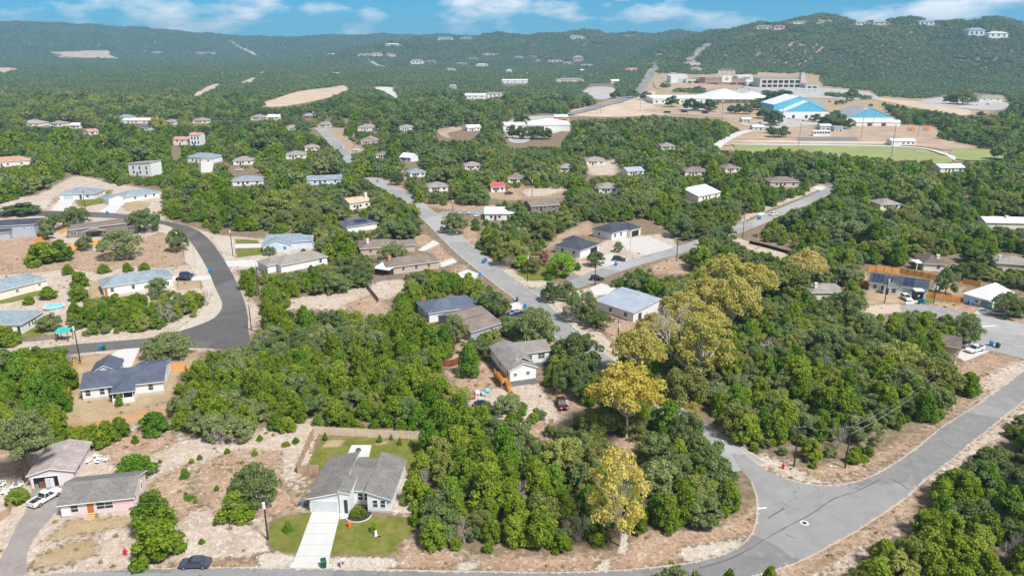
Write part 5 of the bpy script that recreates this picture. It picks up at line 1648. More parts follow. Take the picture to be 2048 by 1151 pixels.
# boat with blue cover
x, y, z = G(713, 302)
bt = thing('covered_boat', 'boat under a pale blue cover on a driveway by the side street', 'boat', (x, y, .5), math.radians(5))
hl = [(-3.2, -.9), (-3.2, .9), (1.2, 1.0), (3.2, 0), (1.2, -1.0)]
MB().prism([(a * .9, b * .6, -.35) for a, b in hl], [(a, b, .35) for a, b in hl]).build('hull', P_white, bt)
MB().prism([(a * 1.02, b * 1.04, .354) for a, b in hl], [(a * .6, b * .25, .95) for a, b in hl]).build('cover', plain('blue_tarp', (.25, .48, .68), .7), bt)
for s in (-1, 1):
    MB().tube((-.6, s * .75, -.2), (-.6, s * 1.0, -.2), .3, .3, 12).build('wheel', M_black, bt)

# ------------------------------------------------------------------ wheelie bins
P_bin = {'blue': plain('blue_bin_plastic', (.03, .20, .52), .5, .05), 'green': plain('green_bin_plastic', (.012, .09, .055), .5, .05), 'teal': plain('teal_bin_plastic', (.02, .27, .30), .5, .05)}


def make_bin(col):
    r = thing('wheelie_bin', col, 'bin')
    MB().prism([(-.25, -.3, .06), (.25, -.3, .06), (.25, .3, .06), (-.25, .3, .06)], [(-.32, -.36, 1.0), (.32, -.36, 1.0), (.32, .4, 1.0), (-.32, .4, 1.0)]).build('body', P_bin[col], r)
    MB().prism([(-.34, -.39, 1.004), (.34, -.39, 1.004), (.34, .44, 1.004), (-.34, .44, 1.004)], [(-.28, -.3, 1.1), (.28, -.3, 1.1), (.28, .4, 1.1), (-.28, .4, 1.1)]).build('lid', P_bin[col], r)
    MB().tube((-.3, .45, .95), (.3, .45, .95), .025, .025, 6).build('handle', P_bin[col], r)
    for s in (-.3, .24):
        MB().tube((s, .3, .13), (s + .06, .3, .13), .13, .13, 10).build('wheel', M_black, r)
    return r


BINS = [(648, 1133, 'green', 'green wheelie bin at the foot of the long concrete drive'), (203, 700, 'blue', 'blue wheelie bin on the bend street kerb behind the slate-roofed house'),
        (209, 700, 'green', 'green wheelie bin on the bend street kerb behind the slate-roofed house'), (420, 545, 'blue', 'blue wheelie bin at the inner kerb of the street bend'),
        (215, 428, 'blue', 'blue wheelie bin at the foot of the drive of the garage-wing house'), (1034, 603, 'green', 'green wheelie bin at the street junction corner'),
        (1050, 616, 'blue', 'blue wheelie bin on the drive at the street junction'), (960, 552, 'blue', 'blue wheelie bin by the side street drive under the oak'),
        (967, 526, 'blue', 'first of two blue wheelie bins on the side street verge'), (971, 523, 'blue', 'second of two blue wheelie bins on the side street verge'),
        (1838, 607, 'green', 'green wheelie bin before the black storage container'), (1846, 606, 'blue', 'blue wheelie bin beside the black storage container'),
        (1939, 609, 'blue', 'blue wheelie bin against the white metal-roofed house'), (2010, 639, 'green', 'green wheelie bin beside the silver SUV'),
        (1982, 691, 'blue', 'blue wheelie bin near the white double-cab pickup'), (1995, 695, 'green', 'green wheelie bin near the white double-cab pickup'),
        (1517, 439, 'blue', 'blue wheelie bin on the east street verge'), (1520, 438, 'teal', 'teal wheelie bin on the east street verge'), (1232, 531, 'blue', 'blue wheelie bin by the black SUV'),
        (755, 364, 'blue', 'blue wheelie bin at the upper side street kerb')]
src = {}
for px, py, col, label in BINS:
    if col not in src:
        b = src[col] = make_bin(col)
    else:
        b = copy_tree(src[col])
    x, y, z = G(px, py)
    b.location = (x, y, .03)
    b.rotation_euler = (0, 0, RNG.uniform(-.6, .6))
    b.scale = (1.25,) * 3
    b['label'] = label

# ------------------------------------------------------------------ power poles
POLES = {}


def pole(key, px, py, pyt, label, trans=False, arm=True, thin=False, top_px=None):
    x, y, z = G(px, py)
    # height from the row of its top
    d = ray(top_px or px, pyt)
    t = y / d[1]
    h = HC + d[2] * t
    h = max(5, min(16, h))
    r = thing('utility_pole', label, 'utility pole', (x, y, 0))
    r0 = .17 if not thin else .08
    MB().tube((0, 0, -.3), (0, 0, h), r0, r0 * .65, 8).build('shaft', M_pole if not thin else M_steel, r)
    if arm:
        a = RNG.uniform(-.4, .4)
        c_, s_ = math.cos(a), math.sin(a)
        MB().tube((-1.1 * c_, -1.1 * s_ - .16, h - .6), (1.1 * c_, 1.1 * s_ - .16, h - .6), .06, .06, 4).build('crossarm', M_woodgrey, r)
        for q in (-1, 0, 1):
            MB().tube((q * c_, q * s_ - .16, h - .54), (q * c_, q * s_ - .16, h - .28), .05, .035, 6).build('insulator', M_insul, r)
    if trans:
        MB().tube((.1, -.45, h - 2.6), (.1, -.45, h - 1.5), .27, .27, 10).build('transformer', M_insul, r)
    POLES[key] = (x, y, h)
    HARD.append([(px - 3, pyt), (px + 3, pyt), (px + 3, py), (px - 3, py)])
    return r


pole('a', 536, 1078, 985, 'brown utility pole with transformer beside the long concrete drive', True)
pole('b', 1588, 931, 847, 'utility pole nearer the red hydrant on the junction verge')
pole('c', 1690, 935, 847, 'utility pole on the main road verge with cables meeting at its arm')
pole('d', 1901, 752, 711, 'utility pole beside the olive-green bush and brown roof', True)
pole('e', 161, 724, 640, 'tall utility pole with white transformer behind the slate-roofed house', True)
pole('f', 466, 512, 452, 'utility pole at the white drives of the bend street', True)
pole('g', 391, 535, 487, 'thin street light pole on the gravel inside the bend', thin=True, arm=False)
pole('h', 518, 590, 530, 'utility pole against the trees on the outer kerb of the bend')
pole('i', 503, 660, 610, 'slim pole where the bend street meets the dense wood', arm=False)
pole('j', 1055, 562, 502, 'utility pole on the lawn by the lime-green tree', True)
pole('k', 1190, 571, 513, 'utility pole on the east street near the blue metal roof')
pole('l', 1236, 674, 636, 'utility pole with transformer in the orange dirt yard', True)
pole('m', 918, 536, 500, 'thin pole on the dry grass above the side street', arm=False, thin=True)
pole('n', 1769, 605, 548, 'utility pole on the dry lawn of the solar-panelled house', True)
pole('o', 1867, 606, 562, 'utility pole by the orange fence of the cul-de-sac', True)
pole('p', 906, 432, 393, 'utility pole at the branch street corner', True)
pole('q', 806, 376, 335, 'utility pole by the forked oak on the upper side street', True)
pole('r', 1064, 394, 354, 'utility pole with lamp by the ranch house drive', True)
pole('s', 1485, 478, 432, 'utility pole where the east street bends', True)
pole('t', 1353, 522, 474, 'utility pole by the dirt bank of the east street')
pole('u', 175, 440, 380, 'utility pole before the wide-garage house', True)
pole('v', 181, 410, 377, 'slim pole in front of the wide-garage house', arm=False, thin=True)
pole('w', 370, 410, 384, 'dark utility pole rising from the juniper wood')
pole('x', 708, 294, 266, 'utility pole beside the covered boat', True)
pole('y', 1260, 505, 465, 'slim pole in front of the charcoal-roofed house', arm=False, thin=True)
pole('z', 1142, 530, 508, 'slim pole beside the charcoal hip roof', arm=False, thin=True)
M_wire = plain('cable', (.30, .30, .30), .6, .05)


def wire(p, q, sag, label, r=.022, n=14):
    m = MB()
    P = [Vector(p).lerp(Vector(q), i / n) - Vector((0, 0, sag * 4 * (i / n) * (1 - i / n))) for i in range(n + 1)]
    for a, b in zip(P, P[1:]):
        m.tube(a, b, r, r, 4, cap=False)
    return tag(m.build('power_line', M_wire), label, 'cable', 'overhead cables')


def top(k, dz=-.3, dx=0):
    x, y, h = POLES[k]
    return (x + dx, y, h + dz)


for k0, k1, s, lb in [('b', 'c', 1.0, 'cable slung between the two poles on the junction verge'), ('c', 'd', 1.6, 'cable from the verge pole to the pole by the olive bush'),
                      ('e', 'i', 1.2, 'cable crossing the bend street towards the dense wood'), ('f', 'h', .8, 'cable along the outer kerb of the bend'),
                      ('h', 'i', .8, 'cable between the bend pole and the slim wood-edge pole'), ('j', 'k', .8, 'cable over the street junction lawn'),
                      ('k', 't', .8, 'cable along the lower east street'), ('t', 's', .9, 'cable along the upper east street'), ('n', 'o', .8, 'cable in front of the solar-panelled house'),
                      ('p', 'q', 1.0, 'cable above the upper side street'), ('f', 'w', 1.0, 'cable into the juniper wood')]:
    for dz, dx in ((-.3, .6), (-2.2, 0)):
        wire(top(k0, dz, dx), top(k1, dz, dx), s, lb)
wire(top('c', -2.0, .2), top('d', -2.0, .2), 1.5, 'cable from the verge pole to the pole by the olive bush')
x, y, z = G(1300, 745)
wire(top('b', -.3), (x, y, 10), 3.0, 'long cable from the hydrant pole over the large wood')
a_, b_ = G(330, 262), G(1010, 258)
wire((a_[0], a_[1], 11), (b_[0], b_[1], 11), 3.0, 'long pale cable strung above the distant street trees', r=.07, n=24)
x, y, z = G(-300, 1050)
wire(top('a', -.3), (x, y, 9.5), 1.2, 'cable from the transformer pole over the bare lot')
wire(top('a', -2), (x, y, 8), 1.2, 'lower cable from the transformer pole over the bare lot')

# far floodlight and light masts
MAST = [(1721, 283, 221), (1781, 322, 250), (1564, 249, 205), (1443, 246, 205), (1597, 292, 247), (1054, 178, 148), (1182, 172, 151), (1193, 172, 148), (1745, 254, 228), (1835, 278, 252), (1374, 240, 212), (1201, 228, 205), (1280, 224, 196)]
for i, (px, py, pt) in enumerate(MAST):
    x, y, z = GH(px, py)
    dep = y * cp - (z - HC) * sp
    h = (py - pt) / F * dep
    r = thing('light_mast', 'tall slender light mast around the school grounds and pitch', 'light mast', (x, y, z), 0, 'light masts of the school grounds')
    MB().tube((0, 0, -1), (0, 0, h), .35, .22, 6).build('shaft', M_steel, r)
    if i < 8:
        MB().box(-1.6, 1.6, -.3, .3, h, h + .9).build('lamp_head', M_insul, r)

# ------------------------------------------------------------------ fences
def panel_mesh(name, mat_, n=6):
    m = MB()
    for i in range(n):
        a, b = i / n, (i + 1) / n
        h = 1 + RNG.uniform(-.02, .02)
        m.box(a + .008, b - .008, -.012 + RNG.uniform(-.006, .006), .012, .02, h)
    m.box(0, 1, .013, .04, .18, .24).box(0, 1, .013, .04, .76, .82)
    return m.mesh(name, mat_)


def fence(pts, h, mat_, label, step=2.4, post=None, group=None):
    P = [G(*p)[:2] for p in pts]
    root = thing('timber_fence', label, 'fence', (*P[0], 0), 0, group)
    pm = panel_mesh('fence_panel', mat_)
    post_m = MB().box(-.06, .06, -.06, .06, -.2, 1.06).mesh('fence_post', post or mat_)
    first = True
    for a, b in zip(P, P[1:]):
        L = math.hypot(b[0] - a[0], b[1] - a[1])
        n = max(1, round(L / step))
        rz = math.atan2(b[1] - a[1], b[0] - a[0])
        for i in range(n + 1):
            x, y = a[0] + (b[0] - a[0]) * i / n - P[0][0], a[1] + (b[1] - a[1]) * i / n - P[0][1]
            if i or first:
                o = obj('post', post_m, root)
                o.location = (x, y, 0)
                o.scale = (1, 1, h)
                o.rotation_euler = (0, 0, rz)
            if i < n:
                o = obj('fence_panel', pm, root)
                o.location = (x, y, RNG.uniform(-.04, .04))
                o.rotation_euler = (0, 0, rz)
                o.scale = (L / n, 1, h)
        first = False
    return root


fence([(640, 946), (595, 946), (628, 868)], 1.9, M_woodpale, 'weathered fence along the left of the white house back lawn', post=M_woodgrey)
fence([(628, 868), (845, 879)], 1.9, plain('pale_new_pickets', (.62, .50, .40), .85, .2, .8, fine=.4), 'pale picket fence across the far end of the back lawn', post=M_woodor)
fence([(786, 947), (806, 940)], 1.9, M_woodpale, 'short fence closing the right side passage of the white house', post=M_woodgrey)
fence([(150, 726), (148, 760), (132, 815)], 1.8, M_woodor, 'orange picket fence down the left side of the dry garden')
fence([(132, 862), (195, 856), (280, 838), (345, 830), (350, 815)], 1.8, plain('tan_fence_boards', (.58, .36, .19), .85, .2, .8, fine=.3), 'tan fence along the foot of the dry garden')
fence([(345, 738), (372, 738), (380, 755)], 1.5, M_woodor, 'low orange fence beside the slate-roofed house')
fence([(1705, 567), (1732, 572), (1737, 578)], 1.9, M_woodor, 'orange fence at the left of the solar-panelled house')
fence([(1735, 541), (1800, 546), (1872, 560)], 1.9, M_woodor, 'long bright orange fence behind the solar-panelled house', post=M_woodred)
fence([(1852, 592), (1870, 597), (1920, 604)], 1.9, M_woodor, 'orange fence between the black container and the white metal roof')
fence([(1925, 566), (1960, 574)], 1.9, M_woodor, 'short orange fence behind the white metal roof')
fence([(872, 735), (905, 732), (940, 717), (972, 707)], 1.8, M_woodred, 'dark red fence curving beside the decked house', post=M_woodred)
fence([(845, 664), (878, 656)], 1.8, M_woodred, 'short red fence beneath the steel-blue hip roof', post=M_woodred)
fence([(736, 578), (742, 566), (770, 560), (806, 558)], 1.8, M_woodgrey, 'grey fence round the yard behind the long brown-roofed house', post=M_woodgrey)
fence([(736, 578), (757, 604)], 1.5, M_woodgrey, 'sparse fence line down the stony clearing', post=M_woodgrey)
fence([(818, 610), (852, 602)], 1.8, plain('rust_timber', (.32, .14, .08), .85, .2, 1, fine=.3), 'rust-coloured fence behind the steel-blue hip roof')
fence([(122, 468), (135, 462)], 1.8, M_woodor, 'short orange fence between the two modern houses')
fence([(134, 500), (165, 496), (200, 487)], 1.8, M_woodor, 'orange fence below the taupe modern house')
fence([(70, 490), (95, 474), (92, 462), (70, 458)], 1.8, M_woodor, 'orange fence beside the tall blue-grey house')
fence([(0, 1042), (18, 1030), (30, 1000)], 1.6, M_woodpale, 'tan fence beside the old asphalt drive')
fence([(1228, 393), (1255, 396)], 1.6, M_woodred, 'reddish fence by the white lean-to')
fence([(28, 683), (70, 682), (118, 676)], 1.3, M_woodgrey, 'low fence in front of the corner-porch house')
# black silt fence
a, b, c = G(1498, 487), G(1535, 496), G(1578, 508)
m = MB()
for p, q in ((a, b), (b, c)):
    m.prism([(p[0], p[1], 0), (q[0], q[1], 0), (q[0], q[1] + .06, 0), (p[0], p[1] + .06, 0)], [(p[0], p[1], 1.3), (q[0], q[1], 1.3), (q[0], q[1] + .06, 1.3), (p[0], p[1] + .06, 1.3)])
tag(m.build('silt_fence', plain('black_fabric', (.015, .012, .011), .9)), 'black silt fence along the cleared track below the east street', 'fence')
HARD.append([(1498, 478), (1578, 498), (1578, 510), (1498, 490)])

# ------------------------------------------------------------------ garden things
def ringpts(r, z, n=24, sx=1, sy=1):
    return [(math.cos(a) * r * sx, math.sin(a) * r * sy, z) for a in np.linspace(0, 2 * math.pi, n + 1)[:-1]]


x, y, z = G(109, 618)
pl = thing('swimming_pool', 'round above-ground pool with turquoise water beside the corner-porch house', 'pool', (x, y, 0))
MB().prism(ringpts(2.7, 0), ringpts(2.7, 1.1), cap=False).build('pool_wall', plain('pool_wall_grey', (.45, .48, .5), .6), pl)
tw = NT('pool_water')
MB().poly(ringpts(2.66, .95)).build('water', tw.out((.10, .50, .60), .05, .6), pl)
m = MB()
A, B = ringpts(2.66, 1.104), ringpts(2.95, 1.104)
for i in range(24):
    j = (i + 1) % 24
    m.poly([A[i], B[i], B[j], A[j]])
m.build('rim', M_trim, pl)

x, y, z = G(113, 683)
pg = thing('canopy', 'timber shade canopy with turquoise roof near the round pool', 'canopy', (x, y, 0))
MB().slab([(-.2, -.2, 2.75), (3.6, -.2, 2.75), (3.4, 2.6, 3.15), (-.4, 2.6, 3.15)], .08).build('canopy_roof', plain('turquoise_canvas', (.03, .42, .36), .6), pg)
for a, b in ((0, 0), (3.2, 0), (0, 2.3), (3.2, 2.3)):
    MB().box(a, a + .15, b, b + .15, -.2, 2.66).build('post', M_woodred, pg)

x, y, z = G(717, 900)
fp = thing('fire_pit', 'round dark fire pit on the white patio', 'fire pit', (x, y, .012))
MB().prism(ringpts(.55, 0, 14), ringpts(.55, .3, 14), cap=False).build('rim', D_dark, fp)
MB().prism(ringpts(.42, .0, 14), ringpts(.42, .3, 14), cap=False).build('liner', M_dark, fp)
m = MB()
A, B = ringpts(.42, .302, 14), ringpts(.55, .302, 14)
for i in range(14):
    m.poly([A[i], B[i], B[(i + 1) % 14], A[(i + 1) % 14]])
m.build('top_ring', M_steel, fp)
MB().poly(ringpts(.42, .06, 14)).build('ash_bed', plain('ash', (.12, .11, .1), .95), fp)


def hydrant(px, py, col, label):
    x, y, z = G(px, py)
    r = thing('fire_hydrant', label, 'hydrant', (x, y, 0))
    s = 1.6
    MB().tube((0, 0, 0), (0, 0, .55 * s), .15 * s, .13 * s, 10).build('barrel', col, r)
    MB().tube((0, 0, .55 * s), (0, 0, .72 * s), .16 * s, .05 * s, 10).build('bonnet', col, r)
    for d in ((1, 0), (-1, 0), (0, -1)):
        MB().tube((d[0] * .1 * s, d[1] * .1 * s, .4 * s), (d[0] * .24 * s, d[1] * .24 * s, .4 * s), .07 * s, .07 * s, 8).build('nozzle', col, r)
    return r


C_red, C_or = plain('hydrant_red', (.55, .02, .05), .5, .05), plain('hydrant_orange', (.75, .16, .03), .5, .05)
hydrant(251, 1108, C_red, 'red fire hydrant on the bare ground before the pink house')
hydrant(699, 1052, C_or, 'orange fire hydrant at the edge of the front lawn')
hydrant(1566, 936, C_red, 'red fire hydrant on the junction verge by the utility pole')

x, y, z = G(687, 1133)
mb_ = thing('mailbox', 'white brick mailbox pillar in the white stones by the main road', 'mailbox', (x, y, 0))
MB().box(-.35, .35, -.3, .3, -.1, 1.35).build('pillar', M_stone, mb_)
MB().box(-.4, .4, -.35, .35, 1.35, 1.45).build('cap', M_concw, mb_)
MB().box(-.13, .13, -.33, -.303, .85, 1.15).build('letter_box', M_black, mb_)
for px, py, lb in ((149, 725, 'small black mailbox on a post by the bend street'), (880, 534, 'small black mailbox on the side street verge')):
    x, y, z = G(px, py)
    q = thing('mailbox', lb, 'mailbox', (x, y, 0))
    MB().box(-.05, .05, -.05, .05, -.1, 1.05).build('post', M_pole, q)
    MB().box(-.16, .16, -.28, .28, 1.05, 1.4).build('letter_box', M_black, q)

# planting bed before the white house
x, y, z = G(717, 1030)
bed = thing('planting_bed', 'mulched planting bed with pale kerb before the white house windows', 'planting bed', (x, y, 0))
half = [(math.cos(a) * 2.1, math.sin(a) * 1.9) for a in np.linspace(math.pi, 2 * math.pi, 15)] + [(2.1, 2.4), (-2.1, 2.4)]
MB().poly([(a, b, .05) for a, b in half]).build('mulch', plain('dark_mulch', (.05, .035, .028), .95, .3, 3), bed)
m = MB()
for (a, b), (c_, d_) in zip(half[:15], half[1:15]):
    m.prism([(a, b, 0), (a * 1.09, b * 1.09, 0), (c_ * 1.09, d_ * 1.09, 0), (c_, d_, 0)][::-1], [(a, b, .14), (a * 1.09, b * 1.09, .14), (c_ * 1.09, d_ * 1.09, .14), (c_, d_, .14)][::-1])
m.build('edging', M_concw, bed)

# yard things of the decked house
x, y, z = G(962, 812)
tr = thing('trampoline', 'round black trampoline in the yard below the orange deck', 'trampoline', (x, y, 0))
MB().poly(ringpts(1.6, .8, 20)).build('mat', M_black, tr)
m = MB()
A, B = ringpts(1.6, .804, 20), ringpts(1.85, .804, 20)
for i in range(20):
    m.poly([A[i], B[i], B[(i + 1) % 20], A[(i + 1) % 20]])
m.build('rim_pad', plain('pad_blue', (.10, .22, .30), .6), tr)
for a in range(0, 360, 60):
    c_, s_ = math.cos(math.radians(a)) * 1.75, math.sin(math.radians(a)) * 1.75
    MB().tube((c_, s_, 0), (c_, s_, 2.3), .03, .03, 6).build('pole', M_steel, tr)
for px, py, col, lb in ((966, 790, (.25, .45, .6), 'pale blue plastic play table by the trampoline'), (955, 788, (.75, .75, .75), 'white plastic play house by the trampoline'), (945, 797, (.6, .06, .12), 'red toy slide by the trampoline'),
                        (975, 784, (.2, .5, .55), 'turquoise play tub by the trampoline')):
    x, y, z = G(px, py)
    q = thing('play_equipment', lb, 'toy', (x, y, 0), RNG.uniform(0, 2))
    pm = plain('plastic_%d_%d' % (px, py), col, .5, .04)
    MB().prism([(-.7, -.5, .45), (.7, -.5, .45), (.7, .5, .45), (-.7, .5, .45)], [(-.6, -.45, .8), (.6, -.45, .8), (.6, .45, .8), (-.6, .45, .8)]).build('top', pm, q)
    for a in (-.55, .55):
        for b in (-.35, .35):
            MB().box(a - .07, a + .07, b - .07, b + .07, 0, .45).build('leg', pm, q)
# white wire-framed garden furniture heaps
for px, py, n, lb in ((18, 975, 9, 'white metal frames piled on the bare ground beside the leaning tree'), (200, 918, 5, 'white garden chairs standing behind the pink garage')):
    x, y, z = G(px, py)
    q = thing('garden_frames', lb, 'garden furniture', (x, y, 0))
    for i in range(n):
        a, b = RNG.uniform(-2.2, 2.2), RNG.uniform(-2.6, 2.6)
        m = MB()
        s = RNG.uniform(.35, .6)
        for dx in (-s, s):
            for dy in (-s, s):
                m.tube((a + dx, b + dy, 0), (a + dx, b + dy, .5 + (dy > 0) * .5), .05, .05, 4)
        for z_ in (.48, .95):
            m.tube((a - s, b + s, z_), (a + s, b + s, z_), .05, .05, 4)
        m.tube((a - s, b - s, .48), (a + s, b - s, .48), .05, .05, 4).tube((a - s, b - s, .48), (a - s, b + s, .48), .05, .05, 4).tube((a + s, b - s, .48), (a + s, b + s, .48), .05, .05, 4)
        m.box(a - s, a + s, b - s, b + s, .46, .5)
        m.build('chair_frame', M_trim, q)
x, y, z = G(752, 1070)
q = thing('lawn_sprayer', 'white sack and black tool left on the front lawn', 'garden tool', (x, y, 0), .3)
MB().prism([(-.25, -.2, 0), (.25, -.2, 0), (.2, .2, 0), (-.2, .2, 0)], [(-.15, -.1, .95), (.15, -.1, .95), (.12, .1, .95), (-.12, .1, .95)]).build('sack', M_trim, q)
MB().tube((.2, -.5, .08), (.8, -.6, .1), .12, .05, 6).build('tool', M_black, q)
x, y, z = G(612, 1014)
q = thing('patio_cooler', 'dark grey storage box on the gravel beside the white garage wall', 'storage box', (x - .6, y + .4, 0))
MB().box(-.6, .2, 0, .9, 0, .8).build('box', plain('grey_plastic', (.13, .15, .17), .6), q)
MB().box(-.65, .25, -.05, .95, .8, .88).build('lid', plain('grey_plastic', (.13, .15, .17), .6), q)
# playground beside the second gymnasium
for i, (px, py) in enumerate(((1818, 263), (1825, 263), (1850, 262), (1856, 263))):
    x, y, z = GH(px, py)
    q = thing('play_tower', 'orange play tower on the school playground', 'playground', (x, y, z), 0, 'orange school play towers')
    for a in (-1, 1):
        for b in (-1, 1):
            MB().box(a - .12, a + .12, b - .12, b + .12, 0, 3.4).build('post', C_or, q)
    MB().box(-1.2, 1.2, -1.2, 1.2, 1.6, 1.8).build('platform', C_or, q)
    MB().prism([(-1.4, -1.4, 3.4), (1.4, -1.4, 3.4), (1.4, 1.4, 3.4), (-1.4, 1.4, 3.4)], [(-.2, -.2, 4.4), (.2, -.2, 4.4), (.2, .2, 4.4), (-.2, .2, 4.4)]).build('canopy', C_or, q)
for px, py in ((1335, 227), (1369, 226), (1411, 228)):
    x, y, z = GH(px, py)
    q = thing('dugout', 'blue field shelter on the school practice ground', 'shelter', (x, y, z), 0, 'blue practice-ground shelters')
    MB().box(-4, 4, 0, 3, 2.4, 2.7).build('roof', P_blue, q)
    MB().box(-4, 4, 2.8, 3, 0, 2.4).build('back_wall', P_blue, q)
    for a in (-3.8, 3.8):
        MB().box(a - .1, a + .1, 0, .2, 0, 2.4).build('post', M_steel, q)
# goal posts on the pitch
for px, py in ((1842, 312),):
    x, y, z = GH(px, py)
    q = thing('goal', 'white football goal on the green pitch', 'goal', (x, y, z + .5))
    m = MB().tube((-3.6, 0, 0), (-3.6, 0, 2.6), .12, .12, 6).tube((3.6, 0, 0), (3.6, 0, 2.6), .12, .12, 6).tube((-3.6, 0, 2.6), (3.6, 0, 2.6), .12, .12, 6)
    m.build('frame', M_trim, q)
    m = MB()
    for a in np.linspace(-3.6, 3.6, 8):
        m.tube((a, 0, 2.6), (a, 2.5, 0), .05, .05, 4)
    m.build('net', M_insul, q)

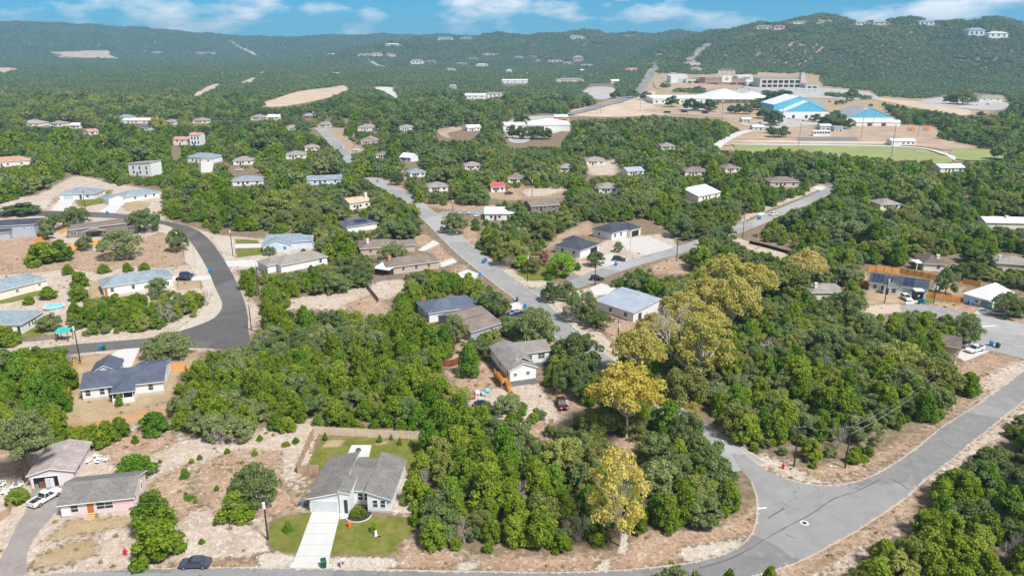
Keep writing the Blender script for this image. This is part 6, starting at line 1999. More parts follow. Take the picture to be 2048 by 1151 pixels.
# ------------------------------------------------------------------ where trees stand
# ground the photograph shows free of trees (outlines in photograph pixels)
OPEN = [
    # front lots, verges, junction
    [(-300, 885), (30, 900), (135, 892), (160, 895), (255, 880), (262, 845), (345, 838), (352, 872), (430, 890), (515, 874), (560, 857), (600, 842), (632, 838), (632, 856), (842, 862),
     (846, 880), (836, 905), (816, 930), (815, 960), (828, 990), (822, 1040), (838, 1082), (870, 1103), (960, 1114), (1100, 1107), (1228, 1107), (1236, 1085), (1262, 1068), (1350, 1064), (1440, 1048),
     (1490, 1018), (1508, 1000), (1498, 965), (1460, 908), (1436, 890), (1399, 864), (1330, 820), (1302, 800), (1310, 790), (1345, 800), (1405, 846), (1465, 864), (1490, 900), (1576, 910), (1595, 933),
     (1627, 936), (1681, 910), (1709, 926), (1744, 917), (1767, 897), (1763, 872), (1751, 860), (1770, 850), (1820, 863), (1846, 853), (1894, 831), (1897, 794), (1935, 791), (1949, 778), (1932, 747),
     (1915, 735), (1905, 715), (1930, 690), (1960, 672), (1958, 655), (1945, 640), (1900, 628), (1850, 620), (1800, 624), (1740, 628), (1700, 625), (1735, 606), (1730, 575), (1702, 560), (1705, 545), (1735, 530),
     (1800, 535), (1872, 545), (1900, 560), (1930, 560), (1980, 560), (2020, 575), (2300, 640), (2300, 760), (2060, 818), (2008, 864), (2008, 889), (1936, 904), (1933, 929), (1881, 947), (1872, 970), (1841, 998), (1826, 1033),
     (1783, 1070), (1720, 1108), (1680, 1152), (1650, 1300), (-300, 1300)],
    # slate-roofed house lot
    [(142, 712), (150, 690), (410, 690), (385, 735), (352, 750), (345, 790), (352, 820), (345, 850), (250, 855), (132, 868), (126, 825), (146, 765)],
    # bend street and its lots
    [(-300, 395), (0, 408), (70, 388), (120, 360), (150, 350), (215, 356), (235, 372), (322, 370), (332, 395), (312, 428), (345, 436), (405, 452), (432, 470), (445, 458), (520, 462), (560, 475), (540, 500),
     (545, 535), (470, 537), (480, 560), (499, 590), (522, 598), (532, 622), (507, 640), (499, 672), (470, 690), (410, 706), (385, 695), (380, 714), (150, 714), (142, 690), (60, 692), (-300, 705)],
    # stony clearing, yard
    [(548, 608), (600, 592), (685, 584), (734, 572), (736, 556), (802, 550), (812, 575), (780, 597), (778, 627), (735, 630), (685, 618), (600, 618)],
    # side street with verges and yards
    [(830, 412), (850, 400), (890, 412), (990, 412), (990, 432), (922, 438), (950, 462), (952, 497), (988, 516), (1012, 528), (1036, 546), (1030, 530), (1062, 516), (1090, 505), (1112, 470), (1180, 438), (1186, 445), (1300, 440), (1345, 465),
     (1356, 488), (1400, 474), (1402, 490), (1350, 512), (1398, 536), (1380, 546), (1310, 548), (1300, 530), (1220, 545), (1195, 560), (1215, 575), (1300, 590), (1315, 605), (1270, 640), (1280, 690), (1235, 705), (1248, 730), (1215, 740),
     (1170, 715), (1105, 668), (1085, 632), (1060, 640), (1010, 620), (995, 585), (985, 572), (945, 552), (893, 540), (841, 535), (806, 545), (745, 540), (748, 515), (830, 495), (832, 460), (838, 430)],
    # decked house yard and paths below
    [(878, 745), (930, 715), (972, 700), (1100, 705), (1100, 735), (1080, 765), (1110, 780), (1165, 775), (1172, 830), (1110, 840), (1060, 790), (1010, 785), (990, 800), (945, 805), (935, 775), (900, 770)],
    [(985, 820), (1000, 825), (1000, 860), (985, 855)], [(1040, 848), (1095, 842), (1080, 880), (1045, 880)], [(885, 830), (915, 825), (910, 868), (885, 865)], [(1105, 820), (1130, 830), (1125, 860), (1105, 850)],
    [(868, 738), (915, 700), (925, 715), (880, 745)], [(895, 660), (935, 655), (950, 690), (900, 695)],
    # dry creek
    [(1225, 915), (1240, 855), (1275, 855), (1272, 930), (1250, 945)],
    # right side street and cleared track
    [(1455, 470), (1470, 450), (1500, 432), (1545, 412), (1600, 392), (1640, 368), (1672, 368), (1672, 380), (1640, 398), (1590, 418), (1550, 436), (1510, 455), (1490, 470), (1580, 495), (1580, 512), (1490, 490)],
    [(1040, 556), (1140, 545), (1200, 530), (1260, 505), (1260, 545), (1150, 590), (1110, 600), (1050, 600)],
    # farther clearings
    [(640, 250), (690, 256), (690, 275), (730, 295), (722, 306), (700, 305), (712, 325), (690, 322), (655, 280), (615, 262)], [(725, 345), (770, 358), (810, 372), (830, 400), (820, 405), (740, 362)],
    [(965, 392), (1000, 385), (1045, 375), (1130, 378), (1120, 396), (1040, 398), (985, 402)], [(1180, 322), (1240, 316), (1232, 345), (1190, 350), (1170, 365), (1165, 345)], [(800, 315), (830, 308), (850, 330), (820, 340)],
    [(335, 295), (355, 290), (370, 310), (350, 318)], [(425, 300), (432, 345), (398, 347), (398, 320)], [(446, 322), (470, 335), (530, 338), (530, 346), (460, 346)],
    [(1805, 515), (1835, 515), (1835, 545), (1805, 545)], [(1880, 512), (1945, 508), (1950, 522), (1900, 528)], [(1950, 505), (2100, 510), (2100, 520), (1960, 516)],
    [(120, 348), (145, 345), (150, 360), (128, 372)],
    # far fields
    [(510, 212), (545, 198), (600, 181), (660, 174), (692, 169), (704, 182), (660, 196), (600, 209), (550, 216)], [(742, 174), (787, 174), (802, 198), (788, 198), (768, 187)],
    [(380, 198), (395, 183), (425, 168), (445, 167), (430, 181), (400, 193)], [(478, 167), (500, 156), (514, 155), (508, 165), (485, 169)], [(514, 149), (532, 140), (532, 147), (517, 152)], [(-20, 137), (20, 134), (44, 140), (10, 147), (-20, 148)],
    [(645, 143), (692, 145), (680, 151)], [(98, 104), (160, 102), (216, 102), (224, 112), (242, 119), (160, 117), (118, 117)],
    # school and shops
    [(1130, 236), (1140, 220), (1185, 211), (1240, 198), (1265, 185), (1275, 170), (1296, 140), (1308, 128), (1322, 130), (1312, 150), (1345, 145), (1400, 150), (1510, 150), (1520, 145), (1640, 150), (1650, 172), (1745, 182), (1760, 192),
     (1830, 198), (1860, 195), (1890, 190), (1950, 185), (2010, 190), (2030, 210), (1990, 228), (1950, 232), (1900, 225), (1800, 212), (1745, 200), (1780, 225), (1800, 248), (1875, 252), (1880, 278), (1965, 296), (2035, 308), (2030, 318), (1960, 322),
     (1850, 321), (1780, 317), (1700, 308), (1660, 305), (1600, 301), (1560, 297), (1500, 301), (1460, 300), (1420, 300), (1424, 288), (1470, 266), (1500, 256), (1440, 238), (1300, 230), (1240, 237)],
    [(1003, 250), (1040, 230), (1105, 226), (1145, 232), (1138, 262), (1120, 290), (1020, 293), (1008, 275)], [(1160, 182), (1180, 166), (1232, 168), (1242, 196), (1200, 206)],
    [(1370, 126), (1412, 84), (1422, 88), (1384, 128)], [(868, 262), (920, 253), (962, 262), (940, 279), (880, 279)],
    [(730, 117), (745, 124), (762, 131), (776, 132), (776, 137), (755, 136), (738, 125)], [(452, 80), (475, 91), (518, 111), (512, 114), (470, 94)],
    [(1005, 175), (1060, 172), (1060, 165), (1005, 165)],
]
# groves inside those outlines
GROVE = [
    [(1496, 194), (1540, 188), (1585, 190), (1592, 198), (1550, 206), (1530, 214), (1500, 208)], [(1640, 202), (1690, 200), (1745, 208), (1770, 222), (1745, 218), (1700, 210), (1665, 212)], [(1345, 178), (1380, 180), (1430, 184), (1400, 188), (1350, 184)],
    [(1655, 186), (1740, 194), (1735, 199), (1650, 193)],
    [(138, 605), (180, 592), (262, 590), (335, 580), (400, 575), (414, 600), (408, 622), (380, 640), (330, 655), (250, 666), (150, 672), (128, 655)],
]
MW, MH_ = 1250, 720                     # mask covers photo x -226..2274 and y 0..1440 at half size
mx = (np.arange(MW) * 2.0) - 226
my = np.arange(MH_) * 2.0
MX, MY = np.meshgrid(mx, my)


def raster(polys):
    M = np.zeros(MX.shape, bool)
    for Pn in polys:
        xs, ys = [p[0] for p in Pn], [p[1] for p in Pn]
        i0, i1 = np.searchsorted(mx, [min(xs) - 1, max(xs) + 1])
        j0, j1 = np.searchsorted(my, [min(ys) - 1, max(ys) + 1])
        if i1 > i0 and j1 > j0:
            M[j0:j1, i0:i1] |= inpoly(Pn, MX[j0:j1, i0:i1], MY[j0:j1, i0:i1])
    return M


M_open = raster(OPEN) & ~raster(GROVE)
M_hard = raster(HARD)
M_semi = raster(SEMI)
DRIVES = [[(470, 480), (540, 480), (540, 534), (450, 534)], [(345, 545), (440, 545), (440, 562), (345, 562)]]
M_hard |= raster(DRIVES)


def look(M, px, py, outside=False):
    i = np.round((px + 226) / 2).astype(int)
    j = np.round(py / 2).astype(int)
    ok = (i >= 0) & (i < MW) & (j >= 0) & (j < MH_)
    r = np.full(i.shape, outside)
    r[ok] = M[j[ok], i[ok]]
    return r


# ------------------------------------------------------------------ tree forms
def leafmat(name, stops, trans=.28, tw=.42, ns=.03, nw=.2):
    t = NT(name)
    oi = t.node('ShaderNodeObjectInfo')
    tone = t.attr('tone').outputs['Fac']
    n = t.noise(ns, 3)
    f = t.math('ADD', t.math('MULTIPLY', oi.outputs['Random'], .9 - tw), t.math('ADD', t.math('MULTIPLY', tone, tw), t.math('MULTIPLY', n, nw)))
    col = t.ramp(f, stops)
    t.out(col, .6, .2)
    tr = t.node('ShaderNodeBsdfTranslucent')
    t.l.new(col, tr.inputs['Color'])
    mx_ = t.node('ShaderNodeMixShader')
    mx_.inputs[0].default_value = trans
    t.l.new(t.b.outputs[0], mx_.inputs[1])
    t.l.new(tr.outputs[0], mx_.inputs[2])
    t.l.new(mx_.outputs[0], t.n['Material Output'].inputs['Surface'])
    return t.mat


L_jun = leafmat('juniper_foliage', [(.10, (.082, .145, .015)), (.40, (.158, .250, .017)), (.66, (.235, .325, .023)), (.95, (.35, .41, .045))], .40)
L_oak = leafmat('live_oak_foliage', [(.10, (.098, .150, .044)), (.40, (.172, .238, .072)), (.7, (.250, .310, .112)), (.95, (.36, .385, .170))], .40)
L_dark = leafmat('dark_oak_foliage', [(.12, (.062, .105, .028)), (.5, (.115, .168, .046)), (.95, (.21, .25, .085))], .3)
L_hill = leafmat('hillside_foliage', [(.05, (.045, .085, .030)), (.4, (.095, .150, .050)), (.65, (.155, .21, .072)), (.95, (.30, .325, .15))], .3, .75, .007, .55)
L_gold = leafmat('golden_sycamore_foliage', [(.1, (.50, .39, .05)), (.5, (.63, .53, .11)), (.95, (.72, .64, .25))], .42)
L_yel = leafmat('yellowing_foliage', [(.1, (.30, .33, .055)), (.4, (.45, .43, .09)), (.65, (.56, .48, .14)), (.95, (.63, .51, .22))], .42)
L_olive = leafmat('olive_foliage', [(.1, (.15, .185, .04)), (.5, (.235, .26, .062)), (.95, (.35, .33, .11))], .38)
L_lime = leafmat('lime_foliage', [(.1, (.20, .38, .014)), (.5, (.30, .48, .025)), (.95, (.38, .54, .04))], .4)
L_fresh = leafmat('fresh_green_foliage', [(.1, (.085, .20, .014)), (.5, (.145, .285, .022)), (.95, (.22, .34, .04))], .38)
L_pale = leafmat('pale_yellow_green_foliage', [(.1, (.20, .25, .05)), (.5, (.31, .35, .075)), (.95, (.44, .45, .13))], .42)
L_rust = leafmat('rusty_foliage', [(.1, (.28, .14, .07)), (.95, (.45, .26, .15))], .3)
B_bark = plain('grey_brown_bark', (.11, .085, .068), .95, .25, 2)
B_white = plain('pale_sycamore_bark', (.60, .55, .48), .85, .15, 1.5)
B_dead = plain('dead_grey_wood', (.34, .29, .26), .95, .2, 2)


def mesh_np(name, V, Fq, mats, mi=None, tone=None):
    me = bpy.data.meshes.new(name)
    me.vertices.add(len(V))
    me.vertices.foreach_set('co', np.asarray(V, np.float32).ravel())
    k = Fq.shape[1]
    me.loops.add(Fq.size)
    me.loops.foreach_set('vertex_index', Fq.ravel().astype(np.int32))
    me.polygons.add(len(Fq))
    me.polygons.foreach_set('loop_start', np.arange(0, Fq.size, k, dtype=np.int32))
    for m_ in mats:
        me.materials.append(m_)
    if mi is not None:
        me.polygons.foreach_set('material_index', mi.astype(np.int32))
    if tone is not None:
        a = me.attributes.new('tone', 'FLOAT', 'POINT')
        a.data.foreach_set('value', tone.astype(np.float32))
    me.update()
    me.validate()
    return me


def leaves(C, R, n, size, rg, flat=1.0, jit=.75, asp=1.4, lo=-.45):
    """leaf sprays over a set of lobes (centres C, radii R): quads, outward facing"""
    C, R = np.asarray(C), np.asarray(R)
    share = R ** 2 / (R ** 2).sum()
    k = rg.choice(len(R), int(n * 1.9), p=share)
    d = rg.normal(size=(len(k), 3))
    d /= np.linalg.norm(d, axis=1)[:, None]
    keep = d[:, 2] > lo * rg.uniform(.3, 1.6, len(k))
    k, d = k[keep], d[keep]
    rr = rg.uniform(.78, 1.08, len(k))
    rr = np.where(rg.random(len(k)) < .16, rr * rg.uniform(1.1, 1.45, len(k)), rr)
    P = C[k] + d * (R[k] * rr)[:, None] * np.array([1, 1, flat])
    # drop what lies well inside another lobe
    inside = np.zeros(len(P), bool)
    for c_, r_ in zip(C, R):
        q = (P - c_) / np.array([1, 1, flat])
        inside |= np.linalg.norm(q, axis=1) < r_ * .68
    P, d, k = P[~inside][:n], d[~inside][:n], k[~inside][:n]
    N = d + rg.normal(size=d.shape) * jit + np.array([0, 0, .35])
    N /= np.linalg.norm(N, axis=1)[:, None]
    T = np.cross(N, rg.normal(size=N.shape))
    T /= np.linalg.norm(T, axis=1)[:, None]
    Bt = np.cross(N, T)
    s = size * rg.uniform(.5, 1.5, len(P))[:, None]
    V = np.stack([P - T * s * asp * .5, P + Bt * s * .5, P + T * s * asp * .5, P - Bt * s * .5], 1).reshape(-1, 3)
    Fq = np.arange(len(V)).reshape(-1, 4)
    lt = rg.random(len(R))
    tone = np.clip(lt[k] * .55 + rg.random(len(P)) * .75 - .15, 0, 1)
    return V, Fq, np.repeat(tone, 4)


def limbs(C, R, rg, trunk_h, r0, base=(0, 0, 0), n=5, lean=(0, 0), frac=.8, twigs=0):
    m = MB()
    b0 = Vector(base)
    fork = b0 + Vector((lean[0], lean[1], trunk_h))
    mid = b0 + Vector((lean[0] * .35 + rg.normal() * .05 * trunk_h, lean[1] * .35, trunk_h * .5))
    m.tube(b0 - Vector((0, 0, .3)), mid, r0, r0 * .85, n)
    m.tube(mid, fork, r0 * .85, r0 * .72, n)
    for c_, r_ in zip(C, R):
        if rg.random() > frac:
            continue
        e = Vector(c_) * 1.0
        h = fork.lerp(e, .45) + Vector((rg.normal() * .15, rg.normal() * .15, .25)) * float(r_) * .4
        m.tube(fork, h, r0 * .45, r0 * .28, max(3, n - 2), cap=False)
        m.tube(h, e, r0 * .28, r0 * .10, max(3, n - 2), cap=False)
        for _ in range(twigs):
            d = Vector(rg.normal(size=3)).normalized()
            d.z = abs(d.z) * .6
            m.tube(e.lerp(h, rg.random() * .5), e + d * float(r_) * .98, r0 * .12, r0 * .03, 3, cap=False)
    return m


def lobes(kind, rg, Rr, Hh):
    C, R = [], []
    if kind == 'juniper':
        n = rg.integers(30, 38)
        for i in range(n):
            t_ = .10 + .84 * (i + rg.random()) / n
            a = i * 2.399 + rg.random()
            prof = (1 - t_ ** 1.9) ** .75
            q = Rr * prof * rg.uniform(.40, .92)
            C.append((q * math.cos(a), q * math.sin(a), Hh * t_ * .93))
            R.append(Rr * rg.uniform(.17, .31) * (.8 + .3 * prof))
    elif kind == 'oak':
        n = rg.integers(36, 46)
        for i in range(n):
            t_ = rg.random()
            a = i * 2.399 + rg.random() * .8
            q = Rr * math.sqrt(rg.uniform(.02, 1)) * .90
            z = Hh * (.22 + .58 * math.sqrt(max(0, 1 - (q / Rr) ** 2)) * rg.uniform(.45, 1.08))
            if q > .5 * Rr and rg.random() < .35:
                z = Hh * rg.uniform(.17, .34)
            C.append((q * math.cos(a), q * math.sin(a), z))
            R.append(Rr * rg.uniform(.14, .26))
    elif kind == 'great':
        n = rg.integers(70, 84)
        for i in range(n):
            a = i * 2.399 + rg.random() * .8
            q = Rr * math.sqrt(rg.uniform(.02, 1)) * .93
            z = Hh * (.24 + .60 * math.sqrt(max(0, 1 - (q / Rr) ** 2)) * rg.uniform(.5, 1.06))
            if q > .45 * Rr and rg.random() < .3:
                z = Hh * rg.uniform(.18, .36)
            C.append((q * math.cos(a), q * math.sin(a), z))
            R.append(Rr * rg.uniform(.09, .18))
    elif kind == 'high':
        n = rg.integers(64, 76)
        for i in range(n):
            a = i * 2.399 + rg.random() * .8
            q = Rr * math.sqrt(rg.uniform(.02, 1)) * .92
            z = Hh * (.50 + .40 * math.sqrt(max(0, 1 - (q / Rr) ** 2)) * rg.uniform(.2, 1.06))
            C.append((q * math.cos(a), q * math.sin(a), z))
            R.append(Rr * rg.uniform(.10, .19))
    elif kind == 'wide':
        n = rg.integers(52, 62)
        for i in range(n):
            a = i * 2.399 + rg.random() * .6
            q = Rr * math.sqrt((i + .5) / n) * .82
            z = Hh * (.30 + .56 * math.sqrt(max(0, 1 - (q / Rr) ** 2)) * rg.uniform(.55, 1.05))
            C.append((q * math.cos(a), q * math.sin(a), z))
            R.append(Rr * rg.uniform(.11, .21))
    else:                                        # tall loose sycamore
        n = rg.integers(40, 48)
        for i in range(n):
            t_ = (i + rg.random()) / n
            a = i * 2.399 + rg.random()
            q = Rr * math.sin(math.pi * (.12 + .80 * t_)) ** .8 * rg.uniform(.5, .85)
            C.append((q * math.cos(a), q * math.sin(a), Hh * (.26 + .68 * t_)))
            R.append(Rr * rg.uniform(.10, .20))
    return np.array(C), np.array(R)


FORMS = {}     # kind -> list of (crown mesh, trunk mesh, joined mesh hi, joined mesh lo)
MATS = {'juniper': (L_jun, B_bark), 'oak': (L_oak, B_bark), 'great_oak': (L_oak, B_bark), 'tall_oak': (L_oak, B_bark), 'dark_oak': (L_dark, B_bark), 'gold': (L_gold, B_white), 'yellow': (L_yel, B_white), 'olive': (L_olive, B_bark), 'lime': (L_lime, B_bark), 'fresh': (L_fresh, B_bark),
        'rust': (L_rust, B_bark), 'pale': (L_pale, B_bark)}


def joined(name, V, Fq, tone, tm, mats):
    """one mesh with crown and trunk"""
    tv = np.array(tm.v)
    tf = [f for f in tm.f]
    quads = np.array([f if len(f) == 4 else (f[0], f[1], f[2], f[2]) for f in tf if len(f) == 4], int).reshape(-1, 4)
    VV = np.vstack([V, tv])
    FF = np.vstack([Fq, quads + len(V)])
    mi = np.r_[np.zeros(len(Fq)), np.ones(len(quads))]
    tt = np.r_[tone, np.full(len(tv), .5)]
    return mesh_np(name, VV, FF, mats, mi, tt)


def make_form(kind, shape, seed, Rr, Hh, n_hi, s_hi, n_lo, s_lo, trunk=.18, th=.3, flat=1.0, jit=.75, lo=-.45, twigs=0, asp=1.4):
    rg = np.random.default_rng(seed)
    C, R = lobes(shape, rg, Rr, Hh)
    lm, bm = MATS[kind]
    tm = limbs(C, R, rg, Hh * th, trunk, n=6, frac=.75, twigs=twigs)
    V, Fq, tn = leaves(C, R, n_hi, s_hi, rg, flat, jit, asp, lo)
    crown = mesh_np('crown', V, Fq, [lm], None, tn)
    trm = tm.mesh('trunk', bm)
    hi = joined('tree_form', V, Fq, tn, tm, [lm, bm])
    V2, F2, t2 = leaves(C, R, n_lo, s_lo, rg, flat, jit * .8, 1.2, lo)
    low = mesh_np('tree_form_low', V2, F2, [lm], None, t2)
    FORMS.setdefault(kind, []).append((crown, trm, hi, low, Rr, Hh))


for s in range(6):
    make_form('juniper', 'juniper', 100 + s, 2.3, 5.0 + .35 * (s % 3), 5200, .22, 1100, .40, .15, .25, asp=1.7)
for s in range(5):
    make_form('oak', 'oak', 200 + s, 3.5, 6.4, 6200, .24, 1250, .48, .22, .30, .85)
for s in range(3):
    make_form('great_oak', 'great', 230 + s, 6.0, 9.0, 9500, .27, 700, .9, .26, .22, .9)
make_form('tall_oak', 'high', 240, 6.0, 13.0, 9000, .27, 700, .9, .55, .42, .9)
for s in range(2):
    make_form('dark_oak', 'oak', 250 + s, 3.5, 6.2, 6200, .24, 1200, .48, .22, .28, .85)
for s in range(3):
    make_form('gold', ('wide', 'tall', 'tall')[s], 300 + s, 5.6, 12, (9000, 5200, 4000)[s], .27, 700, 1.1, .22, .26, 1.0, .95, twigs=3, asp=1.2)
for s in range(3):
    make_form('yellow', ('wide', 'tall', 'wide')[s], 320 + s, 5.2, 10.5, 8000, .28, 600, 1.1, .20, .25, 1.0, .95, twigs=2, asp=1.2)
for s in range(3):
    make_form('olive', 'oak', 340 + s, 4.2, 8.5, 7000, .25, 1200, .55, .22, .25, 1.0, .85, twigs=1)
for s in range(2):
    make_form('lime', 'oak', 360 + s, 3.6, 7, 6000, .25, 360, .9, .18, .25, 1.0, .7)
for s in range(3):
    make_form('fresh', 'juniper', 380 + s, 2.3, 4.5, 5000, .21, 1000, .38, .12, .2, asp=1.2)
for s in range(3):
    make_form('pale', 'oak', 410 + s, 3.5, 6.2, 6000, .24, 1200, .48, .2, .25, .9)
make_form('rust', 'juniper', 395, 1.8, 4.5, 900, .28, 200, .6, .08, .3, twigs=2)


def bare_mesh(seed, Rr, Hh, r0=.12):
    """leafless grey bush or tree"""
    rg = np.random.default_rng(seed)
    m = MB()

    def grow(p, d, L, r, k):
        q = p + d * L
        m.tube(p, q, r, r * .6, 4 if k < 2 else 3, cap=False)
        if k < 4:
            for _ in range(4 if k == 0 else 3):
                nd = (d + Vector(rg.normal(size=3)) * .62 + Vector((0, 0, .12))).normalized()
                grow(q, nd, L * rg.uniform(.55, .8), r * .55, k + 1)
    for i in range(4):
        a = i * 1.7 + rg.random()
        grow(Vector((0, 0, 0)), Vector((math.cos(a) * .55, math.sin(a) * .55, 1)).normalized(), Hh * .34, r0, 0)
    return m


BARE = [bare_mesh(500 + i, 2.2, 4.0) for i in range(3)]
BARE_ME = [b.mesh('branches', B_dead) for b in BARE]
SYC_BARE = bare_mesh(540, 5, 13, .3).mesh('branches', B_white)

# ------------------------------------------------------------------ zones give each tree a label
ZN = [([(820, 860), (1245, 860), (1245, 1160), (820, 1160)], 'in the thicket beside the white house with the long drive'),
      ([(-300, 680), (150, 680), (150, 900), (-300, 900)], 'in the grove beyond the orange picket fence'),
      ([(1245, 790), (1530, 790), (1530, 1100), (1245, 1100)], 'in the corner wood at the road junction'),
      ([(1640, 820), (2400, 820), (2400, 1400), (1400, 1400)], 'in the wood across the main road from the utility poles'),
      ([(1320, 600), (1960, 600), (1960, 940), (1320, 940)], 'in the large wood behind the junction utility poles'),
      ([(120, 570), (420, 570), (420, 680), (120, 680)], 'in the grove inside the street bend'),
      ([(330, 590), (960, 590), (960, 900), (330, 900)], 'in the dense wood between the slate-roofed and decked houses'),
      ([(960, 700), (1250, 700), (1250, 870), (960, 870)], 'round the yard of the decked house'),
      ([(460, 520), (1010, 520), (1010, 640), (460, 640)], 'in the tree belt below the side street houses')]


def zone_of(px, py):
    for Pn, s in ZN:
        if inpoly(Pn, np.array([px]), np.array([py]))[0]:
            return s
    return 'in the woods between the middle-distance houses'


KNAME = {'juniper': ('juniper_tree', 'bushy yellow-green juniper'), 'oak': ('live_oak', 'grey-green live oak'), 'great_oak': ('live_oak', 'grey-green live oak'), 'tall_oak': ('live_oak', 'tall live oak'), 'dark_oak': ('live_oak', 'dark green live oak'), 'gold': ('sycamore_tree', 'golden sycamore'),
         'yellow': ('sycamore_tree', 'yellowing sycamore'), 'olive': ('elm_tree', 'olive-coloured loose tree'), 'lime': ('shade_tree', 'bright lime-green shade tree'), 'fresh': ('leafy_bush', 'fresh green leafy bush'), 'rust': ('small_tree', 'rusty-leaved small tree'), 'pale': ('pale_tree', 'pale yellow-green tree')}


def tree(kind, x, y, z, sx, sz, rot, label=None, group=None, form=None, name=None, cat=None):
    fs = FORMS[kind]
    f = fs[(form if form is not None else int(abs(x * 7.3 + y * 3.1))) % len(fs)]
    r = thing(name or KNAME[kind][0], label, cat or 'tree', (x, y, z), rot, group)
    r.scale = (sx, sx, sz)
    obj('crown', f[0], r)
    obj('trunk', f[1], r)
    return r


LAND = [(835, 1000, 'the side wall of the long-drive house'), (845, 872, 'the end of the pale picket fence'), (1000, 1105, 'the main road verge below the thicket'), (1155, 1078, 'the grey brown dead bush'), (1243, 1092, 'the roadside yellow sycamore'),
        (1252, 872, 'the great golden sycamore'), (962, 812, 'the black trampoline'), (1124, 812, 'the dark red pickup'), (1040, 770, 'the orange timber deck'), (910, 735, 'the dark red curving fence'), (860, 650, 'the steel-blue hip roof'),
        (1384, 850, 'the small vivid yellow tree'), (1490, 1015, 'the stop line at the junction'), (1588, 931, 'the hydrant utility pole'), (1690, 935, 'the main road verge pole'), (1901, 752, 'the pole by the olive bush'), (1949, 702, 'the white double-cab pickup'),
        (1820, 650, 'the gravel lane'), (1660, 600, 'the pale low roof'), (1563, 588, 'the ochre sycamore'), (1400, 752, 'the broad yellow-green sycamore'), (1345, 728, 'the white-branched sycamore'), (1795, 858, 'the roadside seedling juniper'), (1850, 1000, 'the main road bend'),
        (1766, 1079, 'the rocky roadside bank'), (2000, 900, 'the upper rocky bank'), (345, 845, 'the tan garden fence corner'), (430, 885, 'the stony slope above the bare lot'), (575, 862, 'the lone small juniper'), (700, 625, 'the stony clearing'), (503, 660, 'the slim wood-edge pole'),
        (410, 700, 'the end of the bend street'), (140, 800, 'the orange picket fence'), (62, 900, 'the tall leaning oak'), (250, 668, 'the gravel verge inside the bend'), (880, 600, 'the rust-coloured fence'), (650, 560, 'the warm grey hip roof'), (760, 760, 'the middle of the dense wood'),
        (560, 780, 'the slate-roofed side of the dense wood'), (1000, 970, 'the middle of the roadside thicket'), (1560, 780, 'the middle of the large wood'), (1400, 960, 'the middle of the corner wood'), (1950, 1060, 'the middle of the wood over the main road'),
        (1870, 735, 'the brown roof under the oaks'), (1200, 720, 'the side street gravel path'), (900, 700, 'the dry grass behind the red fence'), (1050, 920, 'the bare lane above the thicket'), (20, 760, 'the grove edge behind the leaning oak')]
LANDW = [(G(a, b)[0], G(a, b)[1], c_) for a, b, c_ in LAND]


def near_label(kd, x, y, R):
    best = min(LANDW, key=lambda q: (q[0] - x) ** 2 + (q[1] - y) ** 2)
    size = 'small' if R < (1.95 if kd in ('juniper', 'fresh') else 2.7) else 'large' if R > (2.5 if kd in ('juniper', 'fresh') else 3.5) else 'medium-sized'
    return size + ' ' + KNAME[kd][1] + ' nearest ' + best[2]


TAKEN = []


def hand(kind, px, py, wpx, hpx, label, form=None, name=None, cat=None, lean=None, group=None):
    """a tree placed by the foot, spread and height it shows"""
    x, y, z = G(px, py)
    k = pxm(py)
    dep = math.atan2(HC, y)
    f = FORMS[kind][(form if form is not None else len(TAKEN)) % len(FORMS[kind])]
    R = wpx / k / 2
    Hm = max(.8, (hpx / k - R * .5 * math.sin(dep)) / math.cos(dep))
    t_ = tree(kind, x, y, 0, R / f[4], Hm / f[5], RNG.uniform(0, 6.28), label, group, form if form is not None else len(TAKEN), name, cat)
    if lean:
        t_.rotation_euler = (lean[0], lean[1], 0)
    TAKEN.append((x, y, R))
    return t_


def bare(px, py, wpx, hpx, label, i=0, mesh=None, kname='dead_bush', group=None):
    x, y, z = G(px, py)
    k = pxm(py)
    me_ = mesh or BARE_ME[i % 3]
    V = np.array([v.co for v in me_.vertices])
    r = thing(kname, label, 'dead bush' if kname == 'dead_bush' else 'tree', (x, y, 0), RNG.uniform(0, 6), group)
    r.scale = (wpx / k / (np.abs(V[:, :2]).max() * 2), wpx / k / (np.abs(V[:, :2]).max() * 2), hpx / k / V[:, 2].max())
    obj('branches', me_, r)
    TAKEN.append((x, y, wpx / k / 2))


# trees and bushes standing singly
hand('tall_oak', 50, 962, 118, 150, 'tall leaning live oak beside the pink garage', 0, lean=(0, .12))
hand('juniper', 312, 1060, 88, 90, 'broad juniper bush before the pink house, far half of a pair', 1)
hand('juniper', 318, 1112, 100, 85, 'broad juniper bush before the pink house, near half of a pair', 3)
bare(316, 1058, 52, 62, 'dead grey branches showing through the juniper pair', 0)
hand('great_oak', 512, 1008, 100, 92, 'loose live oak on the bare lot beside the transformer pole', 2)
hand('juniper', 476, 1032, 74, 60, 'low dark juniper at the foot of the lone live oak', 2)
hand('fresh', 268, 952, 88, 52, 'wide green mesquite bush behind the pink house', 0)
for i, (px, py, w, h) in enumerate(((165, 892, 46, 46), (190, 893, 50, 52), (218, 882, 46, 48), (241, 872, 40, 42))):
    hand('juniper', px, py, w, h, 'juniper bush in the row along the tan garden fence', i, 'juniper_bush', 'bush', group='junipers along the tan fence')
hand('fresh', 311, 862, 64, 46, 'rounded bright green bush at the corner of the tan garden fence', 1)
hand('juniper', 38, 1003, 46, 34, 'low round bush beside the white pickup', 4, 'bush', 'bush')
hand('juniper', 575, 862, 36, 34, 'lone small juniper on the stony slope behind the white house', 5)
hand('fresh', 636, 850, 26, 26, 'small round green bush outside the back lawn fence', 2)
hand('fresh', 859, 905, 50, 72, 'vivid green bush at the end of the pale picket fence', 0)
hand('fresh', 239, 812, 16, 26, 'climbing shrub against the porch half wall', 1, 'shrub', 'shrub')
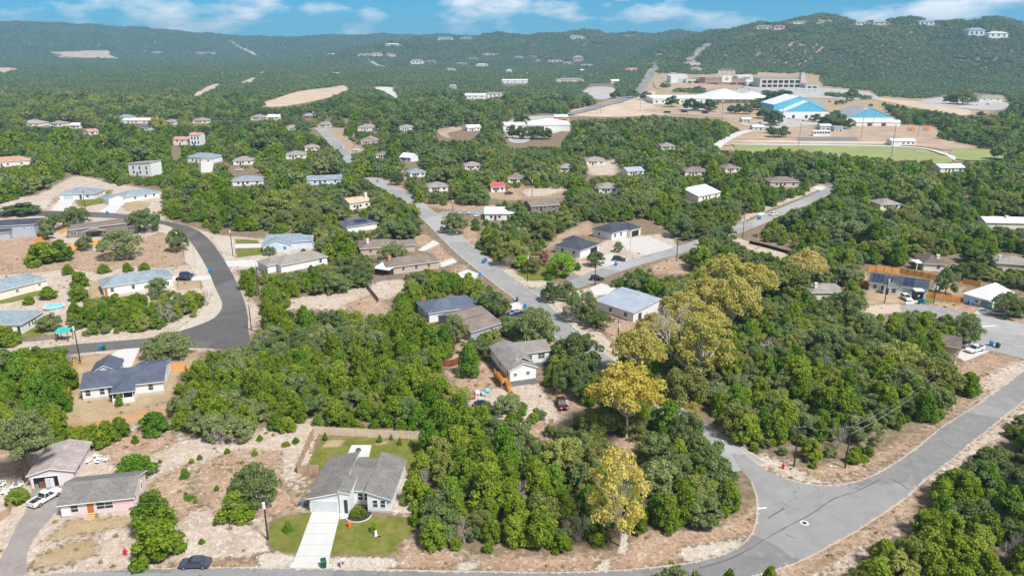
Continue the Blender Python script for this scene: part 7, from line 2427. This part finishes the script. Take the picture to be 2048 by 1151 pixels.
for i, (px, py, w, h) in enumerate(((370, 955, 18, 20), (392, 1005, 9, 9), (271, 885, 13, 16), (290, 872, 10, 9), (400, 918, 11, 10), (383, 925, 11, 9), (404, 1086, 12, 11), (434, 980, 10, 11), (372, 990, 8, 7), (380, 996, 20, 7), (510, 910, 12, 11),
                                    (572, 890, 16, 9), (592, 885, 14, 12), (455, 905, 12, 10), (605, 845, 10, 12), (520, 880, 12, 12), (430, 1050, 8, 7), (320, 925, 8, 8), (475, 965, 9, 8), (545, 985, 10, 9))):
    hand('juniper' if i % 3 else 'fresh', px, py, w * 1.1, h * 1.1, 'little juniper seedling on the bare stony lot', i, 'seedling', 'shrub', group='seedlings on the bare lot')
for i, (px, py, w, h) in enumerate(((707, 1030, 16, 16), (717, 1028, 18, 20), (727, 1030, 15, 16), (719, 1037, 11, 11), (703, 1033, 10, 9))):
    hand('juniper', px, py, w, h, 'clipped dark shrub in the planting bed', i, 'shrub', 'shrub', group='shrubs in the planting bed')
for i, (px, py, w, h) in enumerate(((651, 880, 10, 18), (760, 884, 11, 16), (800, 889, 10, 16), (823, 891, 12, 14), (783, 879, 7, 12))):
    hand('fresh', px, py, w, h, 'young sapling along the back lawn fence', i, 'sapling', 'sapling', group='saplings on the back lawn')
hand('fresh', 577, 1062, 20, 24, 'staked young tree on the left front lawn', 1, 'sapling')
hand('lime', 748, 1062, 13, 22, 'thin young tree on the right front lawn', 1, 'sapling')
# sycamores along the creek
hand('gold', 1252, 874, 162, 168, 'great golden sycamore above the dry creek', 0)
hand('gold', 1240, 1092, 146, 196, 'tall yellow sycamore with white trunk at the roadside', 1, lean=(0, -.08))
hand('fresh', 1334, 874, 74, 84, 'bright green tree overhanging the side street by the golden sycamore', 1, 'street_tree', 'tree')
hand('great_oak', 1372, 896, 78, 82, 'live oak overhanging the side street by the small vivid yellow tree', 1)
hand('gold', 1384, 850, 34, 50, 'small vivid yellow tree at the edge of the side street', 2)
hand('yellow', 1275, 756, 122, 112, 'yellow-green sycamore by the side street gravel', 0)
hand('yellow', 1405, 760, 140, 134, 'broad yellow-green sycamore behind the white-branched tree', 1)
bare(1345, 728, 105, 138, 'nearly leafless sycamore with white branches', mesh=SYC_BARE, kname='sycamore_tree')
hand('yellow', 1312, 706, 90, 92, 'olive-yellow sycamore behind the white-branched tree', 2)
hand('yellow', 1400, 700, 110, 110, 'yellow-green sycamore filling the middle of the creek line', 2)
hand('yellow', 1460, 668, 118, 126, 'tall yellowing sycamore on the wood side of the creek line', 0)
hand('yellow', 1362, 664, 100, 92, 'russet-tinged sycamore beside the blue metal roof', 0)
hand('yellow', 1410, 636, 104, 96, 'rounded golden-green sycamore behind the russet one', 2)
hand('yellow', 1440, 612, 120, 108, 'golden-green sycamore at the head of the creek line', 1)
hand('yellow', 1500, 612, 110, 96, 'ochre sycamore at the far end of the creek line', 0)
hand('olive', 1563, 592, 105, 76, 'olive tree next to the ochre sycamore', 1)
hand('yellow', 1607, 580, 88, 90, 'pale yellow sycamore by the pale low roof', 2)
hand('olive', 1525, 574, 80, 60, 'olive-yellow tree behind the ochre sycamore', 0)
hand('olive', 1372, 808, 88, 90, 'olive-green tree over the dry creek bank', 2)
hand('olive', 1196, 875, 86, 72, 'brownish-green tree over the lane', 1)
hand('olive', 1202, 952, 70, 84, 'olive bush behind the tall yellow sycamore', 0)
hand('olive', 1268, 870, 60, 50, 'pale olive undergrowth by the dry creek', 2)
hand('olive', 1870, 775, 105, 70, 'olive-green spreading bush beside the utility pole', 1)
bare(1155, 1078, 62, 62, 'grey brown dead bush at the foot of the roadside thicket', 1)
bare(340, 645, 48, 48, 'pale dead bush in the grove inside the bend', 2)
bare(1290, 1030, 34, 40, 'bare grey branches beside the roadside sycamore', 0)
bare(928, 1085, 40, 60, 'bare grey limbs in the roadside thicket', 1)
bare(1540, 700, 60, 30, 'silvery dead bush in the large wood', 2)
bare(415, 610, 30, 36, 'thin dead shrub at the inner kerb of the bend', 1)
bare(1018, 538, 30, 30, 'purple-brown bare shrub beside the corner lawn', 0)
# street and garden trees
hand('lime', 1122, 552, 54, 56, 'bright lime-green tree on the corner lawn', 0)
hand('lime', 1044, 536, 34, 32, 'yellow-green tree at the corner lawn edge', 1)
hand('olive', 1065, 545, 38, 38, 'soft olive tree beside the corner lawn pole', 0)
hand('rust', 1088, 530, 28, 34, 'russet small tree on the corner lawn', 0)
hand('rust', 1061, 508, 18, 30, 'thin russet tree behind the corner lawn', 0)
hand('olive', 1008, 530, 44, 40, 'yellow-brown tree on the side street verge', 1)
hand('fresh', 1155, 540, 16, 18, 'small dark bush by the asphalt drive', 0, 'bush', 'bush')
hand('fresh', 1097, 560, 18, 14, 'round bush on the corner lawn edge', 1, 'bush', 'bush')
ST = [('dark_oak', 1101, 603, 38, 44), ('oak', 1133, 598, 44, 44), ('oak', 1160, 640, 70, 70), ('oak', 1195, 655, 60, 40), ('oak', 908, 682, 62, 60), ('dark_oak', 985, 630, 72, 58), ('oak', 955, 712, 70, 46), ('oak', 1068, 697, 108, 92),
      ('dark_oak', 1157, 735, 98, 84), ('oak', 1142, 782, 78, 74), ('fresh', 938, 752, 48, 70), ('oak', 337, 714, 98, 58), ('oak', 245, 515, 84, 66), ('oak', 358, 502, 44, 50), ('oak', 152, 452, 58, 46), ('oak', 290, 462, 66, 52),
      ('oak', 910, 466, 56, 46), ('oak', 795, 370, 30, 32), ('oak', 786, 524, 62, 46), ('oak', 1192, 532, 36, 36), ('oak', 1236, 504, 20, 24), ('oak', 1690, 640, 80, 70), ('oak', 1925, 688, 76, 70), ('oak', 2016, 632, 66, 56), ('oak', 108, 462, 46, 40),
      ('oak', 95, 478, 34, 34), ('dark_oak', 40, 430, 70, 30), ('juniper', 90, 525, 70, 46), ('juniper', 122, 520, 50, 44), ('juniper', 162, 572, 36, 34), ('juniper', 208, 545, 26, 20), ('juniper', 290, 540, 24, 18), ('juniper', 256, 542, 22, 20), ('juniper', 158, 600, 40, 34), ('juniper', 98, 597, 36, 28), ('juniper', 60, 608, 24, 20),
      ('juniper', 137, 548, 24, 22), ('oak', 100, 660, 46, 40), ('juniper', 8, 690, 60, 46), ('oak', 540, 510, 26, 22), ('oak', 318, 590, 44, 40), ('juniper', 1880, 735, 40, 40), ('juniper', 1935, 788, 46, 50), ('juniper', 1795, 858, 16, 28),
      ('oak', 172, 500, 34, 34), ('oak', 1165, 700, 24, 26), ('oak', 1180, 640, 30, 34), ('dark_oak', 2035, 632, 40, 50), ('oak', 1890, 590, 44, 66), ('juniper', 1098, 752, 14, 24)]
WHERE = ['on the pale street corner before the blue metal roof', 'beside the rounded corner tree at the junction', 'over the gravel path before the blue metal roof', 'reaching over the orange dirt yard', 'below the steel-blue hip roof', 'by the drive of the steel-blue hip roof',
         'before the warm-grey roofed house', 'largest over the yard behind the decked house', 'between the decked house and the side street', 'before the right wing of the decked house', 'slender in the yard beyond the orange deck', 'leaning over the lower bend street',
         'before the taupe modern house on the stony lot', 'at the upper inner kerb of the bend', 'between the street and the taupe house', 'at the end of the taupe house roof', 'on the corner of branch and side streets', 'forked beside the upper side street pole', 'before the white-chimney brown roof',
         'before the charcoal hip roof behind the black SUV', 'young, by the wide concrete apron', 'leaning beside the gravel lane', 'over the cul-de-sac kerb by the white pickup', 'on the dirt beside the silver SUV', 'between the two modern houses', 'beside the orange fence of the tall blue-grey house',
         'on the far kerb by the tall blue-grey house', 'clump left of the orange fence on the stony lot', 'clump right of the stony lot fence', 'by the concrete path behind the two dark cars house', 'low, at the far edge of the dry stony lot', 'low, behind the roof with two dark cars', 'low, second behind the roof with two dark cars',
         'beside the sandy garden of the two dark cars house', 'along the lawn of the cream stony-lot house', 'small, at the end of the stony-lot lawn', 'small, on the rubble between two gardens', 'beside the turquoise canopy', 'at the roadside before the corner-porch house', 'small, before the pale blue gable',
         'at the corner of the two dark cars house', 'behind the pole near the brown roof', 'rounded, at the open dirt by the olive bush', 'tiny, on the main road verge', 'before the taupe house porch', 'thin, by the side street below the corner', 'slim, at the gravel path edge', 'behind the silver SUV', 'behind the orange cul-de-sac fence',
         'columnar, beside the decked house corner']
for i, (k, px, py, w, h) in enumerate(ST):
    if k == 'oak' and w / pxm(py) > 8:
        k = 'great_oak'
    hand(k, px, py, w, h, KNAME[k][1] + ' ' + WHERE[i % len(WHERE)], i, group='single trees about the houses')
# tree tops rising from below the frame, on the near side of the main road
for i, (px, py, w, h) in enumerate(((1345, 1235, 95, 110), (1305, 1240, 60, 100), (1395, 1240, 60, 108), (1452, 1215, 42, 78), (1536, 1185, 38, 56), (408, 1210, 40, 62))):
    hand('juniper' if i > 2 else 'oak', px, py, w, h, 'tree top on the near verge of the main road', i, group='trees on the near verge of the main road')
# school-ground oaks and the oaks before the campus
for i, (px, py, w, h) in enumerate(((1343, 214, 28, 24), (1385, 222, 40, 30), (1418, 224, 36, 26), (1469, 228, 30, 24), (1492, 229, 26, 24), (1515, 220, 34, 24), (1530, 217, 34, 26), (1530, 238, 36, 26), (1548, 252, 40, 32), (1557, 275, 40, 28), (1542, 268, 22, 16), (1463, 266, 20, 16),
                                    (1630, 245, 26, 18), (1660, 258, 48, 34), (1670, 250, 44, 30), (1690, 259, 30, 26), (1265, 197, 26, 20), (1290, 200, 26, 20), (1024, 278, 24, 30), (1047, 279, 32, 32), (1072, 280, 30, 28), (1090, 280, 30, 28), (1045, 250, 34, 22), (1230, 197, 24, 18), (1702, 202, 22, 28),
                                    (1330, 176, 22, 12), (1395, 184, 30, 12), (1555, 196, 60, 20), (1900, 208, 26, 22), (1925, 210, 50, 30), (1960, 234, 18, 12))):
    x, y, z = GH(px, py)
    k = pxm(py) if z < 1 else F / (y * cp)
    kd = 'olive' if i in (24, 29) else 'dark_oak'
    f = FORMS[kd][i % len(FORMS[kd])]
    tree(kd, x, y, z, w / k / 2 / f[4], h / k / f[5], i, 'dark round oak on the school and campus grounds' if kd == 'dark_oak' else 'pale autumn tree on the school approach', 'oaks of the school grounds' if kd == 'dark_oak' else 'pale trees of the school approach', i)
    TAKEN.append((x, y, w / k / 2))

# ------------------------------------------------------------------ the woods
rg = np.random.default_rng(11)


def scatter(d0, d1, sp, jitter=.42):
    """jittered grid in view range d0..d1 (metres out), a margin beyond the frame"""
    ys = np.arange(d0, d1, sp * .87)
    X, Y = [], []
    for i, yy in enumerate(ys):
        half = yy * .80 + 25
        xs = np.arange(-half, half, sp) + (i % 2) * sp / 2
        X.append(xs)
        Y.append(np.full(len(xs), yy))
    X, Y = np.concatenate(X), np.concatenate(Y)
    return X + rg.uniform(-jitter, jitter, len(X)) * sp, Y + rg.uniform(-jitter, jitter, len(Y)) * sp


def allowed(X, Y, Z, R, Hh, tol=1):
    bx, by, bd = proj(X, Y, Z)
    ok = ~look(M_open, bx, by) & ~look(M_hard, bx, by) & ~look(M_semi, bx, by) & (by < 1420)
    cnt = np.zeros(len(X), int)
    sem = np.zeros(len(X), int)
    for dx, fz in ((-.75, .5), (.75, .5), (0, .18), (0, .55), (0, .95), (-.5, .8), (.5, .8)):
        px, py, _ = proj(X + dx * R, Y, Z + fz * Hh)
        ok &= ~look(M_hard, px, py)
        cnt += look(M_open, px, py)
        sem += look(M_semi, px, py)
    ok &= (cnt <= tol) & (sem <= 0)
    return ok, bx, by


def oak_share(px, py):
    p = np.full(px.shape, .45)
    p = np.where((py > 560) & (px < 960), .16, p)
    p = np.where((py > 860) & (px < 1250), .22, p)
    p = np.where((py > 790) & (px > 1240) & (px < 1530), .25, p)
    p = np.where((py > 560) & (px > 1320), .42, p)
    p = np.where((py > 820) & (px > 1640), .28, p)
    p = np.where((py <= 560) & (px < 560) & (py > 270), .28, p)
    p = np.where((py <= 480) & (px > 620) & (px < 1260), .72, p)
    p = np.where((py <= 560) & (px > 1350), .40, p)
    p = np.where(py <= 270, .62, p)
    return p


cand = []     # x, y, R, H, kind, px, py
for d0, d1, spc in ((80, 250, 3.75), (250, 560, 4.9), (560, 1150, 7.0)):
    X, Y = scatter(d0, d1, spc)
    keep = rg.random(len(X)) < .93
    X, Y = X[keep], Y[keep]
    bx, by, _ = proj(X, Y, 0)
    isoak = rg.random(len(X)) < oak_share(bx, by)
    # clumping: oaks gather
    isoak = np.where(np.sin(X * .09 + 1.3 * np.sin(Y * .05)) + np.sin(Y * .11) > 1.1, True, isoak)
    big = np.where(d0 >= 560, 1.5, np.where(d0 >= 250, 1.27, 1.08))
    var = np.exp(rg.normal(0, .10 if d0 < 250 else .24, len(X)))
    R = np.where(isoak, rg.uniform(2.3, 3.7, len(X)), rg.uniform(1.5, 2.7, len(X))) * big * var
    Hh = np.where(isoak, R * rg.uniform(1.5, 1.95, len(X)), R * rg.uniform(2.0, 2.85, len(X)))
    Zg = H(X, Y)
    ok, bx, by = allowed(X, Y, Zg, R, Hh, 1)
    for tx, ty, tr_ in TAKEN:
        if ty < d1 + 10:
            ok &= np.hypot(X - tx, Y - ty) > tr_ * .75 + R * .3
    # open gaps where bare ground shows between the crowns
    if d0 >= 250:
        g_ = np.sin(X * .061 + 2.1 * np.sin(Y * .023)) + np.sin(Y * .047 + 1.7 * np.sin(X * .031)) + .8 * np.sin(X * .13 - Y * .09)
        ok &= ~((g_ > np.where((bx > 600) & (bx < 1280) & (by < 430), 1.05, 1.5)) & (Y < 950))
    # thin out oaks that crowd
    ok &= ~(isoak & (rg.random(len(X)) < .25))
    for q in np.nonzero(ok)[0]:
        cand.append((X[q], Y[q], Zg[q], R[q], Hh[q], bool(isoak[q]), bx[q], by[q]))
# low trees and bushes fill the gaps round the houses
CX_ = np.array([c_[0] for c_ in cand])
CY_ = np.array([c_[1] for c_ in cand])
CR_ = np.array([c_[3] for c_ in cand])
cell = {}
for q in range(len(CX_)):
    cell.setdefault((int(CX_[q] // 8), int(CY_[q] // 8)), []).append(q)
for d0, d1, spc in ((95, 300, 2.6), (300, 720, 3.6)):
    X, Y = scatter(d0, d1, spc)
    R = rg.uniform(.8, 1.6, len(X)) * (1.0 if d0 < 200 else 1.35)
    Hh = R * rg.uniform(1.3, 2.0, len(X))
    ok, bx, by = allowed(X, Y, X * 0, R, Hh, 0)
    ok &= rg.random(len(X)) < .75
    for q in np.nonzero(ok)[0]:
        gap = True
        for i in (-1, 0, 1):
            for j in (-1, 0, 1):
                for k in cell.get((int(X[q] // 8) + i, int(Y[q] // 8) + j), ()):
                    if (CX_[k] - X[q]) ** 2 + (CY_[k] - Y[q]) ** 2 < (CR_[k] * .85 + R[q] * .3) ** 2:
                        gap = False
        if gap:
            cand.append((X[q], Y[q], 0.0, R[q], Hh[q], bool(rg.random() < .4), bx[q], by[q]))
cand.sort(key=lambda c_: c_[1])
inview = lambda c_: -30 < c_[6] < 2078 and c_[7] < 1200
count = {True: 0, False: 0}
limit = {True: 285, False: 285}
rest = []
for c_ in cand:
    x, y, z, R, Hh, oak, px, py = c_
    if inview(c_) and R > 1.6 and count[oak] < limit[oak]:
        count[oak] += 1
        v_ = rg.random()
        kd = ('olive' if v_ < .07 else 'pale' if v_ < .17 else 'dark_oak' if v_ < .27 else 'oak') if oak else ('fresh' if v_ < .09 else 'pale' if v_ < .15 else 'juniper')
        f = FORMS[kd][count[oak] % len(FORMS[kd])]
        if v_ > .97:
            bare(px, py, R * 1.7 * pxm(py), Hh * .8 * pxm(py), 'leafless grey tree nearest ' + min(LANDW, key=lambda q: (q[0] - x) ** 2 + (q[1] - y) ** 2)[2], count[oak], group='leafless grey trees in the woods')
            continue
        zz = zone_of(px, py)
        tree(kd, x, y, z, R / f[4], Hh / f[5], rg.uniform(0, 6.28), near_label(kd, x, y, R), {'oak': 'live oaks', 'dark_oak': 'dark live oaks', 'juniper': 'junipers', 'olive': 'olive trees', 'pale': 'pale trees', 'fresh': 'green bushes'}[kd] + near_label(kd, x, y, R).split(' nearest')[1].join((' near', '')), count[oak])
    else:
        rest.append(c_)

# everything farther back: one mass of instanced trees
PCOL = bpy.data.collections.new('tree_forms')
protos = []


def proto(me_):
    o_ = bpy.data.objects.new('form_%03d' % len(protos), me_)
    PCOL.objects.link(o_)
    protos.append(o_)
    return len(protos) - 1


I_hi = {k: [proto(f[2]) for f in FORMS[k]] for k in ('juniper', 'oak', 'pale', 'olive', 'fresh')}
I_lo = {k: [proto(f[3]) for f in FORMS[k]] for k in ('juniper', 'oak', 'dark_oak', 'pale', 'olive', 'fresh')}
# copses for the far hills: a dozen crowns together
I_cop = []
for s in range(5):
    r2 = np.random.default_rng(700 + s)
    Vs, Fs, Ts, n = [], [], [], 0
    for i in range(11):
        a, q = i * 2.399, 8.5 * math.sqrt((i + .4) / 11)
        rr_ = r2.uniform(1.8, 3.6)
        C = [(q * math.cos(a) + r2.normal() * .8, q * math.sin(a) + r2.normal() * .8, r2.uniform(1.6, 6.0))]
        C += [(C[0][0] + r2.normal() * 1.3, C[0][1] + r2.normal() * 1.3, C[0][2] + r2.uniform(-.8, 1.2)) for _ in range(2)]
        V, Fq, tn = leaves(C, [rr_, rr_ * .65, rr_ * .6], 46, 1.5, r2, .95, .5, 1.2, -.2)
        Vs.append(V)
        Fs.append(Fq + n)
        Ts.append(np.clip(tn * .3 + r2.random() * .75 - .03, 0, 1))
        n += len(V)
    I_cop.append(proto(mesh_np('copse_form', np.vstack(Vs), np.vstack(Fs), [L_hill], None, np.concatenate(Ts))))

pts, idx, scl, rot = [], [], [], []
for x, y, z, R, Hh, oak, px, py in rest:
    v_ = rg.random()
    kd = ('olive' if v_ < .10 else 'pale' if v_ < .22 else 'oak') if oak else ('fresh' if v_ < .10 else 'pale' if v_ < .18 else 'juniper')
    near = y < 380
    j = rg.integers(0, len(FORMS[kd]))
    f = FORMS[kd][j]
    if y > 560 and rg.random() < .35:
        kd, j = 'dark_oak', rg.integers(0, 2)
        f = FORMS[kd][j]
        i = I_lo[kd][j]
    elif px < 420 and 195 < py < 262 and rg.random() < .6:     # valley rim belt: a sun patch put into paler yellow-green leaves
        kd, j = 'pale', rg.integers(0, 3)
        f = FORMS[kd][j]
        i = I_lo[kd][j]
    else:
        i = (I_hi if near else I_lo)[kd][j]
    pts.append((x, y, z))
    idx.append(i)
    scl.append((R / f[4], R / f[4], Hh / f[5]))
    rot.append(rg.uniform(0, 6.28))
n_mid = len(pts)
far_pts, far_idx, far_scl, far_rot = [], [], [], []
for d0, d1, spc, k in ((1150, 1900, 10.5, .62), (1900, 3300, 13, .8), (3300, 6300, 20, 1.2)):
    X, Y = scatter(d0, d1, spc)
    Zg = H(X, Y)
    ok, bx, by = allowed(X, Y, Zg, np.full(len(X), 7 * k), np.full(len(X), 5 * k), 2)
    ok &= (bx > -160) & (bx < 2210)
    sz = rg.uniform(.8, 1.25, len(X)) * k
    for q in np.nonzero(ok)[0]:
        far_pts.append((X[q], Y[q], Zg[q] - .3))
        far_idx.append(I_cop[rg.integers(0, 5)])
        far_scl.append((sz[q], sz[q], sz[q] * rg.uniform(.8, 1.3)))
        far_rot.append(rg.uniform(0, 6.28))


def gn_scatter(name, label, cat, P_, I_, S_, R_):
    me_ = bpy.data.meshes.new(name)
    me_.vertices.add(len(P_))
    me_.vertices.foreach_set('co', np.array(P_, np.float32).ravel())
    a = me_.attributes.new('idx', 'INT', 'POINT')
    a.data.foreach_set('value', np.array(I_, np.int32))
    a = me_.attributes.new('scl', 'FLOAT_VECTOR', 'POINT')
    a.data.foreach_set('vector', np.array(S_, np.float32).ravel())
    a = me_.attributes.new('rot', 'FLOAT_VECTOR', 'POINT')
    a.data.foreach_set('vector', np.stack([np.zeros(len(R_)), np.zeros(len(R_)), np.array(R_)], -1).astype(np.float32).ravel())
    o_ = obj(name, me_)
    tag(o_, label, cat, kind='stuff')
    ng = bpy.data.node_groups.new(name, 'GeometryNodeTree')
    ng.interface.new_socket('Geometry', in_out='INPUT', socket_type='NodeSocketGeometry')
    ng.interface.new_socket('Geometry', in_out='OUTPUT', socket_type='NodeSocketGeometry')
    N, Lk = ng.nodes, ng.links
    gi, go = N.new('NodeGroupInput'), N.new('NodeGroupOutput')
    ci = N.new('GeometryNodeCollectionInfo')
    ci.inputs['Collection'].default_value = PCOL
    ci.inputs['Separate Children'].default_value = True
    ci.inputs['Reset Children'].default_value = True
    ip = N.new('GeometryNodeInstanceOnPoints')
    ip.inputs['Pick Instance'].default_value = True

    def named(nm, ty):
        q = N.new('GeometryNodeInputNamedAttribute')
        q.data_type = ty
        q.inputs['Name'].default_value = nm
        return q.outputs['Attribute']
    Lk.new(gi.outputs[0], ip.inputs['Points'])
    Lk.new(ci.outputs[0], ip.inputs['Instance'])
    Lk.new(named('idx', 'INT'), ip.inputs['Instance Index'])
    Lk.new(named('scl', 'FLOAT_VECTOR'), ip.inputs['Scale'])
    Lk.new(named('rot', 'FLOAT_VECTOR'), ip.inputs['Rotation'])
    Lk.new(ip.outputs[0], go.inputs[0])
    md = o_.modifiers.new('scatter', 'NODES')
    md.node_group = ng
    return o_


# small plants and stones on the open ground
I_tuft, I_rock = [], []
M_tuft = leafmat('dry_grass_blades', [(.1, (.33, .24, .12)), (.5, (.44, .34, .18)), (.95, (.28, .26, .10))], .3)
for s in range(3):
    r2 = np.random.default_rng(800 + s)
    V, Fq, tn = leaves([(0, 0, .05)], [.32], 26, .26, r2, .7, .9, 1.8, 0)
    I_tuft.append(proto(mesh_np('tuft_form', V, Fq, [M_tuft], None, tn)))
for s in range(3):
    r2 = random.Random(900 + s)
    m = MB()
    A = [(math.cos(a) * r2.uniform(.7, 1.1), math.sin(a) * r2.uniform(.7, 1.1), -.1) for a in np.linspace(0, 6.283, 7)[:-1]]
    B = [(p[0] * r2.uniform(.5, .8), p[1] * r2.uniform(.5, .8), r2.uniform(.3, .5)) for p in A]
    m.prism(A, B)
    I_rock.append(proto(m.mesh('stone_form', M_stone)))
bush = [proto(f[3]) for f in FORMS['juniper'][:2]]
gp, gi_, gs, gr = [], [], [], []
rp, ri, rs, rr2 = [], [], [], []


def weight(kind, X, Y):
    i = np.clip(np.searchsorted(gx, X), 0, len(gx) - 1)
    j = np.clip(np.searchsorted(gy, Y), 0, len(gy) - 1)
    return WT[kind][j, i]


X = rg.uniform(-190, 190, 52000)
Y = 84 + 216 * rg.random(52000) ** 1.3
bx, by, _ = proj(X, Y, 0)
okb = ~look(M_hard, bx, by) & (by < 1200) & (bx > -60) & (bx < 2110)
wc, wr, wl_, wd, wg = (weight(k, X, Y) for k in ('cal', 'red', 'lawn', 'dry', 'grav'))
onroad = np.zeros(len(X), bool)
PAVE = [o_ for o_ in bpy.data.objects if o_.type == 'MESH' and o_.get('kind') == 'structure' and o_.name.split('.')[0] in ('main_road', 'bend_street', 'cul_de_sac', 'driveway', 'old_driveway', 'walkway', 'patio', 'footpath')]
for o_ in PAVE:
    Pn = [(v.co.x, v.co.y) for v in o_.data.vertices]
    onroad |= inpoly(Pn, X, Y)
for o_ in (side_street, east_street):
    for p in o_.data.polygons:
        q = [(o_.data.vertices[i].co.x, o_.data.vertices[i].co.y) for i in p.vertices]
        if min(c_[1] for c_ in q) < 310:
            sel = np.abs(Y - q[0][1]) < 14
            onroad[sel] |= inpoly(q, X[sel], Y[sel])
okb &= ~onroad
u = rg.random(len(X))
clump = .5 + .5 * np.sin(X * .35 + 2 * np.sin(Y * .21)) * np.sin(Y * .31 + np.sin(X * .17))
tuft = okb & (wl_ < .3) & (wg < .4) & (u < (.05 * wc + .12 * wr + .06 * wd) * (.1 + 1.8 * clump ** 2))
rock = okb & (wl_ < .2) & ~tuft & (u < .07 * wc * (.2 + 1.6 * (1 - clump)) + .55 * wg + .03 * wr)
for q in np.nonzero(tuft)[0]:
    gp.append((X[q], Y[q], 0))
    gi_.append(I_tuft[q % 3])
    s_ = rg.uniform(.4, 1.3)
    gs.append((s_, s_, s_ * rg.uniform(.6, 1.3)))
    gr.append(rg.uniform(0, 6))
for q in np.nonzero(rock)[0]:
    rp.append((X[q], Y[q], 0))
    ri.append(I_rock[q % 3])
    s_ = rg.uniform(.08, .26) * (1.6 if rg.random() < .06 else 1)
    rs.append((s_, s_ * rg.uniform(.7, 1.2), s_ * rg.uniform(.5, 1)))
    rr2.append(rg.uniform(0, 6))
gn_scatter('woodland', 'continuous wood of junipers and oaks behind the nearest trees', 'woodland', pts, idx, scl, rot)
gn_scatter('hill_forest', 'distant evergreen forest covering the valley and hills', 'forest', far_pts, far_idx, far_scl, far_rot)
gn_scatter('dry_grass', 'dry grass tufts scattered over the bare lots and verges', 'grass', gp, gi_, gs, gr)
gn_scatter('limestone_rubble', 'white limestone stones scattered over the bare lots and verges', 'stones', rp, ri, rs, rr2)
print('TREES', len(cand), count, 'rest', len(rest), 'far', len(far_pts), 'tuft', len(gp), 'rock', len(rp))

# ------------------------------------------------------------------ haze
hz = MB().box(-8200, 8200, -600, 10400, -6, 330).build('haze', None or bpy.data.materials.new('haze_air'))
hm = hz.data.materials[0]
hm.use_nodes = True
hn, hl_ = hm.node_tree.nodes, hm.node_tree.links
hn.clear()
ho = hn.new('ShaderNodeOutputMaterial')
hv = hn.new('ShaderNodeVolumePrincipled')
hv.inputs['Color'].default_value = (.36, .71, 1.0, 1)
hv.inputs['Density'].default_value = .00014
hv.inputs['Anisotropy'].default_value = .2
hl_.new(hv.outputs[0], ho.inputs['Volume'])
tag(hz, kind='stuff')
